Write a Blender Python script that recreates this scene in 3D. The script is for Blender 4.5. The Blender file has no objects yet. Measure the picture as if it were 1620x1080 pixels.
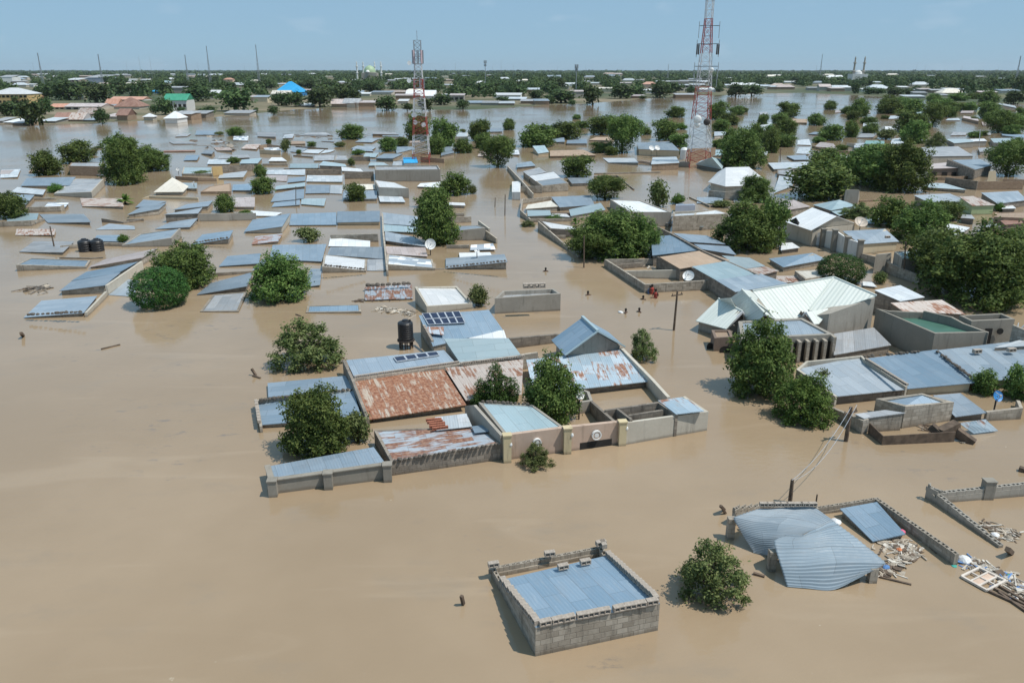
import bpy, bmesh, math, random
import numpy as np
from mathutils import Vector, Matrix
R = math.radians
SC = bpy.context.scene
COL = SC.collection
rnd = random.Random(7)

# ------------------------------------------------------------------ camera, world, sun, exposure
CAM_H = 20.0
FPX, CX, CY, HOR = 1240.0, 810.0, 540.0, 111.5
PITCH = math.atan((CY - HOR) / FPX)
cam = bpy.data.objects.new('camera', bpy.data.cameras.new('camera'))
COL.objects.link(cam)
cam.location = (0, 0, CAM_H)
cam.rotation_euler = (R(90) - PITCH, 0, 0)
cam.data.sensor_width = 36.0
cam.data.lens = 36.0 * FPX / 1620.0
cam.data.clip_start = 0.5
cam.data.clip_end = 40000
SC.camera = cam

SUN_EL, SUN_AZ = R(62), R(-18)          # azimuth from +X (picture right), towards the viewer when negative
sun_dir = Vector((math.cos(SUN_EL) * math.cos(SUN_AZ), math.cos(SUN_EL) * math.sin(SUN_AZ), math.sin(SUN_EL)))
w = bpy.data.worlds.new('World'); SC.world = w; w.use_nodes = True
wn, wl = w.node_tree.nodes, w.node_tree.links
wn.clear()
sky = wn.new('ShaderNodeTexSky'); sky.sky_type = 'NISHITA'; sky.sun_disc = False
sky.sun_elevation = SUN_EL
sky.sun_rotation = math.atan2(sun_dir.x, sun_dir.y)
sky.altitude = 0; sky.air_density = 1.0; sky.dust_density = 0.0; sky.ozone_density = 3.0
bg = wn.new('ShaderNodeBackground'); bg.inputs[1].default_value = 0.12
wo = wn.new('ShaderNodeOutputWorld')
# a few faint fair-weather puffs
tc = wn.new('ShaderNodeTexCoord'); mp = wn.new('ShaderNodeMapping'); mp.inputs['Scale'].default_value = (14, 14, 42)
nz = wn.new('ShaderNodeTexNoise'); nz.inputs['Scale'].default_value = 1.0; nz.inputs['Detail'].default_value = 5
cr = wn.new('ShaderNodeValToRGB'); cr.color_ramp.elements[0].position = 0.60; cr.color_ramp.elements[1].position = 0.95
cr.color_ramp.elements[1].color = (0.35, 0.35, 0.35, 1)
mx = wn.new('ShaderNodeMix'); mx.data_type = 'RGBA'; mx.inputs['B'].default_value = (5.5, 6.3, 7.2, 1)
wl.new(tc.outputs['Generated'], mp.inputs['Vector']); wl.new(mp.outputs[0], nz.inputs['Vector'])
wl.new(nz.outputs['Fac'], cr.inputs[0]); wl.new(cr.outputs[0], mx.inputs['Factor'])
# clear humid-season air: the sky texture deepened towards an even pale blue
tint = wn.new('ShaderNodeMix'); tint.data_type = 'RGBA'; tint.blend_type = 'MULTIPLY'; tint.inputs['Factor'].default_value = 1.0; tint.inputs['B'].default_value = (0.60, 0.78, 1.05, 1)
even = wn.new('ShaderNodeMix'); even.data_type = 'RGBA'; even.inputs['Factor'].default_value = 0.86; even.inputs['B'].default_value = (2.45, 3.95, 5.25, 1)
wl.new(sky.outputs[0], tint.inputs['A']); wl.new(tint.outputs['Result'], even.inputs['A'])
wl.new(even.outputs['Result'], mx.inputs['A']); wl.new(mx.outputs['Result'], bg.inputs[0]); wl.new(bg.outputs[0], wo.inputs[0])

sl = bpy.data.lights.new('sun', 'SUN'); sl.energy = 4.1; sl.angle = R(0.53); sl.color = (1.0, 0.955, 0.88)
so = bpy.data.objects.new('sun', sl); COL.objects.link(so); so.location = (0, 0, 60)
so.rotation_euler = sun_dir.to_track_quat('Z', 'Y').to_euler()

SC.view_settings.view_transform = 'Standard'
SC.view_settings.look = 'None'
SC.view_settings.gamma = 1.0
SC.view_settings.exposure = 0.0
SC.render.film_transparent = False
HAZE = 0.00004

# ------------------------------------------------------------------ survey: picture coordinates -> places on the ground
def depr(y): return PITCH + math.atan((y - CY) / FPX)
def at(x, y, z=0.0):
    d = (y - CY) / FPX
    vy = math.cos(PITCH) - d * math.sin(PITCH); vz = -math.sin(PITCH) - d * math.cos(PITCH)
    k = (z - CAM_H) / vz
    return Vector((k * (x - CX) / FPX, k * vy, z))
class F:
    def __init__(s, ox, oy, sc): s.ox, s.oy, s.sc = ox, oy, sc
    def __call__(s, x, y, h=0.0):
        px, py = s.ox + x / s.sc, s.oy + y / s.sc
        if h <= 0: return at(px, py, -h)              # negative: a height in metres
        Y = CAM_H / math.tan(depr(py + h / s.sc))      # positive: how far its foot shows below it
        z = CAM_H - Y * math.tan(depr(py))
        return at(px, py, z)
    def src(s, x, y): return (s.ox + x / s.sc, s.oy + y / s.sc)
    def m(s, x, y, n): return n / s.sc * (at(s.ox + x / s.sc, s.oy + y / s.sc) - Vector((0, 0, CAM_H))).dot(Vector((0, math.cos(PITCH), -math.sin(PITCH)))) / FPX
S0 = F(0, 0, 1)
T1, T2, T3, T4 = F(0, 60, 4), F(405, 60, 4), F(810, 60, 4), F(1215, 60, 4)
M1, M2, M3, M4 = F(0, 300, 4), F(405, 300, 4), F(810, 300, 4), F(1215, 300, 4)
F1, F2, F3, F4, F5 = F(380, 480, 3.375), F(740, 480, 3.375), F(1100, 460, 3.1154), F(1120, 720, 3.24), F(740, 820, 3.24)
G3, G4, G5, G6, G7, G8 = F(200, 200, 6.75), F(400, 210, 6.75), F(1215, 180, 6.75), F(1400, 150, 7.2), F(0, 100, 6.75), F(640, 500, 5.4)
W, X = F(1090, 425, 5.0625), F(1380, 440, 6.75)
def proj(p):
    v = Vector(p) - Vector((0, 0, CAM_H))
    f = v.y * math.cos(PITCH) - v.z * math.sin(PITCH); u = v.y * math.sin(PITCH) + v.z * math.cos(PITCH)
    return (CX + FPX * v.x / f, CY - FPX * u / f)

# ------------------------------------------------------------------ objects
def tag(o, label=None, cat=None, group=None, kind=None):
    if label: o['label'] = label
    if cat: o['category'] = cat
    if group: o['group'] = group
    if kind: o['kind'] = kind
    return o
AUTO = []
def empty(name, loc, rz=0.0):
    o = bpy.data.objects.new(name, None); o.empty_display_size = 0.3
    COL.objects.link(o); o.location = loc; o.rotation_euler = (0, 0, rz); return o
def auto(o, desc, px, py): AUTO.append((o, desc, px, py))

class MB:
    """collects faces of one mesh (world coordinates)"""
    def __init__(s): s.v, s.f, s.uv, s.mi, s.sm = [], [], [], [], []
    def poly(s, pts, uv=None, mi=0, smooth=False):
        b = len(s.v); s.v += [tuple(p) for p in pts]; s.f.append(list(range(b, b + len(pts))))
        s.uv.append(uv or [(0, 0)] * len(pts)); s.mi.append(mi); s.sm.append(smooth)
    def wallq(s, a, b, za, zb, bot, mi=0, u0=0.0):
        L = (Vector((b[0], b[1])) - Vector((a[0], a[1]))).length
        s.poly([(a[0], a[1], bot), (b[0], b[1], bot), (b[0], b[1], zb), (a[0], a[1], za)], [(u0, bot), (u0 + L, bot), (u0 + L, zb), (u0, za)], mi)
        return u0 + L
    def prism(s, poly, ztop, bot, mi=0, cap=True, mi_top=None):
        """vertical walls under a polygon whose vertices carry their own top heights"""
        n = len(poly); u = 0
        for i in range(n):
            j = (i + 1) % n
            u = s.wallq(poly[i], poly[j], ztop[i], ztop[j], bot, mi, u)
        if cap: s.poly([(p[0], p[1], z) for p, z in zip(poly, ztop)], [(p[0], p[1]) for p in poly], mi if mi_top is None else mi_top)
    def box(s, c, sx, sy, sz, rz=0.0, mi=0, ry=0.0, rx=0.0):
        m = Matrix.Translation(c) @ Matrix.Rotation(rz, 4, 'Z') @ Matrix.Rotation(ry, 4, 'Y') @ Matrix.Rotation(rx, 4, 'X')
        P = [m @ Vector((x * sx / 2, y * sy / 2, z * sz / 2)) for x in (-1, 1) for y in (-1, 1) for z in (-1, 1)]
        for q, (du, dv) in (((0, 4, 5, 1), (sx, sz)), ((6, 2, 3, 7), (sx, sz)), ((2, 0, 1, 3), (sy, sz)), ((4, 6, 7, 5), (sy, sz)), ((1, 5, 7, 3), (sx, sy)), ((2, 6, 4, 0), (sx, sy))):
            s.poly([P[i] for i in q], [(0, 0), (du, 0), (du, dv), (0, dv)], mi)
    def bar(s, a, b, wd, mi=0, wd2=None):
        a, b = Vector(a), Vector(b); d = (b - a)
        if d.length < 1e-6: return
        q = d.to_track_quat('Z', 'Y'); w2 = wd if wd2 is None else wd2
        A = [a + q @ Vector((x * wd / 2, y * wd / 2, 0)) for x, y in ((-1, -1), (1, -1), (1, 1), (-1, 1))]
        B = [b + q @ Vector((x * w2 / 2, y * w2 / 2, 0)) for x, y in ((-1, -1), (1, -1), (1, 1), (-1, 1))]
        for i in range(4): s.poly([A[i], A[(i + 1) % 4], B[(i + 1) % 4], B[i]], None, mi)
        s.poly(A[::-1], None, mi); s.poly(B, None, mi)
    def tube(s, pts, rad, n=8, mi=0):
        pts = [Vector(p) for p in pts]; rings = []
        for i, p in enumerate(pts):
            d = (pts[min(i + 1, len(pts) - 1)] - pts[max(i - 1, 0)]).normalized(); q = d.to_track_quat('Z', 'Y')
            r = rad[i] if isinstance(rad, (list, tuple)) else rad
            rings.append([p + q @ Vector((r * math.cos(k * 2 * math.pi / n), r * math.sin(k * 2 * math.pi / n), 0)) for k in range(n)])
        for a, b in zip(rings, rings[1:]):
            for k in range(n): s.poly([a[k], a[(k + 1) % n], b[(k + 1) % n], b[k]], None, mi, True)
        s.poly(rings[0][::-1], None, mi); s.poly(rings[-1], None, mi)
    def lathe(s, c, prof, n=20, mi=0, m=None):
        m = m or Matrix.Identity(3); c = Vector(c)
        rg = [[c + m @ Vector((r * math.cos(k * 2 * math.pi / n), r * math.sin(k * 2 * math.pi / n), z)) for k in range(n)] for r, z in prof]
        for a, b in zip(rg, rg[1:]):
            for k in range(n): s.poly([a[k], a[(k + 1) % n], b[(k + 1) % n], b[k]], None, mi, True)
    def build(s, name, mats, parent=None, merge=False):
        me = bpy.data.meshes.new(name)
        off = Vector(parent.matrix_basis.translation) if parent is not None else Vector((0, 0, 0))
        if parent is not None and parent.parent is not None: off = off + Vector(parent.parent.matrix_basis.translation)
        me.from_pydata([tuple(Vector(p) - off) for p in s.v], [], s.f)
        uvl = me.uv_layers.new(name='UVMap')
        flat = [c for u in s.uv for q in u for c in q]
        uvl.data.foreach_set('uv', flat)
        for m_ in (mats if isinstance(mats, (list, tuple)) else [mats]): me.materials.append(m_)
        me.polygons.foreach_set('material_index', s.mi); me.polygons.foreach_set('use_smooth', s.sm)
        if merge:
            b = bmesh.new(); b.from_mesh(me); bmesh.ops.remove_doubles(b, verts=b.verts, dist=1e-4)
            bmesh.ops.recalc_face_normals(b, faces=b.faces); b.to_mesh(me); b.free()
        me.update()
        o = bpy.data.objects.new(name, me); COL.objects.link(o)
        if parent is not None: o.parent = parent
        return o

# ------------------------------------------------------------------ materials
class NT:
    def __init__(s, name):
        s.m = bpy.data.materials.new(name); s.m.use_nodes = True; s.t = s.m.node_tree; s.t.nodes.clear()
        s.out = s.n('OutputMaterial')
    def n(s, kind, **kw):
        x = s.t.nodes.new('ShaderNode' + kind)
        for k, v in kw.items():
            if k in x.inputs: s.put(x.inputs[k], v)
            else: setattr(x, k, v)
        return x
    def put(s, sock, v):
        if hasattr(v, 'is_output') or isinstance(v, bpy.types.NodeSocket): s.t.links.new(v, sock)
        elif isinstance(v, bpy.types.Node): s.t.links.new(v.outputs[0], sock)
        else: sock.default_value = v
    def math(s, op, a, b=0.0, c=0.0):
        x = s.t.nodes.new('ShaderNodeMath'); x.operation = op
        for i, v in enumerate((a, b, c)): s.put(x.inputs[i], v)
        return x.outputs[0]
    def mix(s, f, a, b, blend='MIX'):
        x = s.t.nodes.new('ShaderNodeMix'); x.data_type = 'RGBA'; x.blend_type = blend
        s.put(x.inputs['Factor'], f); s.put(x.inputs['A'], a); s.put(x.inputs['B'], b); return x.outputs['Result']
    def noise(s, vec, scale, detail=3.0, rough=0.55):
        x = s.n('TexNoise', Scale=scale, Detail=detail, Roughness=rough); s.put(x.inputs['Vector'], vec); return x.outputs['Fac']
    def ss(s, v, lo, hi):
        x = s.t.nodes.new('ShaderNodeMapRange'); x.interpolation_type = 'SMOOTHSTEP'
        s.put(x.inputs[0], v); x.inputs[1].default_value = lo; x.inputs[2].default_value = hi; return x.outputs[0]
    def vmul(s, v, k):
        x = s.t.nodes.new('ShaderNodeVectorMath'); x.operation = 'MULTIPLY'; s.put(x.inputs[0], v); x.inputs[1].default_value = k; return x.outputs[0]
    def fin(s, bsdf): s.t.links.new(bsdf.outputs[0], s.out.inputs[0]); return s.m
def c4(c): return (c[0], c[1], c[2], 1.0)
def flat(name, c, rough=0.7, metal=0.0, var=0.12, scale=3.0):
    t = NT(name); tc = t.n('TexCoord'); n = t.noise(tc.outputs['Object'], scale, 4)
    col = t.mix(t.ss(n, 0.3, 0.7), c4([k * (1 - var) for k in c]), c4([min(1, k * (1 + var)) for k in c]))
    return t.fin(t.n('BsdfPrincipled', **{'Base Color': col, 'Roughness': rough, 'Metallic': metal}))
def roof_mat(name, a, b, rust=0.0, rough=0.45, metal=0.12, dirt=0.25, sheet=(2.3, 0.8), white=0.0, per=0.15, bump=0.22, satv=0.42):
    """corrugated sheets laid in rows: seams, sheet to sheet tint, rust streaks running down the slope"""
    t = NT(name); uvn = t.n('UVMap', uv_map='UVMap'); oi = t.n('ObjectInfo')
    off = t.n('CombineXYZ'); t.put(off.inputs[0], t.math('MULTIPLY', oi.outputs['Random'], 61.0)); t.put(off.inputs[1], t.math('MULTIPLY', oi.outputs['Random'], 37.0))
    va = t.t.nodes.new('ShaderNodeVectorMath'); va.operation = 'ADD'; t.put(va.inputs[0], uvn.outputs[0]); t.put(va.inputs[1], off.outputs[0])
    sp = t.n('SeparateXYZ'); t.put(sp.inputs[0], va.outputs[0]); u, v = sp.outputs[0], sp.outputs[1]
    sw = t.n('CombineXYZ'); t.put(sw.inputs[0], v); t.put(sw.inputs[1], u)
    br = t.n('TexBrick', Scale=1.0); br.inputs['Brick Width'].default_value = sheet[0]; br.inputs['Row Height'].default_value = sheet[1]
    br.inputs['Mortar Size'].default_value = 0.012; br.inputs['Color1'].default_value = (0, 0, 0, 1); br.inputs['Color2'].default_value = (1, 1, 1, 1); br.inputs['Mortar'].default_value = (0.3, 0.3, 0.3, 1)
    br.offset = 0.37; t.put(br.inputs['Vector'], sw.outputs[0])
    rb = t.math('MULTIPLY', br.outputs['Color'], 1.0)
    n1 = t.noise(va.outputs[0], 0.55, 4); n2 = t.noise(va.outputs[0], 5.0, 4)
    f = t.math('ADD', t.math('MULTIPLY', rb, 0.55), t.math('MULTIPLY', n1, 0.5))
    col = t.mix(t.ss(f, 0.15, 0.85), c4(a), c4(b))
    if white > 0:
        col = t.mix(t.ss(t.math('ADD', rb, t.math('MULTIPLY', n1, 0.35)), 1.12 - white, 1.16 - white), col, (0.82, 0.83, 0.84, 1))
    stretch = t.vmul(va.outputs[0], (3.2, 0.45, 1)); st = t.noise(stretch, 1.6, 5, 0.65)
    lt = t.noise(t.vmul(va.outputs[0], (6.0, 0.35, 1)), 1.3, 4, 0.7); col = t.mix(t.math('MULTIPLY', t.ss(lt, 0.55, 0.75), 0.30), col, (0.62, 0.65, 0.67, 1))      # scoured bright streaks
    # dust and grime in patches and streaks
    gr = t.ss(t.math('ADD', t.math('MULTIPLY', st, 0.6), t.math('MULTIPLY', n1, 0.4)), 0.45, 0.7)
    col = t.mix(t.math('MULTIPLY', gr, dirt), col, (0.30, 0.25, 0.20, 1))
    if rust > 0:
        rn = t.math('ADD', t.math('MULTIPLY', rb, 0.16), t.math('ADD', t.math('MULTIPLY', st, 0.72), t.math('MULTIPLY', n1, 0.32)))
        k = t.ss(rn, 0.80 - 0.46 * rust, 0.92 - 0.46 * rust)
        rc = t.mix(t.ss(n2, 0.35, 0.68), (0.20, 0.085, 0.052, 1), (0.34, 0.20, 0.135, 1))
        col = t.mix(k, col, rc)
    col = t.mix(t.math('MULTIPLY', br.outputs['Fac'], 0.45), col, (0.08, 0.075, 0.07, 1))
    hv = t.n('HueSaturation', Hue=0.5); t.put(hv.inputs['Saturation'], t.math('MULTIPLY_ADD', t.math('FRACT', t.math('MULTIPLY', oi.outputs['Random'], 7.31)), satv, 1.12 - satv)); t.put(hv.inputs['Value'], t.math('MULTIPLY_ADD', oi.outputs['Random'], 0.36, 0.84)); t.put(hv.inputs['Color'], col)
    sn = t.math('SINE', t.math('MULTIPLY', u, 2 * math.pi / per))
    dents = t.math('MULTIPLY_ADD', t.noise(va.outputs[0], 0.9, 2), 0.8, sn)
    bp = t.n('Bump', Strength=bump, Distance=0.02); t.put(bp.inputs['Height'], dents)
    rr = t.math('MULTIPLY_ADD', n2, 0.25, rough - 0.08)
    return t.fin(t.n('BsdfPrincipled', **{'Base Color': hv.outputs[0], 'Roughness': rr, 'Metallic': metal, 'Normal': bp.outputs[0]}))
def wall_mat(name, a, b, block=(0.46, 0.24), mort=0.42, stain=0.55, bump=0.7):
    t = NT(name); uvn = t.n('UVMap', uv_map='UVMap'); oi = t.n('ObjectInfo'); geo = t.n('NewGeometry'); tc = geo.outputs['Position']
    br = t.n('TexBrick', Scale=1.0); br.inputs['Brick Width'].default_value = block[0]; br.inputs['Row Height'].default_value = block[1]
    br.inputs['Mortar Size'].default_value = 0.018; br.inputs['Mortar Smooth'].default_value = 0.6; br.inputs['Color1'].default_value = (0, 0, 0, 1); br.inputs['Color2'].default_value = (1, 1, 1, 1); br.inputs['Mortar'].default_value = (0.5, 0.5, 0.5, 1)
    wv = t.t.nodes.new('ShaderNodeVectorMath'); wv.operation = 'MULTIPLY_ADD'; nn_ = t.n('TexNoise', Scale=1.7, Detail=3.0); t.put(nn_.inputs['Vector'], tc); t.put(wv.inputs[0], nn_.outputs['Color']); wv.inputs[1].default_value = (.10, .07, 0); t.put(wv.inputs[2], uvn.outputs[0]); t.put(br.inputs['Vector'], wv.outputs[0])
    n1 = t.noise(tc, 0.7, 4); n2 = t.noise(tc, 6.0, 5)
    f = t.math('ADD', t.math('MULTIPLY', br.outputs['Color'], 0.35), t.math('ADD', t.math('MULTIPLY', n1, 0.45), t.math('MULTIPLY', n2, 0.3)))
    col = t.mix(t.ss(f, 0.3, 0.8), c4(a), c4(b))
    col = t.mix(t.math('MULTIPLY', br.outputs['Fac'], mort), col, (0.10, 0.09, 0.075, 1))
    st = t.noise(t.vmul(tc, (2.6, 2.6, 0.35)), 1.2, 5, 0.65)          # rain streaks and black algae
    col = t.mix(t.math('MULTIPLY', t.ss(st, 0.52, 0.72), stain), col, (0.07, 0.062, 0.05, 1))
    sp = t.n('SeparateXYZ'); t.put(sp.inputs[0], tc)                     # soaked band just over the water
    wet = t.math('SUBTRACT', 1.0, t.ss(t.math('ADD', sp.outputs[2], t.math('MULTIPLY', n1, 0.22)), 0.14, 0.34))
    col = t.mix(t.math('MULTIPLY', wet, 0.55), col, (0.13, 0.095, 0.06, 1))
    hv = t.n('HueSaturation'); t.put(hv.inputs['Value'], t.math('MULTIPLY_ADD', oi.outputs['Random'], 0.22, 0.89)); t.put(hv.inputs['Color'], col)
    hgt = t.math('ADD', t.math('MULTIPLY', br.outputs['Fac'], -0.8), t.math('MULTIPLY', n2, 0.7))
    bp = t.n('Bump', Strength=bump, Distance=0.02); t.put(bp.inputs['Height'], hgt)
    return t.fin(t.n('BsdfPrincipled', **{'Base Color': hv.outputs[0], 'Roughness': 0.88, 'Normal': bp.outputs[0]}))

MAT = {
 'zinc': roof_mat('zinc_sheet', (0.200, 0.260, 0.315), (0.285, 0.345, 0.395), rust=0.0, dirt=0.22),
 'blue': roof_mat('blue_zinc_sheet', (0.178, 0.255, 0.328), (0.228, 0.305, 0.378), rust=0.0, dirt=0.15),
 'pale': roof_mat('pale_zinc_sheet', (0.40, 0.46, 0.50), (0.56, 0.60, 0.63), rust=0.0, dirt=0.35),
 'grey': roof_mat('weathered_sheet', (0.27, 0.285, 0.30), (0.40, 0.41, 0.42), rust=0.12, dirt=0.5),
 'pink': roof_mat('dusty_pink_sheet', (0.42, 0.36, 0.34), (0.54, 0.47, 0.45), rust=0.22, dirt=0.45, satv=0.12),
 'white': roof_mat('white_sheet', (0.62, 0.64, 0.65), (0.72, 0.73, 0.73), metal=0.0, rough=0.4, dirt=0.12),
 'mint': roof_mat('white_green_sheet', (0.59, 0.635, 0.585), (0.65, 0.685, 0.64), metal=0.0, rough=0.5, dirt=0.12, sheet=(9.0, 0.9), per=0.30, bump=0.4, satv=0.12),
 'aqua': roof_mat('pale_aqua_sheet', (0.31, 0.41, 0.445), (0.37, 0.465, 0.495), dirt=0.12, metal=0.2),
 'cream': roof_mat('cream_sheet', (0.62, 0.58, 0.50), (0.70, 0.66, 0.58), metal=0.0, dirt=0.12, rough=0.6, satv=0.12),
 'rust': roof_mat('rusty_sheet', (0.40, 0.34, 0.28), (0.46, 0.42, 0.36), rust=0.76, metal=0.05, rough=0.62, dirt=0.3, sheet=(1.1, .55), satv=0.12),
 'rustpale': roof_mat('pale_rusty_sheet', (0.46, 0.40, 0.36), (0.54, 0.49, 0.45), rust=0.48, metal=0.05, rough=0.6, dirt=0.4, sheet=(1.3, .6), satv=0.12),
 'mix': roof_mat('patched_sheet', (0.26, 0.34, 0.40), (0.42, 0.49, 0.54), rust=0.40, metal=0.1, rough=0.5, dirt=0.35, sheet=(1.4, .75), satv=0.12),
 'patch': roof_mat('rust_and_tin_sheet', (0.36, 0.41, 0.46), (0.46, 0.50, 0.54), rust=0.60, metal=0.1, rough=0.55, dirt=0.3, sheet=(1.2, .55), satv=0.12),
 'wpatch': roof_mat('part_white_sheet', (0.30, 0.36, 0.42), (0.42, 0.46, 0.50), rust=0.1, white=0.35, dirt=0.3),
 'brownroof': roof_mat('brown_sheet', (0.34, 0.25, 0.18), (0.40, 0.30, 0.22), rust=0.1, metal=0.0, rough=0.7, dirt=0.3, satv=0.12),
 'orange': roof_mat('orange_sheet', (0.45, 0.235, 0.165), (0.52, 0.30, 0.225), metal=0.0, rough=0.6, dirt=0.3, satv=0.12),
 'maroon': roof_mat('maroon_sheet', (0.22, 0.12, 0.09), (0.29, 0.17, 0.13), metal=0.0, rough=0.7, dirt=0.2, satv=0.12),
 'greenr': roof_mat('green_sheet', (0.03, 0.24, 0.14), (0.05, 0.30, 0.18), metal=0.0, dirt=0.1, satv=0.12),
 'brightblue': roof_mat('bright_blue_sheet', (0.03, 0.33, 0.66), (0.05, 0.40, 0.74), metal=0.0, dirt=0.05, sheet=(9, 1), satv=0.12),
 'teal': roof_mat('teal_sheet', (0.20, 0.38, 0.36), (0.26, 0.44, 0.42), metal=0.0, dirt=0.2, satv=0.12),
 'block': wall_mat('sandcrete_block', (0.29, 0.25, 0.20), (0.46, 0.41, 0.34)),
 'dark': wall_mat('stained_block', (0.17, 0.145, 0.12), (0.29, 0.25, 0.205), stain=0.7),
 'plaster': wall_mat('grey_plaster', (0.30, 0.275, 0.235), (0.42, 0.385, 0.335), block=(9, 9), mort=0.0, stain=0.35, bump=0.2),
 'palewall': wall_mat('pale_plaster', (0.46, 0.42, 0.35), (0.58, 0.54, 0.46), block=(9, 9), mort=0.0, stain=0.3, bump=0.2),
 'creamwall': wall_mat('cream_plaster', (0.52, 0.44, 0.31), (0.62, 0.53, 0.38), block=(9, 9), mort=0.0, stain=0.25, bump=0.2),
 'yellow': wall_mat('ochre_plaster', (0.50, 0.34, 0.15), (0.60, 0.43, 0.21), block=(9, 9), mort=0.0, stain=0.15, bump=0.15),
 'pinkwall': wall_mat('pink_plaster', (0.50, 0.37, 0.285), (0.58, 0.44, 0.35), block=(9, 9), mort=0.0, stain=0.3, bump=0.2),
 'ochre': wall_mat('yellow_pilaster', (0.52, 0.43, 0.26), (0.60, 0.50, 0.33), block=(9, 9), mort=0.0, stain=0.4, bump=0.2),
 'mud': wall_mat('mud_brick', (0.26, 0.175, 0.115), (0.36, 0.26, 0.18), block=(0.4, 0.15), mort=0.15, stain=0.4),
 'brownwall': wall_mat('brown_plaster', (0.20, 0.145, 0.115), (0.28, 0.21, 0.165), block=(9, 9), mort=0.0, stain=0.3, bump=0.2),
 'greenwall': wall_mat('light_green_plaster', (0.36, 0.44, 0.24), (0.46, 0.54, 0.32), block=(9, 9), mort=0.0, stain=0.25, bump=0.2),
 'bluewall': wall_mat('blue_plaster', (0.03, 0.22, 0.50), (0.05, 0.27, 0.56), block=(9, 9), mort=0.0, stain=0.1, bump=0.1),
 'whitewall': wall_mat('white_plaster', (0.62, 0.62, 0.60), (0.74, 0.74, 0.72), block=(9, 9), mort=0.0, stain=0.25, bump=0.1),
 'bluegrey': wall_mat('blue_grey_plaster', (0.34, 0.38, 0.46), (0.42, 0.46, 0.54), block=(9, 9), mort=0.0, stain=0.2, bump=0.1),
 'concrete': wall_mat('bare_concrete', (0.23, 0.21, 0.175), (0.33, 0.30, 0.255), block=(9, 9), mort=0.0, stain=0.3, bump=0.3),
 'opening': flat('dark_opening', (0.02, 0.018, 0.016), 0.9),
 'wood': flat('weathered_wood', (0.12, 0.085, 0.06), 0.9, var=0.3),
 'bark': flat('bark', (0.10, 0.075, 0.055), 0.95, var=0.3, scale=8),
 'iron': flat('dark_iron', (0.06, 0.05, 0.045), 0.7, 0.3),
 'tankblack': flat('black_plastic', (0.018, 0.019, 0.022), 0.42),
 'dishwhite': flat('white_enamel', (0.72, 0.72, 0.70), 0.5, var=0.06),
 'dishtan': flat('tan_enamel', (0.52, 0.44, 0.36), 0.5, var=0.08),
 'dishblue': flat('blue_enamel', (0.05, 0.25, 0.55), 0.5),
 'redpaint': flat('red_paint', (0.34, 0.055, 0.042), 0.6, var=0.3),
 'whitepaint': flat('white_paint', (0.54, 0.54, 0.55), 0.6, var=0.12),
 'greysteel': flat('galvanised_steel', (0.34, 0.36, 0.38), 0.5, 0.5),
 'solar': flat('solar_cell', (0.015, 0.02, 0.05), 0.12, var=0.25),
 'alu': flat('aluminium', (0.62, 0.63, 0.65), 0.4, 0.5),
 'looseblock': flat('loose_block', (0.36, 0.31, 0.26), 0.95, var=0.22, scale=9),
 'stone': flat('dark_stone', (0.10, 0.085, 0.07), 0.95, var=0.35, scale=9),
 'brick': flat('red_brick', (0.33, 0.12, 0.07), 0.9, var=0.3, scale=9),
 'pinkcloth': flat('pink_cloth', (0.62, 0.12, 0.20), 0.8), 'orangecloth': flat('orange_cloth', (0.60, 0.20, 0.08), 0.8),
 'whitecloth': flat('white_cloth', (0.68, 0.68, 0.68), 0.8), 'tealcloth': flat('teal_cloth', (0.05, 0.36, 0.30), 0.8), 'bluecloth': flat('blue_cloth', (0.10, 0.22, 0.45), 0.8),
 'litter': flat('soaked_litter', (0.33, 0.28, 0.22), 0.9, var=0.6, scale=2.2),
 'peach': flat('peach_paint', (0.60, 0.45, 0.35), 0.7),
 'skin': flat('dark_skin', (0.075, 0.04, 0.026), 0.55), 'hair': flat('black_hair', (0.012, 0.01, 0.01), 0.9),
 'redcloth': flat('red_cloth', (0.35, 0.05, 0.035), 0.85), 'greenslab': flat('green_pool', (0.055, 0.135, 0.10), 0.5, var=0.15, scale=0.6),
 'rag': flat('beige_rag', (0.50, 0.46, 0.40), 0.9, var=0.3), 'greendome': flat('green_dome', (0.34, 0.46, 0.28), 0.5),
}
# ------------------------------------------------------------------ ground, flood water
SHORE = [(-500, 200), (-150, 198), (0, 196), (140, 195), (230, 190), (300, 189), (360, 183), (430, 178), (480, 173), (590, 170), (650, 172), (720, 176), (800, 170), (900, 165), (1000, 160),
         (1080, 152), (1160, 150), (1250, 147), (1350, 150), (1450, 158), (1560, 163), (1700, 172), (2100, 178)]
def shore_y(px):
    for (a, ya), (b, yb) in zip(SHORE, SHORE[1:]):
        if a <= px <= b: return ya + (yb - ya) * (px - a) / (b - a)
    return SHORE[0][1] if px < 0 else SHORE[-1][1]
t = NT('soil'); tcn = t.n('TexCoord'); n_ = t.noise(tcn.outputs['Object'], 0.02, 6); n2_ = t.noise(tcn.outputs['Object'], 0.004, 4)
col_ = t.mix(t.ss(n_, 0.35, 0.65), (0.10, 0.10, 0.045, 1), (0.24, 0.19, 0.125, 1)); col_ = t.mix(t.ss(n2_, 0.45, 0.6), col_, (0.055, 0.075, 0.03, 1))
SOIL = t.fin(t.n('BsdfPrincipled', **{'Base Color': col_, 'Roughness': 0.95}))
g = MB()
cols = []
for i in range(61):
    px = -900 + i * (3420 / 60)
    jit = rnd.uniform(-1.2, 1.2)
    p = at(px, shore_y(px) + jit); d = Vector((p.x, p.y, 0)); L = d.length; d.normalize()
    cols.append([(0.5 * d.x, 0.5 * d.y, -3.0)] + [(d.x * q, d.y * q, z) for q, z in ((L * 0.5, -3.0), (L - 25, -2.0), (L, 0.02), (L + 25, 0.35), (L + 200, 0.5), (3000, 0.6), (13000, 0.6))])
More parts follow.
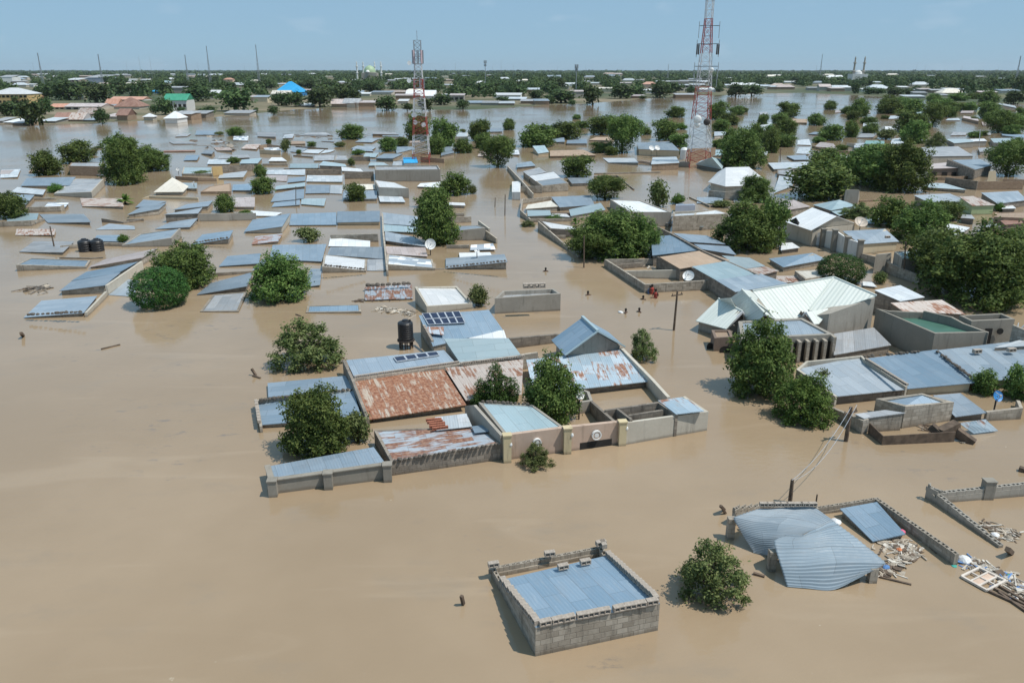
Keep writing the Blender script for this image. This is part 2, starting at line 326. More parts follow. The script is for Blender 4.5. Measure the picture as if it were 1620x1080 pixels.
for a, b in zip(cols, cols[1:]):
    for k in range(len(a) - 1): g.poly([a[k], b[k], b[k + 1], a[k + 1]])
g.poly([(-400, -120, -3), (400, -120, -3), (cols[-1][0][0], cols[-1][0][1], -3), (cols[0][0][0], cols[0][0][1], -3)])
tag(g.build('ground', SOIL), kind='structure')

t = NT('flood_water'); geo = t.n('NewGeometry'); pos = geo.outputs['Position']
b1 = t.noise(pos, 0.035, 5, 0.6); b2 = t.noise(t.vmul(pos, (0.6, 1.0, 1)), 0.25, 5, 0.65)
col_ = t.mix(t.ss(b1, 0.35, 0.66), (0.290, 0.212, 0.134, 1), (0.350, 0.261, 0.172, 1))
col_ = t.mix(t.math('MULTIPLY', t.ss(b2, 0.54, 0.75), 0.5), col_, (0.255, 0.205, 0.15, 1))      # silt swirls
sc_ = t.math('MULTIPLY', t.ss(t.noise(t.vmul(pos, (0.7, 1.3, 1)), 0.9, 7, 0.7), 0.56, 0.68), t.ss(t.noise(pos, 0.06, 3), 0.50, 0.64)); col_ = t.mix(t.math('MULTIPLY', sc_, 0.75), col_, (0.19, 0.16, 0.135, 1))   # thin scum
wn_ = t.n('TexNoise', Scale=1.0, Detail=5.0, Distortion=1.6); t.put(wn_.inputs['Vector'], t.vmul(pos, (0.05, 0.26, 1))); col_ = t.mix(t.math('MULTIPLY', t.ss(wn_.outputs['Fac'], 0.56, 0.70), 0.22), col_, (0.43, 0.335, 0.235, 1))   # paler silt drawn out by the current
sp1 = t.noise(pos, 2.4, 4, 0.6); mask = t.noise(pos, 0.12, 3)
col_ = t.mix(t.math('MULTIPLY', t.ss(sp1, 0.70, 0.74), t.ss(mask, 0.5, 0.62)), col_, (0.52, 0.45, 0.35, 1))  # foam flecks
rp = t.noise(t.vmul(pos, (1.0, 1.9, 1)), 1.7, 3, 0.55); rp2 = t.noise(pos, 0.30, 2); rmask = t.math('MULTIPLY_ADD', t.ss(t.noise(pos, 0.028, 3), 0.44, 0.66), 0.72, 0.28)
rp3 = t.noise(t.vmul(pos, (1.0, 2.4, 1)), 4.5, 2); hgt = t.math('MULTIPLY', t.math('ADD', t.math('ADD', rp, t.math('MULTIPLY', rp3, 0.35)), t.math('MULTIPLY', rp2, 0.8)), rmask)
bp = t.n('Bump', Strength=0.26, Distance=0.10); t.put(bp.inputs['Height'], hgt)
WATER = t.fin(t.n('BsdfPrincipled', **{'Base Color': col_, 'Roughness': 0.05, 'IOR': 1.40, 'Normal': bp.outputs[0]}))
g = MB()
for a, b in zip(cols, cols[1:]):
    pa, pb = a[4], b[4]
    g.poly([(a[0][0], a[0][1], 0), (b[0][0], b[0][1], 0), (pb[0], pb[1], 0), (pa[0], pa[1], 0)])
g.poly([(-400, -120, 0), (400, -120, 0), (cols[-1][0][0], cols[-1][0][1], 0), (cols[0][0][0], cols[0][0][1], 0)])
tag(g.build('flood_water', WATER), kind='structure')

# ------------------------------------------------------------------ foliage
def leaf_mat(name, dark, light, trans=0.25):
    t = NT(name); at_ = t.n('Attribute', attribute_name='tint'); oi = t.n('ObjectInfo')
    col = t.mix(at_.outputs['Fac'], c4(dark), c4(light))
    hv = t.n('HueSaturation'); t.put(hv.inputs['Hue'], t.math('MULTIPLY_ADD', oi.outputs['Random'], 0.035, 0.482)); t.put(hv.inputs['Value'], t.math('MULTIPLY_ADD', oi.outputs['Random'], 0.5, 0.72)); t.put(hv.inputs['Color'], col)
    d = t.n('BsdfPrincipled', **{'Base Color': hv.outputs[0], 'Roughness': 0.6, 'Specular IOR Level': 0.18})
    tr = t.n('BsdfTranslucent'); t.put(tr.inputs[0], hv.outputs[0])
    m = t.n('MixShader'); m.inputs[0].default_value = trans; t.t.links.new(d.outputs[0], m.inputs[1]); t.t.links.new(tr.outputs[0], m.inputs[2])
    return t.fin(m)
LEAF = leaf_mat('leaf', (0.044, 0.090, 0.020), (0.195, 0.265, 0.070), 0.3)
LEAFBUSH = leaf_mat('bush_leaf', (0.050, 0.082, 0.022), (0.225, 0.255, 0.095))
LEAFBRIGHT = leaf_mat('bright_leaf', (0.055, 0.12, 0.02), (0.13, 0.21, 0.04))
LEAFDARK = leaf_mat('dark_leaf', (0.022, 0.062, 0.014), (0.078, 0.150, 0.034), 0.2)
LEAFFAR = leaf_mat('far_leaf', (0.030, 0.060, 0.019), (0.100, 0.145, 0.050), 0.2)
def sphere_pts(rg, n):
    v = rg.normal(size=(n, 3)); return v / np.linalg.norm(v, axis=1, keepdims=True)
def leaf_cloud(lobes, n, leaf, seed, spray=9, core=0.22, rag=0.16, flat_=0.35, droop=0.0):
    """many small leaf faces in sprays through the volume of several lobes; returns verts, faces, tint"""
    rg = np.random.default_rng(seed); L = np.array(lobes, float)
    wgt = (L[:, 3] * L[:, 4] + L[:, 4] * L[:, 5] + L[:, 3] * L[:, 5]); wgt /= wgt.sum()
    ns = max(1, n // spray); li = rg.choice(len(L), ns, p=wgt); d = sphere_pts(rg, ns)
    fr = rg.uniform(2, 7, (6, 3)); ph = rg.uniform(0, 6.28, 6)
    wob = sum(np.sin((d * fr[k]).sum(1) * 1.6 + ph[k] + li * 1.7) for k in range(6)) / 6
    rad = np.where(rg.random(ns) < core, rg.uniform(0.35, 0.85, ns), 1 - np.abs(rg.normal(0, 0.07, ns)) + rag * wob * 1.6 + (rg.random(ns) < 0.10) * rg.uniform(0, rag, ns))
    c = L[li, :3] + d * L[li, 3:6] * rad[:, None]
    tint = np.clip(0.48 + 0.30 * wob + rg.normal(0, 0.27, ns), 0, 1)
    C = np.repeat(c, spray, 0) + rg.normal(0, leaf * 1.25, (ns * spray, 3)); D = np.repeat(d, spray, 0); T = np.repeat(tint, spray)
    C[:, 2] -= droop * np.abs(rg.normal(0, leaf, len(C)))
    keep = C[:, 2] > 0.004; C, D, T = C[keep], D[keep], T[keep]; m = len(C)
    nrm = D * (1 - flat_) + sphere_pts(rg, m) * 0.75 + np.array([0, 0, flat_]); nrm /= np.linalg.norm(nrm, axis=1, keepdims=True)
    a = np.cross(nrm, sphere_pts(rg, m)); a /= np.linalg.norm(a, axis=1, keepdims=True) + 1e-9; b = np.cross(nrm, a)
    s = leaf * rg.uniform(0.6, 1.35, m)[:, None]
    V = np.stack([C - a * s, C + b * s * 0.52 - nrm * s * 0.12, C + a * s, C - b * s * 0.52 - nrm * s * 0.12], 1).reshape(-1, 3)
    return V, np.arange(4 * m).reshape(m, 4), np.clip(T + rg.normal(0, 0.12, m), 0, 1)
def np_mesh(name, V, Fq, tint, mat):
    me = bpy.data.meshes.new(name); nf = len(Fq)
    me.vertices.add(len(V)); me.vertices.foreach_set('co', V.astype(np.float32).ravel())
    me.loops.add(nf * 4); me.loops.foreach_set('vertex_index', Fq.astype(np.int32).ravel())
    me.polygons.add(nf); me.polygons.foreach_set('loop_start', np.arange(0, nf * 4, 4, dtype=np.int32)); me.polygons.foreach_set('loop_total', np.full(nf, 4, np.int32))
    at_ = me.attributes.new('tint', 'FLOAT', 'FACE'); at_.data.foreach_set('value', tint.astype(np.float32))
    me.materials.append(mat); me.update(calc_edges=True); return me
def rlobes(seed, k, spread, r0, r1, zlo, zhi, base=True):
    rr = random.Random(seed); out = [(0, 0, 0.42, 0.34, 0.34, 0.42)] if base else []
    for i in range(k):
        a = i * 2.399 + rr.uniform(-.4, .4); q = spread * math.sqrt((i + 0.6) / k); r = rr.uniform(r0, r1)
        out.append((q * math.cos(a), q * math.sin(a), rr.uniform(zlo, zhi) - 0.30 * q, r, r, r * rr.uniform(0.8, 1.1)))
    return out
def limb_mesh(name, seed, h=0.62, r=0.035, k=5):
    rr = random.Random(seed); m = MB()
    m.tube([(0, 0, -0.35), (0.01, 0, 0.05), (-0.01, 0.01, h * 0.55), (0.0, 0.02, h)], [r * 1.35, r, r * 0.75, r * 0.35], 7)
    for i in range(k):
        a = i * 2.4 + rr.uniform(0, .6); z = h * rr.uniform(0.18, 0.5); q = rr.uniform(0.24, 0.36)
        m.tube([(0, 0, z), (q * .5 * math.cos(a), q * .5 * math.sin(a), z + 0.12), (q * math.cos(a), q * math.sin(a), z + rr.uniform(.2, .34))], [r * .55, r * .38, r * .14], 5)
    o = m.build(name, MAT['bark']); me = o.data; bpy.data.objects.remove(o); return me
PROTO = {}
def proto(key, parts, mat, limbs=True, seed=1):
    V, Fq, Tt, b = [], [], [], 0
    for pr in parts:
        v, f, tt = leaf_cloud(*pr[0], **pr[1]); V.append(v); Fq.append(f + b); Tt.append(tt); b += len(v)
    V = np.concatenate(V); Fq = np.concatenate(Fq); Tt = np.concatenate(Tt)
    ex = np.percentile(np.abs(V[:, :2]), 99.0); V[:, :2] *= 0.5 / ex; V[:, 2] *= 1.0 / np.percentile(V[:, 2], 99.6)
    PROTO[key] = (np_mesh(key + '_crown', V, Fq, Tt, mat), limb_mesh(key + '_trunk', seed) if limbs else None)
def spiky(seed, k, r0, r1, q0, q1, core=.30):
    rr = random.Random(seed); out = [(0, 0, .30, core, core, .30)]
    for i in range(k):
        a = i * 2.399 + rr.uniform(-.3, .3); zz = rr.uniform(-.12, 1) ; q = rr.uniform(q0, q1); c = math.sqrt(max(0, 1 - max(0, zz) ** 2)); r = rr.uniform(r0, r1)
        out.append((q * c * math.cos(a), q * c * math.sin(a), max(.04, .12 + .80 * zz * rr.uniform(.75, 1.12)), r, r, r * 1.35))
    return out
N = lambda s, n, leaf, k=9, **kw: ((rlobes(s, k, 0.34, 0.15, 0.24, 0.45, 0.78), n, leaf, s), kw)
B = lambda s, k, n, leaf, sp=.36, r0=.10, r1=.19, z0=.40, z1=.84, **kw: ((rlobes(s, k, sp, r0, r1, z0, z1) + [(.26 * math.cos(a), .26 * math.sin(a), .2, .17, .17, .2) for a in (0.4, 1.7, 2.9, 4.2, 5.4)], n, leaf, s), kw)
proto('big_a', [B(11, 16, 8000, 0.021, rag=0.24), ((spiky(13, 60, .06, .12, .30, .48, .2), 11000, .021, 13), dict(rag=.4))], LEAF, seed=2)
proto('big_b', [B(12, 16, 7000, 0.021, sp=.34, rag=0.28), ((spiky(14, 70, .05, .11, .30, .47, .2), 12000, .021, 15), dict(rag=.45))], LEAF, seed=3)
proto('spread', [((rlobes(14, 12, 0.40, 0.12, 0.20, 0.50, 0.82), 15000, 0.021, 14), dict(rag=0.22))], LEAF, seed=4)
proto('fresh', [B(14, 12, 6000, 0.022, sp=.36, rag=.4), ((spiky(19, 64, .05, .11, .28, .48, .2), 8000, .022, 19), dict(rag=.5))], leaf_mat('fresh_leaf', (0.055, 0.125, 0.022), (0.20, 0.31, 0.075), .3), seed=18)
proto('bush_a', [((spiky(21, 60, .05, .10, .30, .47, .27), 11000, 0.022, 21), dict(rag=.5, core=.35))], LEAFBUSH, seed=5)
proto('bush_b', [((spiky(22, 52, .045, .095, .26, .48, .24), 8500, 0.023, 22), dict(rag=.55, core=.35))], LEAFBUSH, seed=6)
proto('round', [(([(0, 0, 0.44, 0.48, 0.48, 0.55)], 16000, 0.017, 31), dict(rag=0.035, core=0.1, flat_=0.2))], LEAFDARK, seed=7)
proto('tall', [(([(0, 0, .5, .34, .34, .5), (.12, .05, .78, .24, .24, .2), (-.14, 0, .62, .26, .26, .22), (.22, .0, .45, .26, .26, .2), (-.2, .1, .3, .28, .28, .22), (.1, -.1, .2, .36, .36, .2)], 17000, 0.024, 33), dict(rag=0.22))], LEAF, seed=8)
proto('conifer', [(([(-.02, 0, .45, .15, .16, .52), (-.30, .0, .30, .13, .14, .34), (.31, 0, .29, .14, .15, .32), (-.14, -.1, .3, .13, .14, .36), (.15, .05, .3, .13, .14, .36), (-.38, -.05, .14, .12, .12, .18), (0, -.1, .15, .38, .16, .15)], 13000, 0.018, 35), dict(rag=0.12))], LEAFDARK, seed=9)
for i, s in enumerate((41, 42, 43, 44)): proto('mid_%s' % 'abcd'[i], [B(s, 13 + 2 * i, 5600, 0.035, rag=0.3)], LEAF, seed=s)
for i, s in enumerate((51, 52)): proto('shrub_%s' % 'ab'[i], [((rlobes(s, 7, 0.3, 0.16, 0.24, 0.35, 0.7), 2600, 0.05, s), dict(rag=0.36, core=0.2))], LEAFBUSH, limbs=True, seed=s)
for i, s in enumerate((61, 62, 63, 64, 65)): proto('far_%s' % 'abcde'[i], [N(s, 900, 0.075, 7 + i, rag=0.2)], LEAFFAR, seed=s)
def frond_mesh(name, seed, n=26):
    rg = random.Random(seed); V, Fq, Tt = [], [], []
    for i in range(n):
        a = i * 2.399; el = R(rg.uniform(10, 80)); Ln = rg.uniform(.42, .62); tt = rg.random()
        ax = Vector((math.cos(a), math.sin(a), 0)); sd = Vector((-math.sin(a), math.cos(a), 0)); pr = None
        for k in range(8):
            q = k / 7; p = ax * (Ln * q * math.cos(el) ) + Vector((0, 0, .22 + Ln * 1.2 * q * math.sin(el) - 0.30 * q * q)); wd = .085 * math.sin(math.pi * (0.12 + 0.86 * q))
            cur = (p - sd * wd + Vector((0, 0, -wd * .4)), p, p + sd * wd + Vector((0, 0, -wd * .4)))
            if pr:
                for j in (0, 1):
                    b = len(V); V += [pr[j], pr[j + 1], cur[j + 1], cur[j]]; Fq.append([b, b + 1, b + 2, b + 3]); Tt.append(tt)
            pr = cur
    V = np.array([tuple(v) for v in V]); V[:, :2] *= .5 / np.abs(V[:, :2]).max(); V[:, 2] /= V[:, 2].max()
    return np_mesh(name, V, np.array(Fq), np.array(Tt), LEAFBRIGHT)
PROTO['palm'] = (frond_mesh('palm_crown', 5), limb_mesh('palm_trunk', 77, 0.3, 0.05, 0))
proto('bright', [((rlobes(71, 6, 0.3, 0.2, 0.26, 0.35, 0.6), 2400, 0.05, 71), dict(rag=0.3))], LEAFBRIGHT, seed=71)
rt = random.Random(99)
def tree(Fm, x, yb, wpx, hpx, key, label=None, name='tree', cat='tree', group=None, desc=None, land=0.0, rz=None, push=0.38):
    """a tree whose crown spans wpx and rises hpx over (x, yb), the place where its front meets the water"""
    sx, sy = Fm.src(x, yb); p = at(sx, sy, land); wd = Fm.m(x, yb, wpx)
    yc = p.y + push * wd; k = yc / p.y; top = sy - hpx / Fm.sc
    z = CAM_H - (yc - 0.05 * wd) * math.tan(depr(top)); px = p.x * (1 + 0.38 * wd / math.hypot(p.x, p.y) * p.y / p.y)
    px = (sx - CX) / FPX * (yc * math.cos(PITCH) + (CAM_H - z / 2) * math.sin(PITCH))
    h = max(0.4, z - land)
    if rz is None: rz = rt.uniform(0, 6.28)
    o = empty(name, (px, yc, land), rz); o.scale = (wd, wd, h)
    cme, tme = PROTO[key]
    for nm, me in (('crown', cme), ('trunk', tme)):
        if me is None: continue
        c = bpy.data.objects.new(nm, me); COL.objects.link(c); c.parent = o
    tag(o, label, cat, group)
    if label is None: auto(o, desc, sx, sy - hpx / Fm.sc * 0.5)
    return o

# ------------------------------------------------------------------ builders
def inset(poly, d):
    n = len(poly); out = []; ar = sum(poly[i][0] * poly[(i + 1) % n][1] - poly[(i + 1) % n][0] * poly[i][1] for i in range(n)); sg = 1 if ar > 0 else -1
    for i in range(n):
        p = Vector(poly[i][:2]); a = Vector(poly[i - 1][:2]); b = Vector(poly[(i + 1) % n][:2])
        e1, e2 = (p - a).normalized(), (b - p).normalized(); n1, n2 = Vector((-e1.y, e1.x)) * sg, Vector((-e2.y, e2.x)) * sg
        m = (n1 + n2); m = m / max(0.35, m.length_squared) * 2 if m.length > 1e-6 else n1
        out.append(p + m * d)
    return out
def roof_uv(P, axis=None):
    """metres along the eaves (u) and up the slope (v)"""
    A = P[0]; e = (P[1] - P[0]); e2 = (P[-1] - P[0]); nrm = e.cross(e2)
    if nrm.length < 1e-9: return [(p.x, p.y) for p in P]
    nrm.normalize()
    if axis == 'x': vdir = e.normalized()
    elif axis == 'y' or abs(nrm.z) > 0.9995: vdir = (e2 - nrm * e2.dot(nrm)).normalized()
    else:
        vdir = (Vector((0, 0, 1)) - nrm * nrm.z).normalized()
        a1, a2 = abs(vdir.dot(e.normalized())), abs(vdir.dot(e2.normalized()))
        vdir = e.normalized() if a1 > a2 else e2.normalized()
    udir = vdir.cross(nrm)
    return [((p - A).dot(udir), (p - A).dot(vdir)) for p in P]
def slab(mb, P, th=0.05, mi=0, axis=None, mi_side=None):
    """a sheet of thickness th with its upper face on the points P"""
    uv = roof_uv(P, axis); dn = Vector((0, 0, -th)); n = len(P); ms = mi if mi_side is None else mi_side
    mb.poly(P, uv, mi); mb.poly([p + dn for p in reversed(P)], list(reversed(uv)), ms)
    for i in range(n):
        j = (i + 1) % n; mb.poly([P[i] + dn, P[j] + dn, P[j], P[i]], [uv[i], uv[j], uv[j], uv[i]], ms)
OCC = []
def house(Fm, cs, roof='zinc', wall='block', label=None, desc=None, name='flooded_house', cat='house', group='flooded houses', par=0.0, th=0.05, over=0.14, axis=None, bot=-2.6, wt=0.2, land=None):
    """corner order: near left, near right, far right, far left; each (x, y, h)"""
    P = [Fm(*c) for c in cs]; n = len(P); q_ = [Fm.src(k[0], k[1]) for k in cs]; OCC.append((min(a for a, b in q_), min(b for a, b in q_), max(a for a, b in q_), max(b for a, b in q_) + 3))
    bot = bot if land is None else land - 0.4
    c = sum(P, Vector()) / n; root = empty(name, (c.x, c.y, land or 0.0))
    W_ = MB()
    if par > 0:
        ip = inset(P, wt); u = 0
        for i in range(n):
            j = (i + 1) % n
            u = W_.wallq(P[i], P[j], P[i].z, P[j].z, bot, 0, u); W_.wallq(ip[j], ip[i], P[j].z, P[i].z, bot, 0)
            W_.poly([P[i], P[j], (ip[j][0], ip[j][1], P[j].z), (ip[i][0], ip[i][1], P[i].z)], [(u, 0), (u + 1, 0), (u + 1, .2), (u, .2)], 0)
        Rp = [Vector((q[0], q[1], p.z - par)) for q, p in zip(inset(P, wt + 0.01), P)]
    else:
        q = inset(P, over); W_.prism([Vector((a[0], a[1], 0)) for a in q], [p.z - th - 0.004 for p in P], bot)
        Rp = P
    W_.build('wall', MAT[wall], root)
    rb = MB(); slab(rb, Rp, th, axis=axis); r = rb.build('roof', MAT[roof], root)
    tag(root, label, cat, group)
    if label is None:
        s = Fm.src(sum(k[0] for k in cs) / n, sum(k[1] for k in cs) / n); auto(root, desc or 'roof', *s)
    root['_top'] = 0
    del root['_top']
    return root
def walls(Fm, pts, mat='block', label=None, desc=None, thick=0.2, side=None, name='compound_wall', cat='wall', group=None, bot=-2.6, hollow=False, coping=None):
    P = [Fm(*p) for p in pts]; n = len(P)
    d0 = (P[1] - P[0]).xy.normalized(); s = side if side else (1 if Vector((-d0.y, d0.x)).y > 0 else -1)
    off = []
    for i in range(n):
        es = [(P[k + 1] - P[k]).xy.normalized() for k in (i - 1, i) if 0 <= k < n - 1]
        ns = [Vector((-e.y, e.x)) * s for e in es]; m = sum(ns, Vector((0, 0))); m = m / m.length_squared * len(ns) if m.length > .3 else ns[0]
        if m.length > 2.2: m = m.normalized() * 2.2
        off.append(P[i].xy + m * thick)
    mb = MB(); u = 0; cut = 0.21 if hollow else 0.0
    for i in range(n - 1):
        a, b, c, d = P[i], P[i + 1], off[i + 1], off[i]
        za, zb = a.z - cut, b.z - cut; u0 = u; u = mb.wallq(a, b, za, zb, bot, 0, u); mb.wallq(c, d, zb, za, bot, 0, u0)
        mb.poly([(a.x, a.y, za), (b.x, b.y, zb), (c.x, c.y, zb), (d.x, d.y, za)], [(u0, 0), (u, 0), (u, thick), (u0, thick)])
        if hollow:
            L = (b - a).length; k = max(1, int(L / 0.46)); e = (b - a) / L; q = (Vector((c.x, c.y, zb)) - Vector((b.x, b.y, zb))); q = Vector((q.x, q.y, 0)).normalized(); rz = math.atan2(e.y, e.x)
            for j in range(k):
                o = a + (b - a) * ((j + .5) / k) + Vector((0, 0, -cut / 2 + .003)); ln = L / k - 0.012
                for sgn in (-1, 1): mb.box(o + q * (thick / 2 + sgn * (thick / 2 - 0.02)), ln, 0.04, cut, rz)
                for f_ in (-.5, 0, .5): mb.box(o + q * thick / 2 + e * f_ * (ln - 0.05), 0.05, thick - 0.085, cut, rz)
    for i, rev in ((0, 0), (n - 1, 1)):
        a, d = P[i], off[i]; z = a.z - cut
        mb.poly([(d.x, d.y, bot), (a.x, a.y, bot), (a.x, a.y, z), (d.x, d.y, z)], [(0, bot), (thick, bot), (thick, z), (0, z)])
    c = sum(P, Vector()) / n; root = empty(name, (c.x, c.y, 0)); mb.build('wall_run', MAT[mat], root)
    if coping:
        cb = MB()
        for i in range(n - 1):
            a, b = P[i], P[i + 1]; e = (b - a); rz = math.atan2(e.y, e.x); q = Vector((off[i].x - a.x, off[i].y - a.y, 0)).normalized(); m_ = (a + b) / 2 + q * thick / 2 + Vector((0, 0, 0.035))
            cb.box(m_, e.length, thick + .1, 0.06, rz, ry=-math.asin(max(-1, min(1, e.z / e.length))))
        cb.build('coping', MAT[coping], root)
    tag(root, label, cat, group, 'thing')
    if label is None:
        s_ = Fm.src(sum(k[0] for k in pts) / n, sum(k[1] for k in pts) / n); auto(root, desc or 'wall', *s_)
    return root
def polyhouse(Fm, name, label, roofs, wallpolys, base, roof, wall, cat='house', desc=None, group='flooded houses', th=0.06, land=None, bot=-2.6):
    """free form roof made of planes [(x, y, z)...] over wall polygons"""
    allp = [Fm(*p) for r in roofs for p in r]; c = sum(allp, Vector()) / len(allp); root = empty(name, (c.x, c.y, land or 0))
    mb = MB()
    for r in roofs: slab(mb, [Fm(*p) for p in r], th)
    mb.build('roof', MAT[roof], root)
    wb = MB(); b0 = bot if land is None else land - .4
    for poly in wallpolys:
        P = [Fm(*p) for p in poly]; wb.prism(P, [p.z - th - .01 for p in P], b0)
    if wallpolys: wb.build('wall', MAT[wall], root)
    tag(root, label, cat, group)
    if label is None: auto(root, desc, *Fm.src(sum(p[0] for r in roofs for p in r) / len(allp), sum(p[1] for r in roofs for p in r) / len(allp)))
    return root
def block_mesh(name, L=0.45, Wd=0.22, Hh=0.2, mat='looseblock'):
    mb = MB()
    for s in (-1, 1): mb.box((0, 0, Hh / 2 + s * (Hh / 2 - .018)), L, Wd, .036)
    for f_ in (-.5, 0, .5): mb.box((f_ * (L - .04), 0, Hh / 2), .04, Wd - .004, Hh - .074)
    o = mb.build(name, MAT[mat]); me = o.data; bpy.data.objects.remove(o); return me
BLOCK = block_mesh('hollow_block'); 
def stone_mesh(name, seed, mat):
    b = bmesh.new(); bmesh.ops.create_icosphere(b, subdivisions=2, radius=.5); rr = random.Random(seed)
    ph = [rr.uniform(0, 6) for _ in range(6)]
    for v in b.verts:
        p = v.co; k = 1 + .16 * math.sin(5 * p.x + ph[0]) + .14 * math.sin(6 * p.y + ph[1]) + .1 * math.sin(9 * p.z + ph[2]); v.co = Vector((p.x * k, p.y * k, max(-.3, p.z * k)))
    me = bpy.data.meshes.new(name); b.to_mesh(me); b.free(); me.materials.append(MAT[mat]); return me
STONES = [stone_mesh('stone_shape', k, 'stone') for k in (1, 2, 3)]
rb_ = random.Random(5)
def blocks(Fm, a, b, n, label, group, kind='block', dz=0.0, size=1.0, skip=0.0, flip=0.0):
    """n loose blocks laid in a row between two points of a roof"""
    A, B = Fm(*a), Fm(*b); rz = math.atan2(B.y - A.y, B.x - A.x); out = []
    for k in range(n):
        if rb_.random() < skip: continue
        q = (k + .5 + rb_.uniform(-.12, .12)) / n; p = A.lerp(B, q) + Vector((0, 0, dz))
        if kind == 'block':
            o = bpy.data.objects.new('concrete_block', BLOCK); o.scale = (size,) * 3; o.rotation_euler = (0, 0, rz + flip + rb_.uniform(-.08, .08)); cat = 'concrete block'
        else:
            o = bpy.data.objects.new('roof_stone', STONES[k % 3]); s = size * rb_.uniform(.7, 1.2); o.scale = (s * 1.3, s, s * .8); o.rotation_euler = (0, 0, rb_.uniform(0, 6)); p = p + Vector((0, 0, s * .2)); cat = 'stone'
        COL.objects.link(o); o.location = p; tag(o, label, cat, group); out.append(o)
    return out
def dish(Fm, x, y, z, rpx, label, mat='dishwhite', az=-60, el=50, name='satellite_dish'):
    p = Fm(x, y, -z); r = max(.3, Fm.m(x, y, rpx)); root = empty(name, (p.x, p.y, 0))
    q = Vector((math.cos(R(az)) * math.cos(R(el)), math.sin(R(az)) * math.cos(R(el)), math.sin(R(el)))).to_track_quat('Z', 'Y').to_matrix()
    mb = MB(); prof = [(0.001, 0.0)] + [(r * k / 8, 0.28 * r * (k / 8) ** 2) for k in range(1, 9)]
    mb.lathe(p, prof, 24, 0, q); mb.lathe(p + q @ Vector((0, 0, -.02)), prof + [(r * 1.0, .28 * r + .03)], 24, 0, q); mb.build('reflector', MAT[mat], root)
    a = MB(); f = p + q @ Vector((0, 0, .75 * r))
    for k in range(3):
        g_ = p + q @ Vector((.9 * r * math.cos(k * 2.09), .9 * r * math.sin(k * 2.09), .24 * r)); a.bar(g_, f, .035)
    a.box(f, .12, .12, .14); a.build('feed_arm', MAT['alu'], root)
    s = MB(); s.tube([(p.x, p.y, -2.4), (p.x, p.y, p.z - .1 * r), p - q @ Vector((0, 0, .03))], .05, 6); s.build('post', MAT['iron'], root)
    return tag(root, label, 'satellite dish')
def pole(Fm, xb, yb, xt, yt, label, r=.09, mat='wood', name='electric_pole', cross=True, cat='pole'):
    b = Fm(xb, yb); sx, sy = Fm.src(xt, yt); z = CAM_H - b.y * math.tan(depr(sy)); tp = at(sx, sy, max(.5, z)); root = empty(name, (b.x, b.y, 0))
    d = tp - b
    mb = MB(); mb.tube([b - d.normalized() * 2.5, b, b + d * .5, tp], [r * 1.15, r * 1.1, r, r * .85], 8); mb.build('shaft', MAT[mat], root)
    if cross:
        c = MB(); c.box(tp - d.normalized() * .35, 1.1, .09, .09, .5); 
        for k in (-.45, 0, .45): c.tube([tp - d.normalized() * .32 + Vector((k * .9, k * .5, 0)), tp - d.normalized() * .32 + Vector((k * .9, k * .5, .16))], .035, 6)
        c.build('crossarm', MAT[mat], root)
    return tag(root, label, cat), tp
def wire(a, b, label, sag=.6, r=.012, mat='alu'):
    pts = [a.lerp(b, k / 14) - Vector((0, 0, sag * 4 * (k / 14) * (1 - k / 14))) for k in range(15)]
    mb = MB(); mb.tube(pts, r, 5); return tag(mb.build('overhead_cable', MAT[mat]), label, 'cable')
def plank(Fm, a, b, wd, label, mat='wood', name='floating_plank', cat='plank', th=.05):
    A, B = Fm(*a), Fm(*b); mb = MB(); mb.bar(A, B, wd); o = mb.build(name, MAT[mat]); return tag(o, label, cat)
def box_part(name, root, mat, c, s, rz=0.0):
    mb = MB(); mb.box(c, s[0], s[1], s[2], rz); return mb.build(name, MAT[mat], root)
def face_panel(Fm, root, name, mat, quad, z0=None, th=.06, push=.03):
    """a thin panel standing just proud of a wall: quad of picture points that share the wall's foot line (Y from the first two, with heights)"""
    P = [Fm(*q) for q in quad]; n = (P[1] - P[0]).cross(P[2] - P[0]).normalized()
    if n.y > 0: n = -n
    mb = MB(); A = [p + n * push for p in P]; B = [p - n * th for p in P]
    mb.poly(A); mb.poly(B[::-1])
    for i in range(len(P)):
        j = (i + 1) % len(P); mb.poly([A[i], B[i], B[j], A[j]])
    return mb.build(name, MAT[mat], root)
# ------------------------------------------------------------------ foreground: block room with the blue roof
h = house(F5, [(348, 556, 150), (985, 432, 140), (722, 186, 42), (160, 316, 48)], 'blue', 'block', 'unfinished block room with a flat blue zinc roof, nearest building in the flood', name='block_house', group=None, par=0.0, over=0.0, th=.03, axis='y'); ZN, ZF = F5(348, 556, 150).z, F5(722, 186, 42).z; print('block house z', ZN, ZF)
walls(F5, [(160, 322, 46), (118, 248, 42), (688, 138, 40), (718, 184, 40)], 'block', 'low hollow block yard wall behind the nearest blue roofed room', thick=0.22, side=-1, hollow=True)
GB = 'hollow blocks on the nearest blue roof'
blocks(F5, (360, 548, -ZN), (978, 428, -ZN), 10, 'hollow block in the row along the front edge of the nearest blue roof', GB, dz=0.0)
blocks(F5, (965, 418, -ZN), (722, 196, -ZF), 15, 'grey block in the row down the right edge of the nearest blue roof', GB, dz=.03)
blocks(F5, (355, 545, -ZN), (180, 330, -ZF), 9, 'pale block in the row down the left edge of the nearest blue roof', GB, dz=.03, size=1.1)
blocks(F5, (470, 258, -ZF - .2), (512, 250, -ZF - .2), 1, 'single loose block lying on the nearest blue roof, left of another', None)
blocks(F5, (582, 234, -ZF - .2), (624, 226, -ZF - .2), 1, 'single loose block lying on the nearest blue roof, right of another', None)
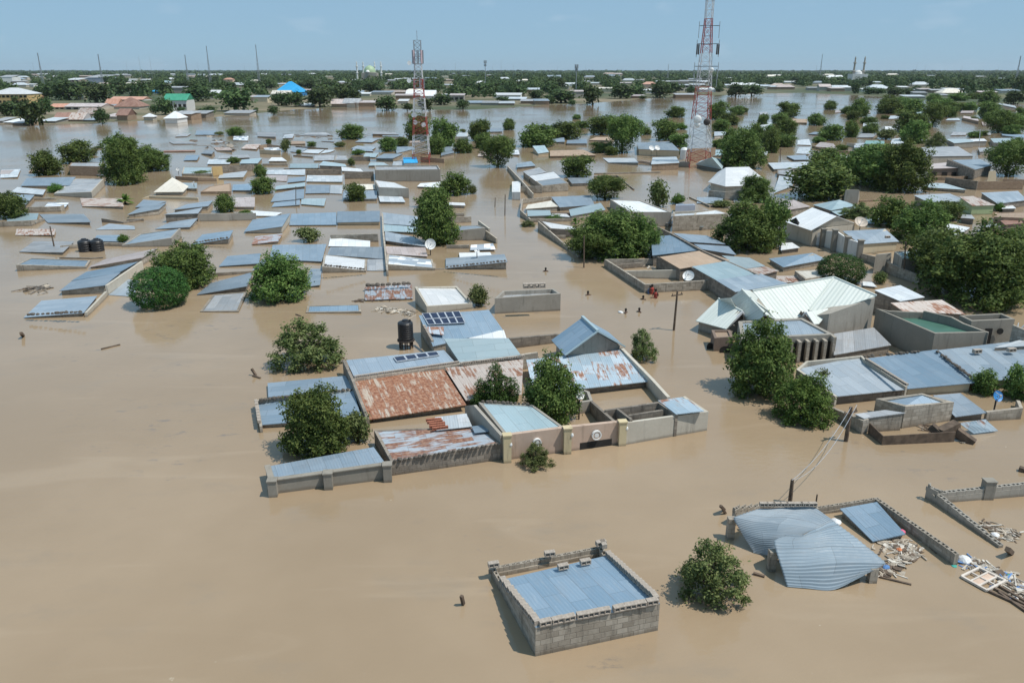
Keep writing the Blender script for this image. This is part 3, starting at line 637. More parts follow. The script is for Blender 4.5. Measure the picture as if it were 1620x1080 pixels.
for k in range(4): blocks(F5, [(120, 246, -.62), (405, 190, -.62), (670, 136, -.62), (690, 132, -.62)][k], [(140, 242, -.62), (430, 186, -.62), (690, 132, -.62), (700, 150, -.62)][k], 1, ['loose block on the left corner of the yard wall behind the nearest blue roof', 'loose block halfway along the yard wall behind the nearest blue roof', 'loose block near the right corner of the yard wall behind the nearest blue roof', 'block at the very right corner of the yard wall behind the nearest blue roof'][k], 'blocks on the low yard wall')

# ------------------------------------------------------------------ foreground: collapsed house with twisted roof
walls(F4, [(128, 262, 90), (255, 250, 30), (560, 262, 30), (868, 214, 40), (1290, 503, 58)], 'block', 'hollow block wall round the collapsed house with the twisted zinc roof', thick=0.22, side=-1, hollow=True)
root = empty('collapsed_house', F4(500, 450))
def cr(p0, p1, p2, p3, t): return .5 * ((2 * p1) + (p2 - p0) * t + (2 * p0 - 5 * p1 + 4 * p2 - p3) * t * t + (3 * p1 - p0 - 3 * p2 + p3) * t ** 3)
def crl(P, u):
    u = max(0, min(len(P) - 1.0001, u)); i = int(u); g_ = lambda k: P[max(0, min(len(P) - 1, k))]
    return cr(g_(i - 1), g_(i), g_(i + 1), g_(i + 2), u - i)
def sheet(rows, name, mat, seed=0):
    """sagging corrugated sheet: control rows run along the ribs, ribs follow one another down the rows"""
    P = [[F4(*q) for q in r] for r in rows]; span = sum((P[i + 1][1] - P[i][1]).length for i in range(len(P) - 1)); nu = int(span / .115) * 6; nv = 22; mb = MB(); G = []
    for i in range(nu + 1):
        u = i / nu * (len(P) - 1); k_ = min(len(P) - 2, int(u)); f_ = u - k_; line = [(P[k_][c].lerp(P[k_ + 1][c], f_) * .65 + crl([r[c] for r in P], u) * .35) for c in range(len(P[0]))]
        G.append([crl(line, j / nv * (len(line) - 1)) for j in range(nv + 1)])
    for i in range(nu + 1):
        for j in range(nv + 1):
            w_ = .018 * math.sin(2 * math.pi * i / 6) + .014 * math.sin(i * .021 + j * .55 + seed) * math.sin(j * .31 + i * .043 + 2 * seed) + .010 * math.sin(i * .09 + j * .9 + seed)
            G[i][j] = G[i][j] + Vector((0, 0, max(w_, .0 if G[i][j].z < .05 else -1)))
    for i in range(nu):
        for j in range(nv):
            q = [G[i][j], G[i][j + 1], G[i + 1][j + 1], G[i + 1][j]]; uv = [(a_ / nu * span, b_ / nv * 5.0) for a_, b_ in ((i, j), (i, j + 1), (i + 1, j + 1), (i + 1, j))]; mb.poly(q, uv, 0, True)
    o = mb.build(name, MAT[mat], root, merge=True); so_ = o.modifiers.new('thickness', 'SOLIDIFY'); so_.thickness = .012; return o
MAT['wave'] = roof_mat('loose_zinc_sheet', (0.215, 0.275, 0.325), (0.285, 0.35, 0.40), dirt=0.22, per=50, bump=0.0, sheet=(3.0, .9), metal=.05, rough=.55)
sheet([[(262, 275, -1.25), (400, 268, -1.3), (536, 265, -1.3), (645, 335, -1.25)], [(130, 316, -1.25), (265, 340, -1.12), (405, 352, -1.22), (560, 372, -1.3)], [(175, 400, -.65), (275, 425, -.70), (370, 420, -.95), (480, 408, -1.15)], [(234, 496, -.04), (285, 505, -.10), (332, 512, -.30), (400, 480, -.6)]], 'roof_sheet', 'wave', 1)
sheet([[(400, 405, -1.35), (480, 408, -1.36), (560, 372, -1.33), (645, 335, -1.25)], [(336, 440, -1.3), (480, 440, -1.34), (640, 435, -1.28), (780, 440, -1.2)], [(372, 565, -.70), (500, 560, -.80), (690, 545, -.95), (912, 552, -.85)], [(405, 672, -.03), (520, 682, -.03), (640, 688, -.04), (800, 612, -.5)]], 'roof_sheet', 'wave', 4)
for a, b in (((345, 500, -1.0), (360, 590, -.0)), ((865, 585, -.75), (870, 650, -.0)), ((130, 330, -1.1), (128, 400, 0)), ((780, 560, -.8), (790, 660, 0))):
    A, B = F4(*a), F4(*b); mb = MB(); mb.box((A.x, A.y + .25, A.z / 2 - .8), .32, .3, A.z + 1.5); mb.build('wall_stub', MAT['block'], root)
tag(root, 'collapsed house whose twisted corrugated zinc roof slides into the water', 'house', 'flooded houses')
house(F4, [(845, 440, 12), (1012, 402, 30), (866, 238, 40), (676, 272, 42)], 'blue', 'block', 'small zinc lean-to roof tilting inside the collapsed house compound', name='lean_to', par=0, over=.1)
blocks(F4, (265, 258, -1.42), (550, 258, -1.42), 8, 'dark block in the row on the back wall of the collapsed house', 'blocks on the collapsed house wall', size=.85)
pole(F4, 420, 242, 433, 124, 'short dark leaning post behind the collapsed house', r=.10, cross=False, name='wooden_post', cat='post')
pole(F4, 553, 252, 560, 200, 'thin stake rising from the back wall of the collapsed house', r=.04, cross=False, name='wooden_stake', cat='stake')
walls(F4, [(1640, 134, 62), (1172, 184, 50), (1125, 144, 78), (1172, 200, 48), (1492, 462, 14)], 'plaster', 'roofless grey block yard wall with a tall corner post at the right edge', thick=0.24, side=1, hollow=True)
wp = empty('wall_pier', F4(1440, 158)); pp = F4(1440, 158, 62)
mb = MB(); mb.box((pp.x, pp.y + .02, pp.z / 2 - .85), .5, .42, pp.z + 2.3); mb.box((pp.x, pp.y + .02, pp.z + .32), .56, .48, .05); mb.build('shaft', MAT['concrete'], wp); tag(wp, 'square concrete pier on the roofless yard wall at the right edge', 'pier')
def lump(Fm, x, y, s, mat, label, cat, name, z=0.0, fl=.6):
    o = bpy.data.objects.new(name, stone_mesh(name, int(x * 7 + y), mat)); COL.objects.link(o); p = Fm(x, y); k = Fm.m(x, y, s); o.location = p + Vector((0, 0, z + .15 * k)); o.scale = (k, k * .9, k * fl); o.rotation_euler = (0, 0, x); return tag(o, label, cat)
lump(F4, 988, 410, 42, 'pinkcloth', 'bright pink bundle lying beside the small lean-to roof', 'bundle', 'cloth_bundle', .15)
lump(F4, 978, 490, 26, 'orangecloth', 'small orange bundle in the litter right of the twisted roof', 'bundle', 'cloth_bundle', .05)
lump(F4, 1318, 545, 66, 'whitecloth', 'white cloth heap at the end of the long block wall', 'cloth', 'cloth_heap', .0)
lump(F4, 1262, 566, 30, 'tealcloth', 'teal bag afloat by the end of the long block wall', 'bag', 'plastic_bag', -.05, .4)
lump(F4, 1540, 606, 30, 'tealcloth', 'teal bag afloat right of the white metal gate', 'bag', 'plastic_bag', -.05, .4)
lump(F4, 910, 580, 40, 'bluecloth', 'blue and white bundle at the tip of the twisted roof', 'bundle', 'cloth_bundle', 0)
lump(F4, 655, 350, 60, 'whitecloth', 'pale sack lying in the gap between twisted roof and lean-to', 'sack', 'cloth_sack', 0, .5)
lump(F4, 1475, 412, 40, 'whitecloth', 'white rag on the yard wall at the right edge', 'rag', 'cloth_rag', 0, .4)
def scatter(Fm, name, pts, n, seed, smin, smax, mats, label=None):
    """floating litter nobody could count: sticks, bits of board and sheet in one drifting mat"""
    rg = random.Random(seed); mb = MB()
    for k in range(n):
        i = rg.randrange(len(pts) - 1); q = rg.random(); a, b = pts[i], pts[i + 1]
        x = a[0] + (b[0] - a[0]) * q + rg.gauss(0, a[2] / 2); y = a[1] + (b[1] - a[1]) * q + rg.gauss(0, a[2] / 3.2); p = Fm(x, y)
        L = rg.uniform(smin, smax)
        if rg.random() < .55: mb.box(p + Vector((0, 0, rg.uniform(0, .05))), L * 1.8, rg.uniform(.03, .07), .04, rg.uniform(0, 3.14), rg.randrange(len(mats)))
        else: mb.box(p + Vector((0, 0, rg.uniform(.0, .06))), L * .7, L * rg.uniform(.3, .7), .02, rg.uniform(0, 3.14), rg.randrange(len(mats)), ry=rg.uniform(-.4, .4), rx=rg.uniform(-.3, .3))
    o = mb.build(name, [MAT[m] for m in mats]); tag(o, label, None, None, 'stuff'); return o
scatter(F4, 'floating_debris', [(870, 470, 60), (1000, 470, 70), (1060, 500, 40), (960, 560, 50), (900, 600, 40)], 210, 1, .15, .6, ['litter', 'wood', 'rag', 'litter'], 'mat of soaked litter between twisted roof and block wall')
scatter(F4, 'floating_debris', [(1310, 540, 40), (1420, 570, 50), (1560, 660, 60), (1640, 720, 70)], 200, 2, .15, .5, ['litter', 'wood', 'rag', 'rag', 'litter', 'bluecloth'], 'litter drifting past the white metal gate')
scatter(F4, 'floating_debris', [(1400, 350, 30), (1500, 390, 50), (1570, 420, 50)], 80, 3, .12, .5, ['litter', 'wood', 'rag', 'litter'], 'litter caught inside the roofless yard at the right edge')
MAT['palepaint'] = flat('chalky_paint', (0.60, 0.53, 0.46), .7)
gt = empty('metal_gate', F4(1410, 630)); q = [F4(1300, 620, -.08), F4(1390, 576, -.1), F4(1526, 642, -.1), F4(1430, 692, -.08)]
mb = MB()
for i in range(4): mb.bar(q[i], q[(i + 1) % 4], .09)
for k in (.35, .68): mb.bar(q[0].lerp(q[3], k), q[1].lerp(q[2], k), .07)
mb.bar(q[0].lerp(q[1], .5), q[3].lerp(q[2], .5), .06); mb.build('frame', MAT['palepaint'], gt)
mb = MB(); dz = Vector((0, 0, -.02)); mb.poly([q[0].lerp(q[3], .36) + dz, q[1].lerp(q[2], .36) + dz, q[1].lerp(q[2], .67) + dz, q[0].lerp(q[3], .67) + dz]); mb.build('panel', MAT['peach'], gt)
tag(gt, 'fallen white metal gate floating flat beyond the block wall end', 'gate')
for k, (y0, y1) in enumerate(((690, 775), (672, 760), (655, 742), (700, 795))):
    plank(F4, (1430 + 20 * k, y0, -.06), (1640, y1 + 12, -.04), .10, ['long pole floating below the white metal gate, longest of four', 'floating pole second from the white metal gate', 'floating pole right beside the white metal gate', 'outermost floating pole at the right edge below the gate'][k], name='floating_pole', cat='pole')
plank(F4, (880, 622, -.04), (1042, 662, -.02), .08, 'thin stick floating off the tip of the twisted roof')
plank(F4, (232, 604, -.05), (290, 622, -.02), .12, 'short dark log afloat left of the twisted roof')
plank(F4, (68, 258, -.55), (90, 298, .0), .10, 'dark stub sticking up left of the collapsed house', name='broken_stub', cat='stub'); 
plank(F4, (1595, 70, -.1), (1640, 84, -.05), .30, 'dark floating board at the right edge of the flood')

# ------------------------------------------------------------------ centre compound
house(F1, [(150, 500, -.22), (602, 455, -.45), (562, 385, -.45), (146, 424, -.25)], 'blue', 'plaster', 'low blue zinc roof touching the water, farther of the two left of the rusty roof', over=.1)
house(F1, [(100, 648, -.25), (645, 600, -.5), (604, 465, -.5), (92, 516, -.3)], 'blue', 'block', 'low blue zinc roof with block edge, left of the rusty roof behind a leafy tree', over=.1)
walls(F1, [(104, 655, -.42), (80, 516, -.5), (590, 456, -.6)], 'block', 'thin block parapet round the low blue roof left of the rusty roof', thick=.15, side=-1)
GC = 'loose blocks on the centre compound'
blocks(F1, (102, 640, -.45), (84, 522, -.5), 8, 'loose block on the left edge of the low blue roof beside the rusty roof', GC, size=.8)
blocks(F1, (100, 518, -.55), (585, 460, -.6), 22, 'small dark stone on the ridge between the two low blue roofs', 'stones between the two low blue roofs', kind='stone', size=.22)
h = house(F1, [(610, 396, -1.0), (1152, 318, -1.0), (1088, 248, -1.15), (566, 302, -1.15)], 'blue', 'dark', 'long blue zinc roof carrying a row of four solar panels', over=.12)
def solar(h, Fm, a, b, c, d, nu, nv, z, zz=None):
    for j in range(nv):
        for i in range(nu):
            def pt(u, v):
                x = (a[0] * (1 - u) + b[0] * u) * (1 - v) + (d[0] * (1 - u) + c[0] * u) * v; y = (a[1] * (1 - u) + b[1] * u) * (1 - v) + (d[1] * (1 - u) + c[1] * u) * v
                return Fm(x, y, -(z + (zz or 0) * v))
            e = .04; P = [pt((i + s) / nu, (j + t_) / nv) for s, t_ in ((e, e), (1 - e, e), (1 - e, 1 - e), (e, 1 - e))]
            mb = MB(); mb.poly([p + Vector((0, 0, .10)) for p in P], None, 0); sp_ = mb.build('solar_panel', MAT['solar'], h); mb = MB()
            for q in range(4): mb.bar(P[q] + Vector((0, 0, .09)), P[(q + 1) % 4] + Vector((0, 0, .09)), .06, 0)
            mb.build('frame', MAT['alu'], sp_)
solar(h, F1, (835, 318), (1066, 282), (1050, 262), (816, 293), 4, 1, 1.08, .03)
house(F1, [(690, 618, 26), (1207, 540, 38), (1086, 350, -.95), (600, 408, -.95)], 'rust', 'dark', 'broad rust red corrugated roof in the middle of the walled compound', over=.25)
walls(F1, [(560, 300, -1.05), (606, 398, -1.12), (690, 612, -.62)], 'dark', 'dark block gable wall along the left side of the rust red roof', thick=.18, side=-1)
walls(F1, [(606, 402, -1.12), (1170, 322, -1.12), (1390, 290, -1.12), (1590, 262, -1.12)], 'block', 'long block ridge wall behind the rusty roofs of the compound', thick=.2)
blocks(F1, (615, 396, -1.12), (1165, 318, -1.12), 34, 'block in the long row on the ridge wall behind the rust red roof', 'row of blocks on the ridge wall', size=.72, dz=.005)
blocks(G8, (490, 412, -1.12), (1010, 350, -1.12), 26, 'block in the row between the pale aqua roof and the rusty roof', 'row of blocks below the pale aqua roof', size=.75, dz=.005)
house(G8, [(522, 716, -.55), (1000, 668, -.55), (1015, 366, -1.0), (346, 442, -1.0)], 'rustpale', 'dark', 'faded rusty roof right of the rust red roof, partly behind dark conifers', over=.25)
house(F2, [(352, 482, -.55), (992, 412, 38), (832, 240, -1.0), (312, 300, -1.0)], 'mix', 'dark', 'patched blue and rust zinc roof below the blue gabled house', over=.25)
walls(F2, [(830, 236, -1.12), (994, 402, -.85), (1082, 498, -.9)], 'palewall', 'pale sloping edge wall right of the patched zinc roof', thick=.22, side=-1)
# tank behind, aqua roof, panelled roof
h = house(G8, [(470, 392, -1.05), (1008, 350, -1.1), (888, 188, -1.75), (336, 192, -1.75)], 'aqua', 'plaster', 'smooth pale aqua roof above the row of blocks', over=.08, axis='x')
h = house(G8, [(242, 256, -.8), (840, 116, -.95), (718, -54, -1.65), (121, -7, -1.65)], 'blue', 'block', 'blue zinc roof carrying ten solar panels in two rows', par=0, over=.1, name='flooded_house')
solar(h, M2, (1090, 862), (1325, 850), (1288, 775), (1048, 790), 5, 2, 1.35, .28)
mb = MB(); P = [G8(200, 150, -1.27), G8(335, 165, -1.2), G8(335, 95, -1.4), G8(190, 95, -1.42)]
slab(mb, [p + Vector((0, 0, .045)) for p in P], .03); mb.build('rusty_sheet', MAT['patch'], h)
blocks(G8, (165, 90, -1.60), (240, 225, -1.02), 8, 'block on the left edge of the solar panelled blue roof', GC, size=.8)
house(G8, [(402, 186, -.85), (872, 190, -.85), (848, 118, -.95), (400, 172, -.95)], 'white', 'plaster', 'narrow bright white roof between the aqua roof and the solar panels', over=.05)
walls(F2, [(225, 188, 55), (488, 164, 45)], 'dark', 'dark stained yard wall left of the blue gabled house', thick=.25)
# gabled blue house
e = [F2(520, 277, -1.2), F2(448, 213, -1.2)]; R1, R0 = F2(694, 150, -2.75), F2(612, 74, -2.75); er1 = F2(840, 231, -1.2); er0 = er1 + (R0 - R1); root = empty('gabled_house', (R1 + er1) / 2 * 1.0); root.location.z = 0
mb = MB(); e0 = e[0] + (R0 - R1)
slab(mb, [e[0], R1, R0, e0], .06, axis=None); slab(mb, [er1, er0, R0 + Vector((.012, 0, 0)), R1 + Vector((.012, 0, 0))], .06); mb.build('roof', MAT['blue'], root)
mb = MB(); ins = (R0 - R1).normalized(); a, b, c_ = e[0] + ins * .35, er1 + ins * .35, R1 + ins * .35
a2, b2 = a.lerp(b, .06), b.lerp(a, .06)
mb.poly([(a2.x, a2.y, -2), (b2.x, b2.y, -2), (b2.x, b2.y, 1.22), (c_.x, c_.y, 2.6), (a2.x, a2.y, 1.22)], [(0, -2), (6, -2), (6, 1.2), (3, 2.6), (0, 1.2)])
back = (R0 - R1) - ins * .7
for p, q in ((a2, a2 + back), (b2, b2 + back)): mb.wallq(p, q, 1.2, 1.2, -2)
d_ = back; mb.poly([(a2 + d_).xy.to_3d() - Vector((0, 0, 2)), (b2 + d_).xy.to_3d() - Vector((0, 0, 2)), Vector(((b2 + d_).x, (b2 + d_).y, 1.2)), c_ + d_ - Vector((0, 0, .15)), Vector(((a2 + d_).x, (a2 + d_).y, 1.2))])
mb.build('wall', MAT['plaster'], root)
mb = MB(); mb.bar(R1 + Vector((0, 0, .03)), R0 + Vector((0, 0, .03)), .2); mb.bar(e[0] + Vector((0, 0, .03)), R1 + Vector((0, 0, .03)), .10); mb.bar(er1 + Vector((0, 0, .03)), R1 + Vector((0, 0, .03)), .10); mb.build('ridge_cap', MAT['aqua'], root)
tag(root, 'steep blue gabled roof with grey gable end, between aqua roof and open water', 'house', 'flooded houses')
# front: zinc strip behind pillared wall
house(F1, [(170, 935, -.72), (775, 852, -.78), (712, 765, -.85), (150, 868, -.62)], 'blue', 'block', 'blue zinc strip roof behind the pillared front wall under the leafy tree', over=.05)
fw = walls(F1, [(134, 868, 60), (158, 948, 70), (800, 858, 78)], 'concrete', 'grey front wall with three square pillars before the blue strip roof', thick=.2, side=1, coping='concrete')
for k, (x, y, hh) in enumerate(((174, 942, 76), (470, 902, 78), (786, 858, 82))):
    p = F1(x, y, hh); box_part('pillar', fw, 'concrete', (p.x, p.y - .10, -.5), (.42, .42, 2 * (p.z + .55)), .12)
    box_part('pillar_cap', fw, 'concrete', (p.x, p.y - .10, p.z + .08), (.50, .50, .07), .12)
h = house(F1, [(806, 845, 74), (1390, 748, 86), (1292, 652, -.85), (714, 676, -.9)], 'patch', 'dark', 'patchy rust and tin roof in front of the rust red roof', par=0.02, wt=.16)
mb = MB(); slab(mb, [F1(1048, 676, -.98), F1(1238, 655, -.98), F1(1208, 586, -1.0), F1(1040, 606, -1.0)], .03); o = mb.build('loose_sheet', MAT['pale']); tag(o, 'loose pale tin sheet lying between the two rusty roofs', 'tin sheet')
mb = MB(); slab(mb, [F1(1252, 690, -1.03), F1(1340, 680, -1.06), F1(1290, 648, -1.0), F1(1235, 655, -1.0)], .03); o = mb.build('loose_sheet', MAT['blue']); tag(o, 'loose blue zinc sheet on the right of the patchy rust roof', 'tin sheet')
for k in range(5): blocks(F1, (1005 + 8 * k, 628 + 11 * k, -.98), (1062 + 8 * k, 622 + 11 * k, -.98), 1, ['topmost', 'second', 'middle', 'fourth', 'lowest'][k] + ' brick rail of the red pile on the patchy rust roof', 'red bricks on the patchy rust roof', size=1.0)
for o in COL.objects:
    if o.get('group') == 'red bricks on the patchy rust roof': o.data = bpy.data.meshes.get('brick_shape') or block_mesh('brick_shape', .9, .16, .14, 'brick')
blocks(F1, (815, 842, 76), (1380, 752, 88), 22, 'small stone along the front parapet of the patchy rust roof', 'stones on the patchy rust roof', kind='stone', size=.2)
# pink gate front
gw = walls(F2, [(192, 705, 132), (525, 662, 130), (815, 632, 118)], 'pinkwall', 'pink gate wall with yellow pilasters, round emblems and a drowned dark gateway', thick=.25)
for x, y, hh in ((210, 700, 140), (532, 662, 132), (826, 628, 122)):
    p = F2(x, y, hh); box_part('pilaster', gw, 'ochre', (p.x, p.y - .08, -.4), (.42, .36, 2 * (p.z + .42)), .15); box_part('pilaster_cap', gw, 'ochre', (p.x, p.y - .08, p.z + .05), (.5, .44, .07), .15)
def on_line(a, b, px):
    lo, hi = 0.0, 1.0
    for _ in range(40):
        m = (lo + hi) / 2
        if proj(a.lerp(b, m))[0] < px: lo = m
        else: hi = m
    return a.lerp(b, lo)
A, B = F2(192, 705, 132), F2(815, 632, 118); A.z = B.z = 0; ga, gb = on_line(A, B, F2.src(597, 0)[0]), on_line(A, B, F2.src(767, 0)[0]); n = Vector(((B - A).y, -(B - A).x, 0)).normalized(); n = n if n.y < 0 else -n
mb = MB(); mb.box((ga + gb) / 2 + n * .0 + Vector((0, 0, -.2)), (gb - ga).length, .06, 1.25, math.atan2((B - A).y, (B - A).x)); mb.build('gateway', MAT['opening'], gw)
A, B = F2(230, 830), F2(805, 757); n = Vector(((B - A).y, -(B - A).x, 0)).normalized(); n = n if n.y < 0 else -n
for (x, y, hh, rr_) in ((368, 738, 75, .24), (685, 699, 72, .28)):
    p = F2(x, y, hh); qm = n.to_track_quat('Z', 'Y').to_matrix(); mb = MB(); c = p + n * .10
    mb.lathe(c, [(rr_ * .75, .0), (rr_ * .78, .05), (rr_, .05), (rr_ * 1.02, -.1)], 24, 0, qm); mb.lathe(c, [(.001, .04), (rr_ * .45, .04), (rr_ * .5, 0)], 20, 0, qm); mb.lathe(c, [(0.001, .012), (rr_ * .76, .012)], 24, 1, qm); mb.build('emblem', [MAT['dishwhite'], MAT['pinkwall']], gw)
    for s in (-1, 1): pass
for x, y, hh in ((222, 740, 95), (548, 690, 100), (838, 655, 90)):
    p = F2(x, y, hh); c = p + n * .3; mb = MB(); mb.lathe(c, [(.06, -.1), (.09, 0), (.06, .1), (.02, .13)], 10); mb.bar(c, c - n * .2, .03); mb.build('lamp', MAT['dishwhite'], gw)
house(F2, [(198, 700, 128), (517, 662, 126), (348, 540, -1.55), (58, 526, -1.75)], 'aqua', 'plaster', 'pale streaked roof behind the pink gate wall', par=.04, wt=.16, name='flooded_house')
walls(F2, [(0, 545, -.9), (46, 540, -1.75), (190, 700, 126)], 'plaster', 'grey side wall from the conifers to the pink gate wall', thick=.18, side=-1)
lump(F2, 198, 672, 22, 'stone', 'dark stone on the corner of the pale roof behind the pink wall', 'stone', 'roof_stone', 1.68)
blocks(F2, (70, 524, -1.78), (330, 538, -1.6), 12, 'small stone along the back edge of the pale roof by the conifers', 'stones behind the pale roof', kind='stone', size=.2)
walls(F2, [(826, 640, 118), (1286, 577, 100), (1160, 494, -1.5)], 'palewall', 'plain grey plastered yard wall right of the pink gate wall', thick=.2, side=1)
h = house(F2, [(1112, 590, -1.45), (1262, 573, -1.45), (1158, 497, -1.45), (1016, 516, -1.4)], 'mix', 'dark', 'small patched zinc roof in the corner of the grey yard', over=.45)
walls(F2, [(736, 572, -1.2), (1016, 530, -1.35), (1108, 592, -1.4)], 'dark', 'inner wall behind the roofless rooms of the grey yard', thick=.18)
walls(F2, [(862, 598, -1.25), (1045, 570, -1.25)], 'dark', 'low partition inside the roofless rooms of the grey yard', thick=.16)
walls(F2, [(806, 560, -1.25), (880, 616, -1.5)], 'dark', 'cross partition on the left of the roofless rooms', thick=.16, side=-1)
walls(F2, [(585, 530, 62), (668, 518, 60), (650, 470, 40), (610, 455, 36)], 'plaster', 'stub of yard wall beside the white dish behind the leafy tree', thick=.18, side=1)
walls(F2, [(668, 520, 58), (790, 626, -1.3)], 'dark', 'dark yard wall running from the white dish to the pink gate wall', thick=.18, side=-1)
dish(F2, 597, 488, 1.6, 22, 'white satellite dish right of the leafy tree in the centre compound', az=-70, el=35)
# twin things left of the compound
tp = F1(882, 250); root = empty('tank_stand', (tp.x, tp.y + .4, 0)); mb = MB(); zt = F1(878, 213, 40).z; r_ = F1.m(878, 220, 40)
c = Vector((tp.x, tp.y + .55, 0))
for k in range(8): mb.tube([c + Vector((r_ * .85 * math.cos(k * .785), r_ * .85 * math.sin(k * .785), -2)), c + Vector((r_ * .85 * math.cos(k * .785), r_ * .85 * math.sin(k * .785), zt))], .05, 6)
mb.lathe(c + Vector((0, 0, zt)), [(.01, 0), (r_ * 1.15, 0), (r_ * 1.15, .1), (.01, .1)], 20)
mb.lathe(c + Vector((0, 0, zt * .45)), [(r_ * .9, 0), (r_ * .9, .06), (r_ * .84, .06), (r_ * .84, 0)], 20); mb.build('platform', MAT['iron'], root); tag(root, 'round iron stand rising from the water under the lone black tank', 'tank stand')
def tank(c, r, hh, label):
    mb = MB(); prof = [(.01, 0), (r * .97, 0), (r, .06)]
    for k in range(7): z0 = .1 + (hh - .2) * k / 7; prof += [(r, z0), (r, z0 + hh * .07), (r * .955, z0 + hh * .085), (r * .955, z0 + hh * .115)]
    prof += [(r, hh * .95), (r * .9, hh), (r * .35, hh * 1.09), (r * .33, hh * 1.09)]; root = empty('water_tank', c); mb.lathe(c, prof, 28); mb.build('shell', MAT['tankblack'], root)
    l = MB(); l.lathe(c + Vector((0, 0, hh * 1.09)), [(r * .38, -.02), (r * .38, .06), (.01, .1)], 16); l.lathe(c + Vector((r * .6, 0, hh * 1.03)), [(.09, 0), (.09, .14), (.01, .16)], 10); l.build('lid', MAT['tankblack'], root); return tag(root, label, 'water tank', 'black water tanks')
tank(c + Vector((0, 0, zt + .1)), r_ * 1.0, F1(875, 108, 143).z - zt - .15, 'lone black water tank on an iron stand behind the compound')
for x, y, lb in ((522, 398, 'left one of the twin black water tanks standing in the water'), (600, 396, 'right one of the twin black water tanks, its rim catching light')):
    p = M1(x, y); rr_ = M1.m(x, y, 40); tank(Vector((p.x, p.y + rr_, -.9)), rr_, .9 + M1(x, 326, 66).z, lb)

# ------------------------------------------------------------------ right: zinc compound
house(F3, [(692, 520, 48), (1046, 484, 46), (822, 322, -1.4), (505, 384, -1.25)], 'zinc', 'dark', 'large zinc roof with a pale parapet, left end of the long zinc row', par=0, over=.2)
walls(F3, [(690, 520, 50), (498, 386, -1.32), (545, 346, -1.5), (822, 318, -1.5), (842, 338, -1.5), (1046, 470, 60)], 'palewall', 'pale parapet framing the left zinc roof of the long row', thick=.16, side=-1)
house(F3, [(1048, 482, 44), (1378, 452, 50), (1192, 288, -1.35), (832, 334, -1.35)], 'blue', 'creamwall', 'two toned zinc roof in the middle of the long zinc row', over=.2)
house(F3, [(1378, 446, 48), (1760, 425, 46), (1640, 240, -1.4), (1196, 292, -1.4)], 'zinc', 'dark', 'wide zinc roof running off the right edge behind two bushes', over=.2)
GR = 'stones weighing down the long zinc row'
blocks(F3, (826, 328, -1.36), (1110, 300, -1.36), 15, 'dark stone on the back edge of the two toned zinc roof', GR, kind='stone', size=.24, skip=.2)
blocks(F3, (1190, 300, -1.36), (1360, 430, -.9), 15, 'pale stone on the seam between two zinc roofs of the long row', GR + ' seam', kind='stone', size=.24, skip=.2)
blocks(F3, (842, 342, -1.5), (1040, 466, -1.2), 20, 'white edged block on the parapet between left and middle zinc roof', GR + ' parapet', size=.75)
blocks(F3, (1360, 306, -1.35), (1410, 304, -1.35), 1, 'single dark block on the wide zinc roof at the right edge', None, size=1.3)
blocks(F3, (1530, 300, -1.35), (1580, 298, -1.35), 1, 'dark block by the curved pole on the wide zinc roof', None, size=1.3)
house(F3, [(1036, 570, 108), (1276, 548, 92), (1116, 504, -1.6), (890, 530, 62)], 'blue', 'block', 'tall block house with a small blue roof in front of the zinc row', par=.06, wt=.2)
house(F3, [(832, 628, 72), (1036, 600, 88), (935, 586, -1.1), (786, 606, -1.0)], 'grey', 'block', 'low grey lean-to roof left of the tall block house', over=.04)
house(F3, [(1282, 620, 26), (1437, 600, 40), (1306, 503, -.95), (1172, 514, -.95)], 'blue', 'dark', 'drooping blue roof right of the tall block house', over=.15)
walls(F3, [(652, 568, 40), (828, 640, 66), (856, 632, 70)], 'block', 'block yard wall beside the bright green tree, ending in a corner stub', thick=.2, side=1)
walls(F3, [(858, 650, 52), (926, 716, 44), (1285, 694, 50)], 'wood', 'fence of rusted dark planks standing in the water before the block house', thick=.06, name='plank_fence', cat='fence')
walls(F3, [(1440, 598, 44), (1616, 578, 54), (1600, 540, 30)], 'block', 'low block wall at the right edge below the blue dish', thick=.2)
mb = MB(); slab(mb, [F3(1372, 702, -.1), F3(1492, 688, -.12), F3(1430, 632, -.7), F3(1300, 650, -.7)], .03); o = mb.build('fallen_sheet', MAT['mix']); tag(o, 'fallen corrugated sheet with a rust stripe dipping into the water', 'tin sheet')
plank(F3, (1285, 690, -.5), (1372, 752, .05), .45, 'grey board sliding into the water past the plank fence', th=.05)
plank(F3, (1160, 665, -.7), (1200, 700, -.4), .4, 'pale board leaning inside the plank fence')
plank(F3, (1205, 700, -.45), (1290, 660, -.75), .5, 'wide grey board at the end of the plank fence')
dish(F3, 1487, 518, 1.1, 26, 'blue satellite dish in the yard at the right edge', mat='dishblue', az=-75, el=25)
p1, t1 = pole(F3, 742, 740, 768, 572, 'stout wooden electric pole leaning right before the block house', r=.115)
p2 = F4(432, 126, -2.1)
wire(t1, p2, 'slack cable from the leaning pole down to the collapsed house', .5)
wire(t1 + Vector((.4, .2, .05)), p2 + Vector((.1, 0, 0)), 'second cable hanging lower beside the slack one', .9)
scatter(F3, 'floating_debris', [(1100, 660, 40), (1200, 690, 30), (1350, 730, 40)], 60, 5, .15, .5, ['litter', 'wood', 'wood'], 'broken boards inside the plank fence')

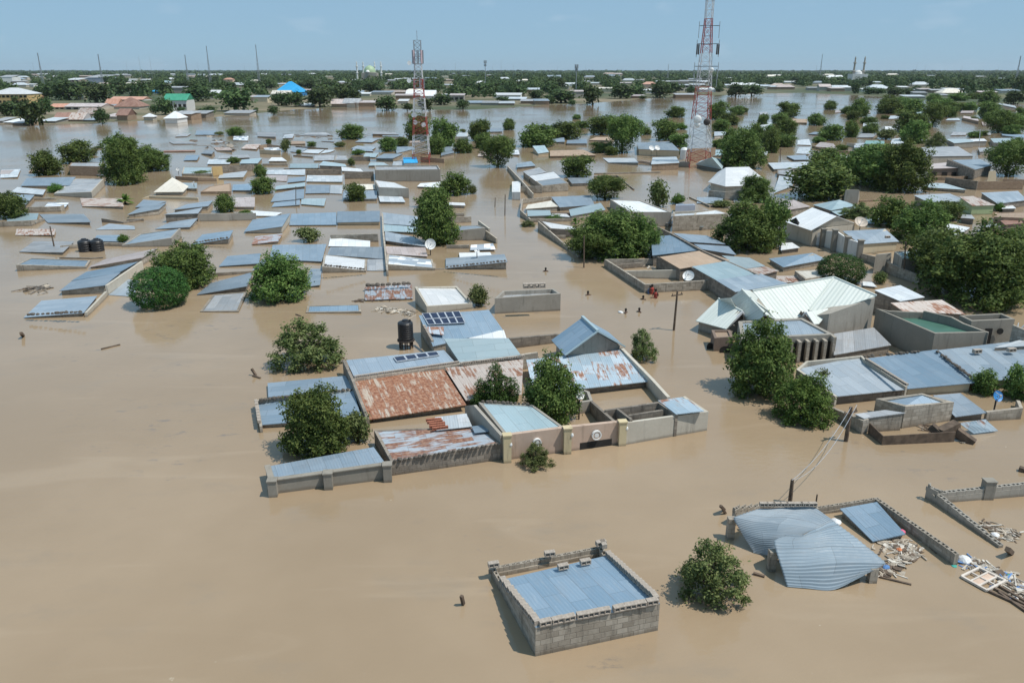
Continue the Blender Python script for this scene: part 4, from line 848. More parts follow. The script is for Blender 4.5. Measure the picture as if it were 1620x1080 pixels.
# white mansion
def on_plane(Fm, refs, pts):
    """where the sight lines through picture points meet the plane of three surveyed points"""
    A, B, C_ = refs; n = (B - A).cross(C_ - A); o = Vector((0, 0, CAM_H)); out = []
    for x, y in pts: d = Fm(x, y) - o; out.append(o + d * ((A - o).dot(n) / d.dot(n)))
    return out
class RAW:
    sc = 1
    def __call__(s, *p): return Vector(p)
    def src(s, x, y): return (1240, 490)
k1, k2, k3 = W(690, 402, -1.7), W(905, 394, -1.7), W(1160, 68, -4.2)
v958, vL, v560 = on_plane(W, (k1, k2, k3), ((958, 334), (510, 178), (560, 235)))
r1 = W(1502, 216, -3.35); r2, = on_plane(W, (k3, v958, r1), ((1120, 345),))
g1, g2 = W(938, 344, -2.35), W(1112, 318, -2.45); g3, = on_plane(W, (g1, g2, W(1040, 440, -1.6)), ((1003, 443),)); g4, = on_plane(W, (g1, g2, W(1040, 440, -1.6)), ((1120, 346),))
w1, w2, w3 = W(425, 166, -2.9), W(604, 356, -2.75), W(335, 232, -1.7); w4, w5 = on_plane(W, (w1, w2, w3), ((455, 408), (572, 402))); w6, w7 = on_plane(W, (w1, w2, k1), ((560, 235), (500, 175)))
x1, x2, x3 = W(236, 240, -2.1), W(428, 342, -2.0), W(54, 416, -.85); x4, = on_plane(W, (x1, x2, x3), ((298, 482),)); x5 = W(456, 410, -1.1); x6, x7 = on_plane(W, (x1, x2, x5), ((334, 232), (376, 310)))
T_ = lambda *P: [tuple(p) for p in P]
polyhouse(RAW(), 'white_mansion', 'big white mansion with a hipped and gabled white roof', [T_(k1, k2, v958, k3, vL, v560), T_(v958, r2, r1, k3), T_(g1, g2, g4, W(1040, 440, -1.6), g3), T_(w1, w3, w4, w5, w2), T_(w1, w2, k1, w6, w7), T_(x1, x2, x4, x3), T_(x1, x6, x7, x5, x2)],
 [T_(*[W(*q) for q in ((1045, 432, -1.5), (1125, 354, -2.4), (1492, 226, -3.15), (1190, 110, -3.1), (560, 205, -2.5), (500, 380, -1.0), (700, 405, -1.4))]), T_(*[W(*q) for q in ((80, 418, -.85), (300, 472, -.85), (430, 405, -1.0), (330, 250, -1.0))])], None, 'mint', 'plaster')
mans = [o for o in COL.objects if o.name == 'white_mansion'][0]
for (a, b, c) in (((300, 480, -.85), (455, 410, -1.1), (429, 346, -2.05)), ((572, 404, -1.28), (688, 404, -1.65), (604, 362, -2.5)), ((905, 394, -1.68), (1000, 440, -1.5), (937, 348, -2.3))):
    mb = MB(); A, B, C_ = W(*a), W(*b), W(*c); sft = Vector((-.12, .25, 0)); P = [p + sft for p in (A, B, C_)]; mb.poly(P); mb.poly([p + Vector((-.1, .2, 0)) for p in P[::-1]]); mb.build('gable', MAT['brownwall'], mans)
    m_ = MB(); m_.bar(A, C_, .14); m_.bar(B, C_, .14); m_.build('bargeboard', MAT['whitepaint'], mans)
mb = MB()
for a, b in ((vL, k3), (k3, r1), (k3, v958), (w1, w2), (x1, x2)): mb.bar(a + Vector((0, 0, .02)), b + Vector((0, 0, .02)), .11)
mb.build('ridge_cap', MAT['mint'], mans)
ph = house(W, [(205, 555, 106), (352, 545, 112), (330, 490, -1.05), (180, 490, -1.05)], 'concrete' if 0 else 'brownroof', 'brownwall', 'brown arched porch at the water end of the white mansion', par=.12, name='arched_porch', cat='porch')
for x0, x1, yb, yt in ((238, 334, 662, 612), (142, 200, 640, 592)):
    P = []
    for k in range(9): a = math.pi * k / 8; P.append((x0 + (x1 - x0) * (.5 - .5 * math.cos(a)), yb - (yb - yt) * (.35 + .65 * math.sin(a)), (yb - yt) * (.35 + .65 * math.sin(a))))
    P = [W(x, y, hh) for x, y, hh in P]; mb = MB(); dd = Vector((0, -.32 if x0 > 210 else -.1, 0)); P = [p + dd for p in P]; P = [Vector((P[0].x, P[0].y, -.3))] + P + [Vector((P[-1].x, P[-1].y, -.3))]
    mb.poly(P); mb.poly([p + Vector((0, .1, 0)) for p in P[::-1]]); mb.build('arch', MAT['opening'], ph)
# fluted blue roofed building
h = house(W, [(420, 560, -1.85), (1160, 526, -1.85), (908, 394, -1.85), (395, 420, -1.85)], 'blue', 'plaster', 'blue roofed block with tall fins beside the white mansion', par=.10, wt=.3, name='finned_building', cat='building')
A, B = W(420, 710), W(1160, 716)
for k in range(8):
    x = 1150 - k * 68; p = W(x, 531 + k * 3, -1.85); zt_ = 1.85 - (.0 if k == 0 else .25); mb = MB(); mb.box((p.x, p.y - .22, zt_ / 2 - .6), .22, .6, zt_ + 1.2); mb.build('fin', MAT['block'], h)
for k in range(7):
    x = 1116 - k * 68; p = W(x, 534 + k * 3, -1.85); mb = MB(); mb.box((p.x, p.y + .02, .4), .75, .12, 2.0); mb.build('shaded_recess', MAT['opening'], h)  # near-black boxes between the fins: the fins' cast shadow put into the colour
house(W, [(1160, 690, -.75), (1620, 610, -.8), (1480, 470, -1.0), (1160, 520, -1.0)], 'grey', 'dark', 'flat grey weathered roof between the finned block and the green courtyard', over=.1)
# courtyard with green floor
cw = walls(X, [(560, 360, -2.2), (170, 345, -2.3), (40, 322, -2.3), (668, 590, -2.25), (1245, 576, -2.0)], 'concrete', 'high concrete courtyard walls round a green pool of water', thick=.22, side=1)
walls(X, [(1245, 574, -2.0), (1160, 545, -2.1), (985, 480, -2.2), (860, 412, -2.4), (560, 345, -2.4)], 'concrete', 'stepped right wall of the green courtyard, broken along its top', thick=.22, side=1)
mb = MB(); z_ = 1.75; mb.poly([X(684, 612, -z_), X(1215, 600, -z_), X(565, 385, -z_), X(100, 352, -z_)]); o = mb.build('green_pool', MAT['greenslab']); tag(o, 'still green water filling the high concrete courtyard', 'pool')
h = house(X, [(1062, 458, -2.4), (1525, 436, -2.4), (1382, 374, -2.4), (930, 396, -2.4)], 'grey', 'concrete', 'open topped concrete box right of the green courtyard', par=1.1, wt=.22, name='concrete_box', cat='building')
p = X(1388, 450, -2.4) - Vector((0, .02, .85)); mb = MB(); mb.lathe(p + Vector((0, -.03, 0)), [(.001, 0), (.24, 0), (.24, -.06)], 14, 0, Vector((0, -1, 0)).to_track_quat('Z', 'Y').to_matrix()); mb.build('round_hole', MAT['opening'], h)
p = X(1268, 455, -2.4); mb = MB(); mb.box((p.x, p.y + .02, 1.2), .5, .08, 1.2); mb.build('doorway', MAT['opening'], h)
walls(X, [(1500, 500, -2.6), (1640, 560, -2.4)], 'block', 'block wall leaving the picture right of the concrete box', thick=.22)
house(X, [(330, 352, -1.7), (1000, 384, -1.5), (742, 230, -1.7), (196, 262, -1.9)], 'rustpale', 'dark', 'rust streaked roof behind the green courtyard', over=.1)
house(X, [(300, 246, -1.6), (560, 200, -1.6), (300, 74, -1.9), (22, 126, -2.1)], 'pale', 'dark', 'bluish white roof beside the flooded lane, left of the wide tree', over=.06)
house(X, [(1300, 740, -1.5), (1660, 720, -1.5), (1640, 640, -1.7), (1420, 700, -1.6)], 'pale', 'dark', 'pale curved sheet roof at the right edge below the concrete box', over=.05)
mb = MB(); pts = []
for k in range(9):
    a = math.pi * k / 8; pts.append(X(1560, 480, -2.6) + Vector((.8 * (1 - math.cos(a)) * .5 + .1 * k, 0, 1.2 * math.sin(a) - 1.2)))
mb.tube([X(1560, 480, -.2)] + pts, .05, 6); o = mb.build('bent_pipe', MAT['alu']); tag(o, 'pale bent pipe arching at the right edge under the wide tree', 'pipe')
# ------------------------------------------------------------------ middle distance: drowned houses, one line each
def many(Fm, rows, **kw):
    for r in rows:
        d, roof, wall, par = r[0], r[1], r[2], r[3]; house(Fm, r[4:], roof, wall, desc=d, par=par, **kw)
def wmany(Fm, rows, **kw):
    for d, mat, pts in rows: walls(Fm, pts, mat, desc=d, **kw)
SB, SL = 'sloping blue zinc roof', 'low blue zinc roof'
many(M1, [
 (SL, 'blue', 'block', 0, (150, 808, 8), (530, 778, 26), (615, 672, 24), (262, 702, 6)),
 (SB, 'blue', 'block', 0, (375, 640, 30), (664, 604, 58), (762, 524, 60), (452, 580, 18)),
 (SB, 'blue', 'block', 0, (452, 576, 18), (745, 528, 44), (872, 456, 60), (545, 520, 18)),
 ('pinkish worn roof', 'pink', 'block', 0, (560, 490, 12), (900, 430, 50), (995, 370, 55), (665, 440, 8)),
 ('long low blue roof', 'blue', 'block', .05, (100, 476, 40), (545, 488, 12), (572, 446, 12), (190, 432, 14)),
 (SL, 'blue', 'block', 0, (590, 325, 8), (750, 328, 14), (758, 286, 10), (612, 288, 6)),
 ('grey roof with a tall end wall', 'zinc', 'plaster', .06, (770, 350, 14), (1085, 306, 55), (1142, 245, 60), (885, 280, 12)),
 ('stone edged blue roof', 'blue', 'block', 0, (1215, 347, 4), (1450, 308, 38), (1476, 256, 40), (1280, 284, 8)),
 (SL, 'zinc', 'block', 0, (980, 249, 4), (1202, 236, 16), (1252, 180, 36), (1075, 206, 8)),
 ('tiny gabled grey roof', 'zinc', 'block', 0, (605, 253, 3), (855, 251, 4), (850, 230, 4), (690, 214, 18)),
 (SB, 'blue', 'dark', 0, (1245, 664, 6), (1562, 610, 38), (1602, 520, 46), (1332, 592, 10)),
 ('flat grey roof', 'grey', 'block', .04, (1265, 770, 6), (1510, 768, 8), (1562, 645, 10), (1345, 664, 6)),
 (SB, 'blue', 'block', 0, (1385, 484, 8), (1640, 466, 16), (1650, 402, 12), (1440, 420, 6)),
 (SL, 'zinc', 'dark', 0, (668, 664, 3), (850, 676, 4), (880, 575, 10), (790, 565, 14)),
 ('small grey roof', 'zinc', 'block', 0, (70, 88, 14), (165, 92, 20), (218, 34, 20), (60, 30, 8)),
])
wmany(M1, [('low wall', 'block', [(380, 356, 24), (640, 335, 22), (780, 340, 20)]), ('dark broken wall', 'dark', [(640, 182, 26), (780, 205, 10), (905, 185, 12)]),
 ('low wall', 'block', [(160, 112, 34), (380, 106, 34), (405, 96, 40)]), ('thin wall', 'block', [(215, 56, 10), (350, 52, 12)]), ('low wall', 'block', [(-20, 205, 32), (195, 195, 36), (282, 184, 12)]),
 ('dark stony wall', 'dark', [(1335, 530, 22), (1600, 514, 14)]), ('gable end wall', 'palewall', [(664, 606, 62), (890, 452, 60)]), ('gable end wall', 'palewall', [(534, 778, 28), (664, 642, 34)]), ('low wall', 'dark', [(375, 430, 8), (580, 432, 8), (650, 428, 8)])])
many(G3, [
 ('grey roof with a stained wall', 'zinc', 'dark', 0, (400, 940, 90), (765, 928, 86), (812, 866, 40), (600, 905, 20)),
 (SB, 'zinc', 'block', 0, (10, 942, 40), (350, 880, 66), (426, 815, 60), (150, 862, 20)),
 (SL, 'blue', 'block', 0, (95, 862, 16), (262, 852, 22), (430, 800, 24), (180, 782, 10)),
 (SB, 'blue', 'block', 0, (500, 890, 30), (872, 850, 50), (925, 790, 40), (642, 832, 16)),
 ('flat pinkish roof', 'pink', 'palewall', 0, (1140, 858, 28), (1370, 858, 28), (1372, 754, 14), (1130, 760, 12)),
 ('rusty brown roof', 'brownroof', 'mud', .06, (790, 698, 22), (1115, 692, 30), (1115, 606, 22), (890, 640, 16)),
 (SL, 'blue', 'block', 0, (1130, 682, 18), (1340, 682, 22), (1342, 610, 14), (1140, 622, 12)),
 ('pale zinc roof', 'pale', 'creamwall', 0, (980, 552, 12), (1250, 540, 26), (1292, 474, 26), (1000, 510, 10)),
 ('pale blue roof', 'aqua', 'block', .05, (590, 506, 20), (915, 502, 28), (915, 436, 18), (612, 434, 14)),
 ('pale zinc roof', 'pale', 'block', 0, (860, 402, 14), (1100, 402, 14), (1140, 350, 12), (880, 354, 12)),
 ('pale blue roof', 'aqua', 'dark', 0, (1212, 396, 16), (1400, 396, 26), (1450, 336, 22), (1230, 356, 10)),
 ('dark grey roof', 'grey', 'dark', 0, (980, 345, 22), (1320, 332, 20), (1300, 304, 15), (990, 314, 12)),
 ('floating grey roof', 'grey', 'block', 0, (500, 186, 8), (760, 186, 6), (690, 164, 10), (450, 164, 5)),
 ('thin drowned ridge', 'grey', 'dark', 0, (900, 176, 6), (1040, 172, 6), (1030, 156, 6), (910, 162, 6)),
 ('thin drowned ridge', 'maroon', 'mud', 0, (390, 270, 8), (730, 265, 10), (740, 252, 8), (400, 258, 6)),
])
wmany(G3, [('long grey wall', 'plaster', [(770, 935, 82), (1380, 926, 78)]), ('brown mud wall', 'mud', [(520, 532, 34), (760, 548, 40), (960, 556, 30)]), ('dark grey wall', 'dark', [(1020, 424, 72), (1360, 408, 66)]),
 ('ochre wall', 'yellow', [(915, 432, 104), (1022, 428, 100)]), ('beige yard wall', 'creamwall', [(1420, 248, 46), (1640, 262, 42)]), ('brown yard wall', 'mud', [(1420, 204, 40), (1500, 190, 44), (1640, 208, 30)]), ('cream yard wall', 'creamwall', [(170, 770, 4), (240, 742, 26), (760, 762, 24)]), ('thin wall', 'block', [(0, 990, 22), (180, 986, 24)])])
polyhouse(G3, 'pyramid_house', 'cream pyramid roofed house standing alone by the open brown lane', [[(290, 702, -.55), (606, 698, -.55), (490, 545, -2.7)], [(606, 698, -.55), (664, 640, -.55), (490, 545, -2.7)], [(664, 640, -.55), (420, 640, -.55), (490, 545, -2.7)], [(420, 640, -.55), (290, 702, -.55), (490, 545, -2.7)]], [[(312, 698, -.55), (596, 694, -.55), (650, 645, -.55), (420, 645, -.55)]], None, 'cream', 'palewall')
dish(G3, 718, 606, 1.2, 18, 'small pale dish beside the cream pyramid roof', az=-140, el=30)
dish(G3, 552, 460, 1.0, 20, 'small white dish on a rod behind the cream pyramid roof', az=-100, el=30)
many(T1, [
 ('broad blue roof', 'blue', 'block', 0, (130, 936, 12), (440, 934, 18), (480, 880, 12), (170, 886, 12)), (SL, 'pale', 'block', 0, (65, 976, 10), (272, 992, 16), (290, 960, 10), (110, 944, 10)),
 ('grey concrete roof', 'grey', 'palewall', .04, (340, 985, 14), (578, 975, 42), (656, 892, 46), (480, 890, 14)), ('low grey house', 'grey', 'mud', .05, (436, 810, 60), (650, 815, 62), (650, 790, 52), (450, 790, 50)),
 (SL, 'pale', 'block', 0, (0, 885, 5), (110, 880, 8), (130, 830, 6), (10, 835, 4)), ('pink worn roof', 'pink', 'block', 0, (0, 862, 6), (60, 858, 8), (90, 835, 6), (5, 838, 4)), (SL, 'zinc', 'block', 0, (560, 800, 6), (650, 800, 10), (655, 755, 10), (570, 765, 6)),
])
many(G4, [
 ('wide blue roof', 'blue', 'block', 0, (388, 986, 12), (892, 982, 14), (890, 850, 12), (412, 866, 12)), ('wide blue roof', 'blue', 'creamwall', 0, (896, 958, 34), (1356, 950, 40), (1356, 834, 18), (904, 840, 16)),
 ('white roof', 'white', 'block', 0, (-50, 884, 12), (240, 888, 16), (312, 852, 16), (-20, 830, 10)), (SB, 'blue', 'block', 0, (190, 738, 10), (455, 712, 26), (456, 606, 20), (240, 650, 10)),
 (SL, 'blue', 'block', 0, (462, 708, 16), (545, 698, 20), (552, 600, 20), (462, 608, 16)), (SL, 'blue', 'block', 0, (200, 792, 8), (502, 768, 18), (502, 716, 14), (230, 746, 8)), ('low pale roof', 'aqua', 'block', 0, (514, 762, 12), (762, 780, 14), (782, 700, 12), (520, 704, 12)),
 (SL, 'blue', 'block', 0, (560, 648, 10), (820, 642, 12), (820, 560, 8), (570, 560, 8)), ('flat pale roof', 'pale', 'block', 0, (822, 646, 8), (950, 652, 8), (962, 560, 8), (830, 560, 8)), (SB, 'aqua', 'dark', 0, (230, 608, 18), (556, 570, 34), (560, 530, 22), (250, 570, 10)),
 (SL, 'blue', 'block', 0, (370, 532, 10), (560, 512, 22), (562, 465, 14), (380, 490, 10)), ('flat pale roof', 'pale', 'block', 0, (120, 442, 8), (556, 452, 10), (560, 390, 8), (120, 400, 8)), ('flat pale roof', 'pale', 'creamwall', 0, (570, 520, 14), (956, 524, 18), (960, 458, 12), (580, 454, 12)),
 ('tilted white roof', 'white', 'plaster', 0, (952, 408, 18), (1180, 416, 20), (1150, 386, 16), (945, 364, 20)), ('round edged white roof', 'white', 'block', 0, (1240, 348, 12), (1450, 350, 14), (1400, 320, 12), (1290, 320, 12)),
 ('pale tilted roof', 'aqua', 'dark', 0, (705, 348, 42), (1002, 362, 16), (985, 335, 14), (750, 304, 16)), (SL, 'aqua', 'block', 0, (395, 376, 16), (695, 376, 16), (702, 330, 12), (400, 330, 10)), ('small white roof', 'white', 'block', 0, (165, 302, 20), (365, 302, 20), (312, 264, 14), (200, 264, 16)),
 ('flat pale roof', 'pale', 'block', 0, (520, 212, 8), (700, 222, 8), (762, 180, 8), (580, 180, 8)), ('flat pale roof', 'pale', 'block', 0, (720, 222, 8), (820, 208, 8), (880, 184, 8), (772, 184, 8)), ('flat pale roof', 'grey', 'block', 0, (650, 298, 12), (868, 292, 12), (870, 240, 8), (660, 242, 8)), ('grey house', 'grey', 'plaster', .05, (870, 292, 36), (1030, 292, 36), (1002, 244, 12), (892, 240, 20)),
 ('grey ridge roof', 'zinc', 'block', 0, (1060, 192, 14), (1290, 198, 14), (1240, 150, 10), (1080, 150, 10)), ('wide grey roof', 'zinc', 'block', 0, (1310, 272, 18), (1490, 277, 28), (1602, 226, 22), (1400, 224, 12)), ('low grey roof', 'zinc', 'dark', 0, (1090, 98, 8), (1272, 102, 12), (1340, 66, 16), (1190, 54, 8)),
 (SL, 'zinc', 'block', 0, (400, 202, 6), (512, 212, 8), (590, 166, 6), (420, 154, 6)), ('thin drowned roof', 'grey', 'dark', 0, (480, 30, 5), (800, 34, 6), (760, 8, 6), (700, 4, 4)), ('low grey roof', 'zinc', 'block', 0, (720, 90, 4), (865, 96, 8), (870, 76, 8), (800, 88, 5)), (SL, 'aqua', 'block', 0, (1180, 255, 12), (1310, 262, 12), (1340, 220, 10), (1200, 215, 10)),
 (SL, 'zinc', 'block', 0, (1380, 40, 6), (1600, 44, 8), (1620, 10, 6), (1400, 12, 6)), ('pale roof', 'pale', 'block', 0, (1490, 352, 20), (1620, 358, 22), (1610, 305, 14), (1500, 308, 12)), ('flat pinkish roof', 'pink', 'block', 0, (110, 500, 6), (360, 520, 6), (370, 455, 6), (150, 450, 5)),
])
wmany(G4, [('brown yard wall', 'dark', [(560, 402, 54), (945, 396, 52)]), ('brown yard wall', 'dark', [(975, 422, 74), (1288, 415, 76)]), ('dark low wall', 'dark', [(1045, 256, 46), (1250, 256, 46)]), ('thin dark wall', 'dark', [(455, 142, 12), (640, 158, 14), (800, 166, 12)]), ('low wall', 'block', [(100, 332, 20), (370, 330, 22)]), ('dark low wall', 'dark', [(430, 240, 12), (636, 256, 12)]), ('thin dark wall', 'dark', [(330, 384, 8), (700, 380, 8), (940, 384, 12)])])
many(T2, [
 ('long parapet house', 'grey', 'plaster', .25, (755, 836, 72), (1166, 832, 78), (1150, 806, 55), (750, 808, 55)), ('white topped house', 'white', 'plaster', .02, (775, 945, 66), (966, 952, 62), (880, 915, 32), (750, 900, 34)), ('low pale roof', 'pale', 'block', 0, (785, 1036, 14), (946, 1038, 12), (925, 1005, 10), (775, 1000, 10)),
 (SL, 'blue', 'block', 0, (550, 1022, 12), (766, 1017, 16), (766, 965, 10), (555, 966, 10)), ('flat beige roof', 'cream', 'block', 0, (545, 962, 5), (756, 958, 6), (750, 926, 5), (600, 926, 5)), ('white roof', 'white', 'block', 0, (1020, 940, 12), (1166, 947, 14), (1170, 910, 10), (1040, 920, 8)),
 (SB, 'zinc', 'block', 0, (890, 730, 12), (1010, 700, 14), (985, 688, 12), (880, 690, 10)), (SB, 'zinc', 'dark', 0, (1170, 745, 14), (1255, 725, 18), (1230, 685, 10), (1180, 690, 10)), (SL, 'aqua', 'block', 0, (710, 808, 10), (840, 805, 12), (800, 788, 10), (720, 790, 10)),
 ('grey ridge roof', 'grey', 'mud', 0, (735, 608, 12), (905, 612, 10), (880, 598, 8), (740, 592, 8)), ('flat pale roof', 'pale', 'block', 0, (1160, 700, 10), (1300, 700, 12), (1290, 672, 8), (1170, 672, 8)), ('pale house', 'pale', 'palewall', .03, (1240, 625, 22), (1340, 625, 24), (1340, 600, 14), (1250, 600, 14)),
 (SL, 'zinc', 'block', 0, (1440, 596, 8), (1560, 592, 10), (1550, 572, 6), (1450, 574, 6)), (SL, 'zinc', 'dark', 0, (600, 700, 8), (740, 706, 8), (760, 690, 6), (640, 682, 6)), ('thin drowned roof', 'grey', 'dark', 0, (300, 610, 5), (480, 615, 6), (440, 598, 6), (330, 600, 5)),
 ('small blue shed', 'brightblue', 'whitewall', 0, (935, 792, 40), (1025, 790, 42), (1015, 755, 20), (930, 758, 18)),
])
wmany(T2, [('brick red wall', 'mud', [(1040, 752, 34), (1190, 766, 26)]), ('pale wall', 'palewall', [(1180, 610, 10), (1240, 622, 14)])])
many(M2, [
 ('narrow blue roof strip', 'zinc', 'block', 0, (805, 216, 10), (1022, 230, 16), (1030, 170, 15), (800, 144, 8)), ('narrow pale roof strip', 'aqua', 'block', 0, (805, 263, 12), (1022, 270, 16), (1022, 236, 12), (805, 220, 10)), ('tilted blue roof', 'zinc', 'dark', 0, (820, 322, 24), (1088, 362, 18), (1010, 300, 20), (815, 264, 15)),
 ('dusty pinkish roof', 'pink', 'block', 0, (830, 406, 12), (1086, 422, 12), (1072, 366, 12), (815, 358, 12)), ('part white roof', 'wpatch', 'block', .03, (825, 472, 40), (1132, 496, 16), (1115, 440, 10), (830, 408, 16)), ('long blue roof', 'zinc', 'block', 0, (1200, 496, 10), (1592, 456, 52), (1572, 408, 42), (1200, 434, 10)),
 ('small white roof', 'white', 'dark', 0, (1290, 442, 16), (1492, 416, 22), (1482, 396, 16), (1285, 400, 12)), ('slatted panel roof', 'wpatch', 'dark', 0, (1355, 382, 12), (1516, 377, 14), (1500, 340, 10), (1360, 350, 10)), ('grey walled house', 'zinc', 'plaster', .05, (1250, 262, 62), (1452, 242, 78), (1402, 224, 40), (1258, 230, 40)),
 ('white roof', 'white', 'block', 0, (1190, 96, 20), (1326, 100, 18), (1320, 84, 12), (1188, 78, 12)), ('wide blue roof', 'blue', 'block', 0, (85, 440, 8), (416, 454, 14), (446, 344, 8), (105, 350, 8)), ('pale white roof', 'white', 'block', 0, (458, 357, 8), (722, 362, 12), (722, 324, 26), (470, 302, 14)),
 ('wide blue roof', 'zinc', 'block', 0, (450, 412, 8), (810, 438, 8), (810, 362, 10), (470, 364, 8)), ('bright white roof', 'white', 'block', .02, (418, 486, 42), (696, 512, 12), (702, 440, 10), (430, 410, 16)), ('flat grey slab', 'grey', 'block', 0, (702, 512, 5), (818, 512, 5), (810, 440, 5), (706, 440, 5)),
 ('dusty half sunk sheet roof', 'zinc', 'block', 0, (300, 616, 5), (406, 602, 16), (416, 500, 12), (345, 500, 6)), ('torn rusty roof', 'patch', 'dark', 0, (690, 697, 10), (992, 687, 10), (986, 600, 8), (690, 616, 6)), ('low blue roof barely above water', 'blue', 'block', .03, (315, 776, 6), (666, 771, 12), (660, 724, 10), (325, 734, 6)),
 ('white corrugated roof in raised walls', 'white', 'palewall', .14, (1080, 738, 50), (1370, 720, 34), (1272, 610, 30), (1004, 614, 108)), (SB, 'blue', 'palewall', 0, (-75, 266, 12), (166, 233, 46), (216, 150, 60), (-22, 190, 8)), ('rusty strip roof', 'patch', 'block', 0, (-28, 346, 6), (140, 326, 18), (168, 278, 16), (-5, 296, 10)),
 (SL, 'zinc', 'dark', 0, (-30, 515, 6), (75, 470, 10), (140, 440, 14), (40, 440, 12)),
])
wmany(M2, [('block wall', 'block', [(470, 288, 36), (770, 280, 52)]), ('block wall', 'block', [(1205, 352, 22), (1350, 350, 24)]), ('block wall', 'block', [(1210, 150, 20), (1318, 150, 20)]), ('block wall', 'block', [(1205, 178, 36), (1362, 170, 38)]), ('pale pier wall', 'palewall', [(1472, 246, 60), (1405, 196, 55)]), ('block wall', 'block', [(1450, 258, 60), (1518, 308, 34)]), ('long thin wall', 'block', [(762, 508, 5), (1210, 500, 6)]), ('seam wall', 'block', [(825, 508, 40), (800, 262, 30), (795, 150, 20)])], )
house(M3, [(-110, 688, 98), (308, 658, 108), (265, 626, 70), (-60, 640, 70)], 'grey', 'plaster', 'plain open topped concrete block house rising from the brown water', par=.35, wt=.22)
blocks(M3, (90, 622, -2.6), (192, 618, -2.6), 3, 'pale block on the back wall of the open topped block house', 'blocks on the open block house', size=2.0)
dish(M2, 1102, 345, 1.3, 32, 'upright white satellite dish below the tall dark tree', az=-75, el=15)
dish(M2, 1398, 392, 1.2, 16, 'small white dish on the small white roof right of the tall tree', az=-60, el=60)
# right of the lane
many(M3, [
 ('beige weathered roof', 'cream', 'block', 0, (85, 122, 30), (292, 106, 30), (246, 70, 26), (100, 96, 26)), (SL, 'blue', 'block', 0, (300, 112, 26), (522, 96, 30), (492, 36, 24), (248, 46, 24)), (SB, 'aqua', 'block', 0, (372, 167, 34), (592, 127, 40), (562, 84, 30), (360, 126, 30)), ('pale roof strip', 'aqua', 'block', 0, (100, 167, 34), (250, 162, 24), (240, 130, 24), (95, 130, 30)),
 ('narrow white roof', 'white', 'block', 0, (250, 166, 24), (372, 174, 24), (340, 150, 22), (255, 145, 22)), ('long white roof', 'white', 'dark', .03, (240, 246, 56), (432, 256, 50), (396, 232, 40), (176, 196, 52)), ('white parapet roof', 'white', 'plaster', .10, (740, 142, 96), (1010, 142, 92), (812, 68, 46), (622, 62, 50)),
 ('long walled house', 'plaster' if 0 else 'pale', 'block', .30, (1020, 168, 98), (1366, 152, 96), (1296, 128, 60), (1020, 140, 60)), ('blue grey box', 'zinc', 'bluegrey', .05, (1035, 100, 50), (1160, 98, 50), (1150, 90, 40), (1040, 92, 40)), ('wide blue roof', 'blue', 'dark', 0, (888, 416, -1.3), (1190, 382, -1.3), (1000, 288, -1.45), (880, 300, -1.45)),
 ('flat brown roof', 'brownroof', 'dark', 0, (1062, 500, -1.35), (1380, 446, -1.35), (1204, 384, -1.4), (934, 426, -1.4)), ('wide pale blue roof', 'aqua', 'dark', 0, (1292, 572, -1.45), (1532, 536, -1.45), (1380, 448, -1.5), (1138, 486, -1.5)), ('blue strip roof', 'blue', 'dark', 0, (1120, 330, -1.3), (1352, 345, -1.2), (1232, 290, -1.3), (1020, 275, -1.5)),
 ('narrow blue roof', 'blue', 'dark', 0, (1200, 376, -1.2), (1420, 412, -1.1), (1370, 358, -1.2), (1150, 344, -1.3)), (SL, 'aqua', 'dark', 0, (1460, 502, -1.2), (1602, 482, -1.2), (1502, 430, -1.2), (1328, 416, -1.2)), ('dusty patched roof', 'rustpale', 'dark', 0, (1562, 542, -1.2), (1690, 512, -1.2), (1602, 486, -1.2), (1472, 502, -1.2)),
 ('thin white roof', 'white', 'block', .02, (1150, 160, 92), (1366, 152, 94), (1292, 128, 70), (1160, 145, 75)),
])
house(W, [(372, 186, -1.45), (792, 118, -1.45), (572, 40, -1.5), (214, 90, -1.5)], 'zinc', 'dark', 'rippled zinc roof directly behind the white mansion', over=.06)
wmany(M3, [('outer block wall', 'block', [(250, 44, 22), (70, 62, 30), (60, 130, 40), (120, 186, 20), (376, 180, 20)]), ('brown wall', 'brownwall', [(245, 145, 30), (370, 146, 30)]), ('outer block wall', 'block', [(164, 200, 56), (330, 345, 26), (420, 400, 30)]), ('inner wall', 'block', [(245, 290, 20), (340, 290, 22)])])
walls(M3, [(910, 230, -1.7), (1010, 280, -1.6), (1200, 384, -1.55), (1560, 540, -1.5)], 'dark', 'long dark wall crossing behind the blue, brown and pale roofs', thick=.22, side=1)
walls(M3, [(1276, 578, 44), (1140, 488, -1.3), (925, 424, -1.3)], 'dark', 'tall dark wall edging the yard with the white dish', thick=.2, side=1)
walls(M3, [(910, 436, 40), (585, 440, 46), (840, 600, 54), (1280, 572, 62), (1412, 652, 50)], 'block', 'block yard wall round the water filled enclosure with the white dish', thick=.24, side=1)
walls(M3, [(700, 515, 44), (1105, 508, 60)], 'palewall', 'pale inner wall across the enclosure with the white dish', thick=.2)
walls(M3, [(640, 478, 30), (830, 462, 30)], 'dark', 'dark partition in the far corner of the dish enclosure', thick=.2)
walls(M3, [(700, 516, 40), (622, 462, 34)], 'dark', 'short dark partition by the left wall of the dish enclosure', thick=.2, side=-1)
scatter(M3, 'floating_debris', [(640, 450, 20), (800, 480, 30), (900, 490, 20)], 60, 6, .2, .8, ['litter', 'wood', 'rag'], 'litter in the far corner of the dish enclosure')
dish(M3, 1118, 548, 1.2, 34, 'large white satellite dish in the water filled enclosure', az=-115, el=40)
pole(M3, 455, 494, 456, 290, 'slim pole in the lane before the wide dark tree', r=.07, cross=False)
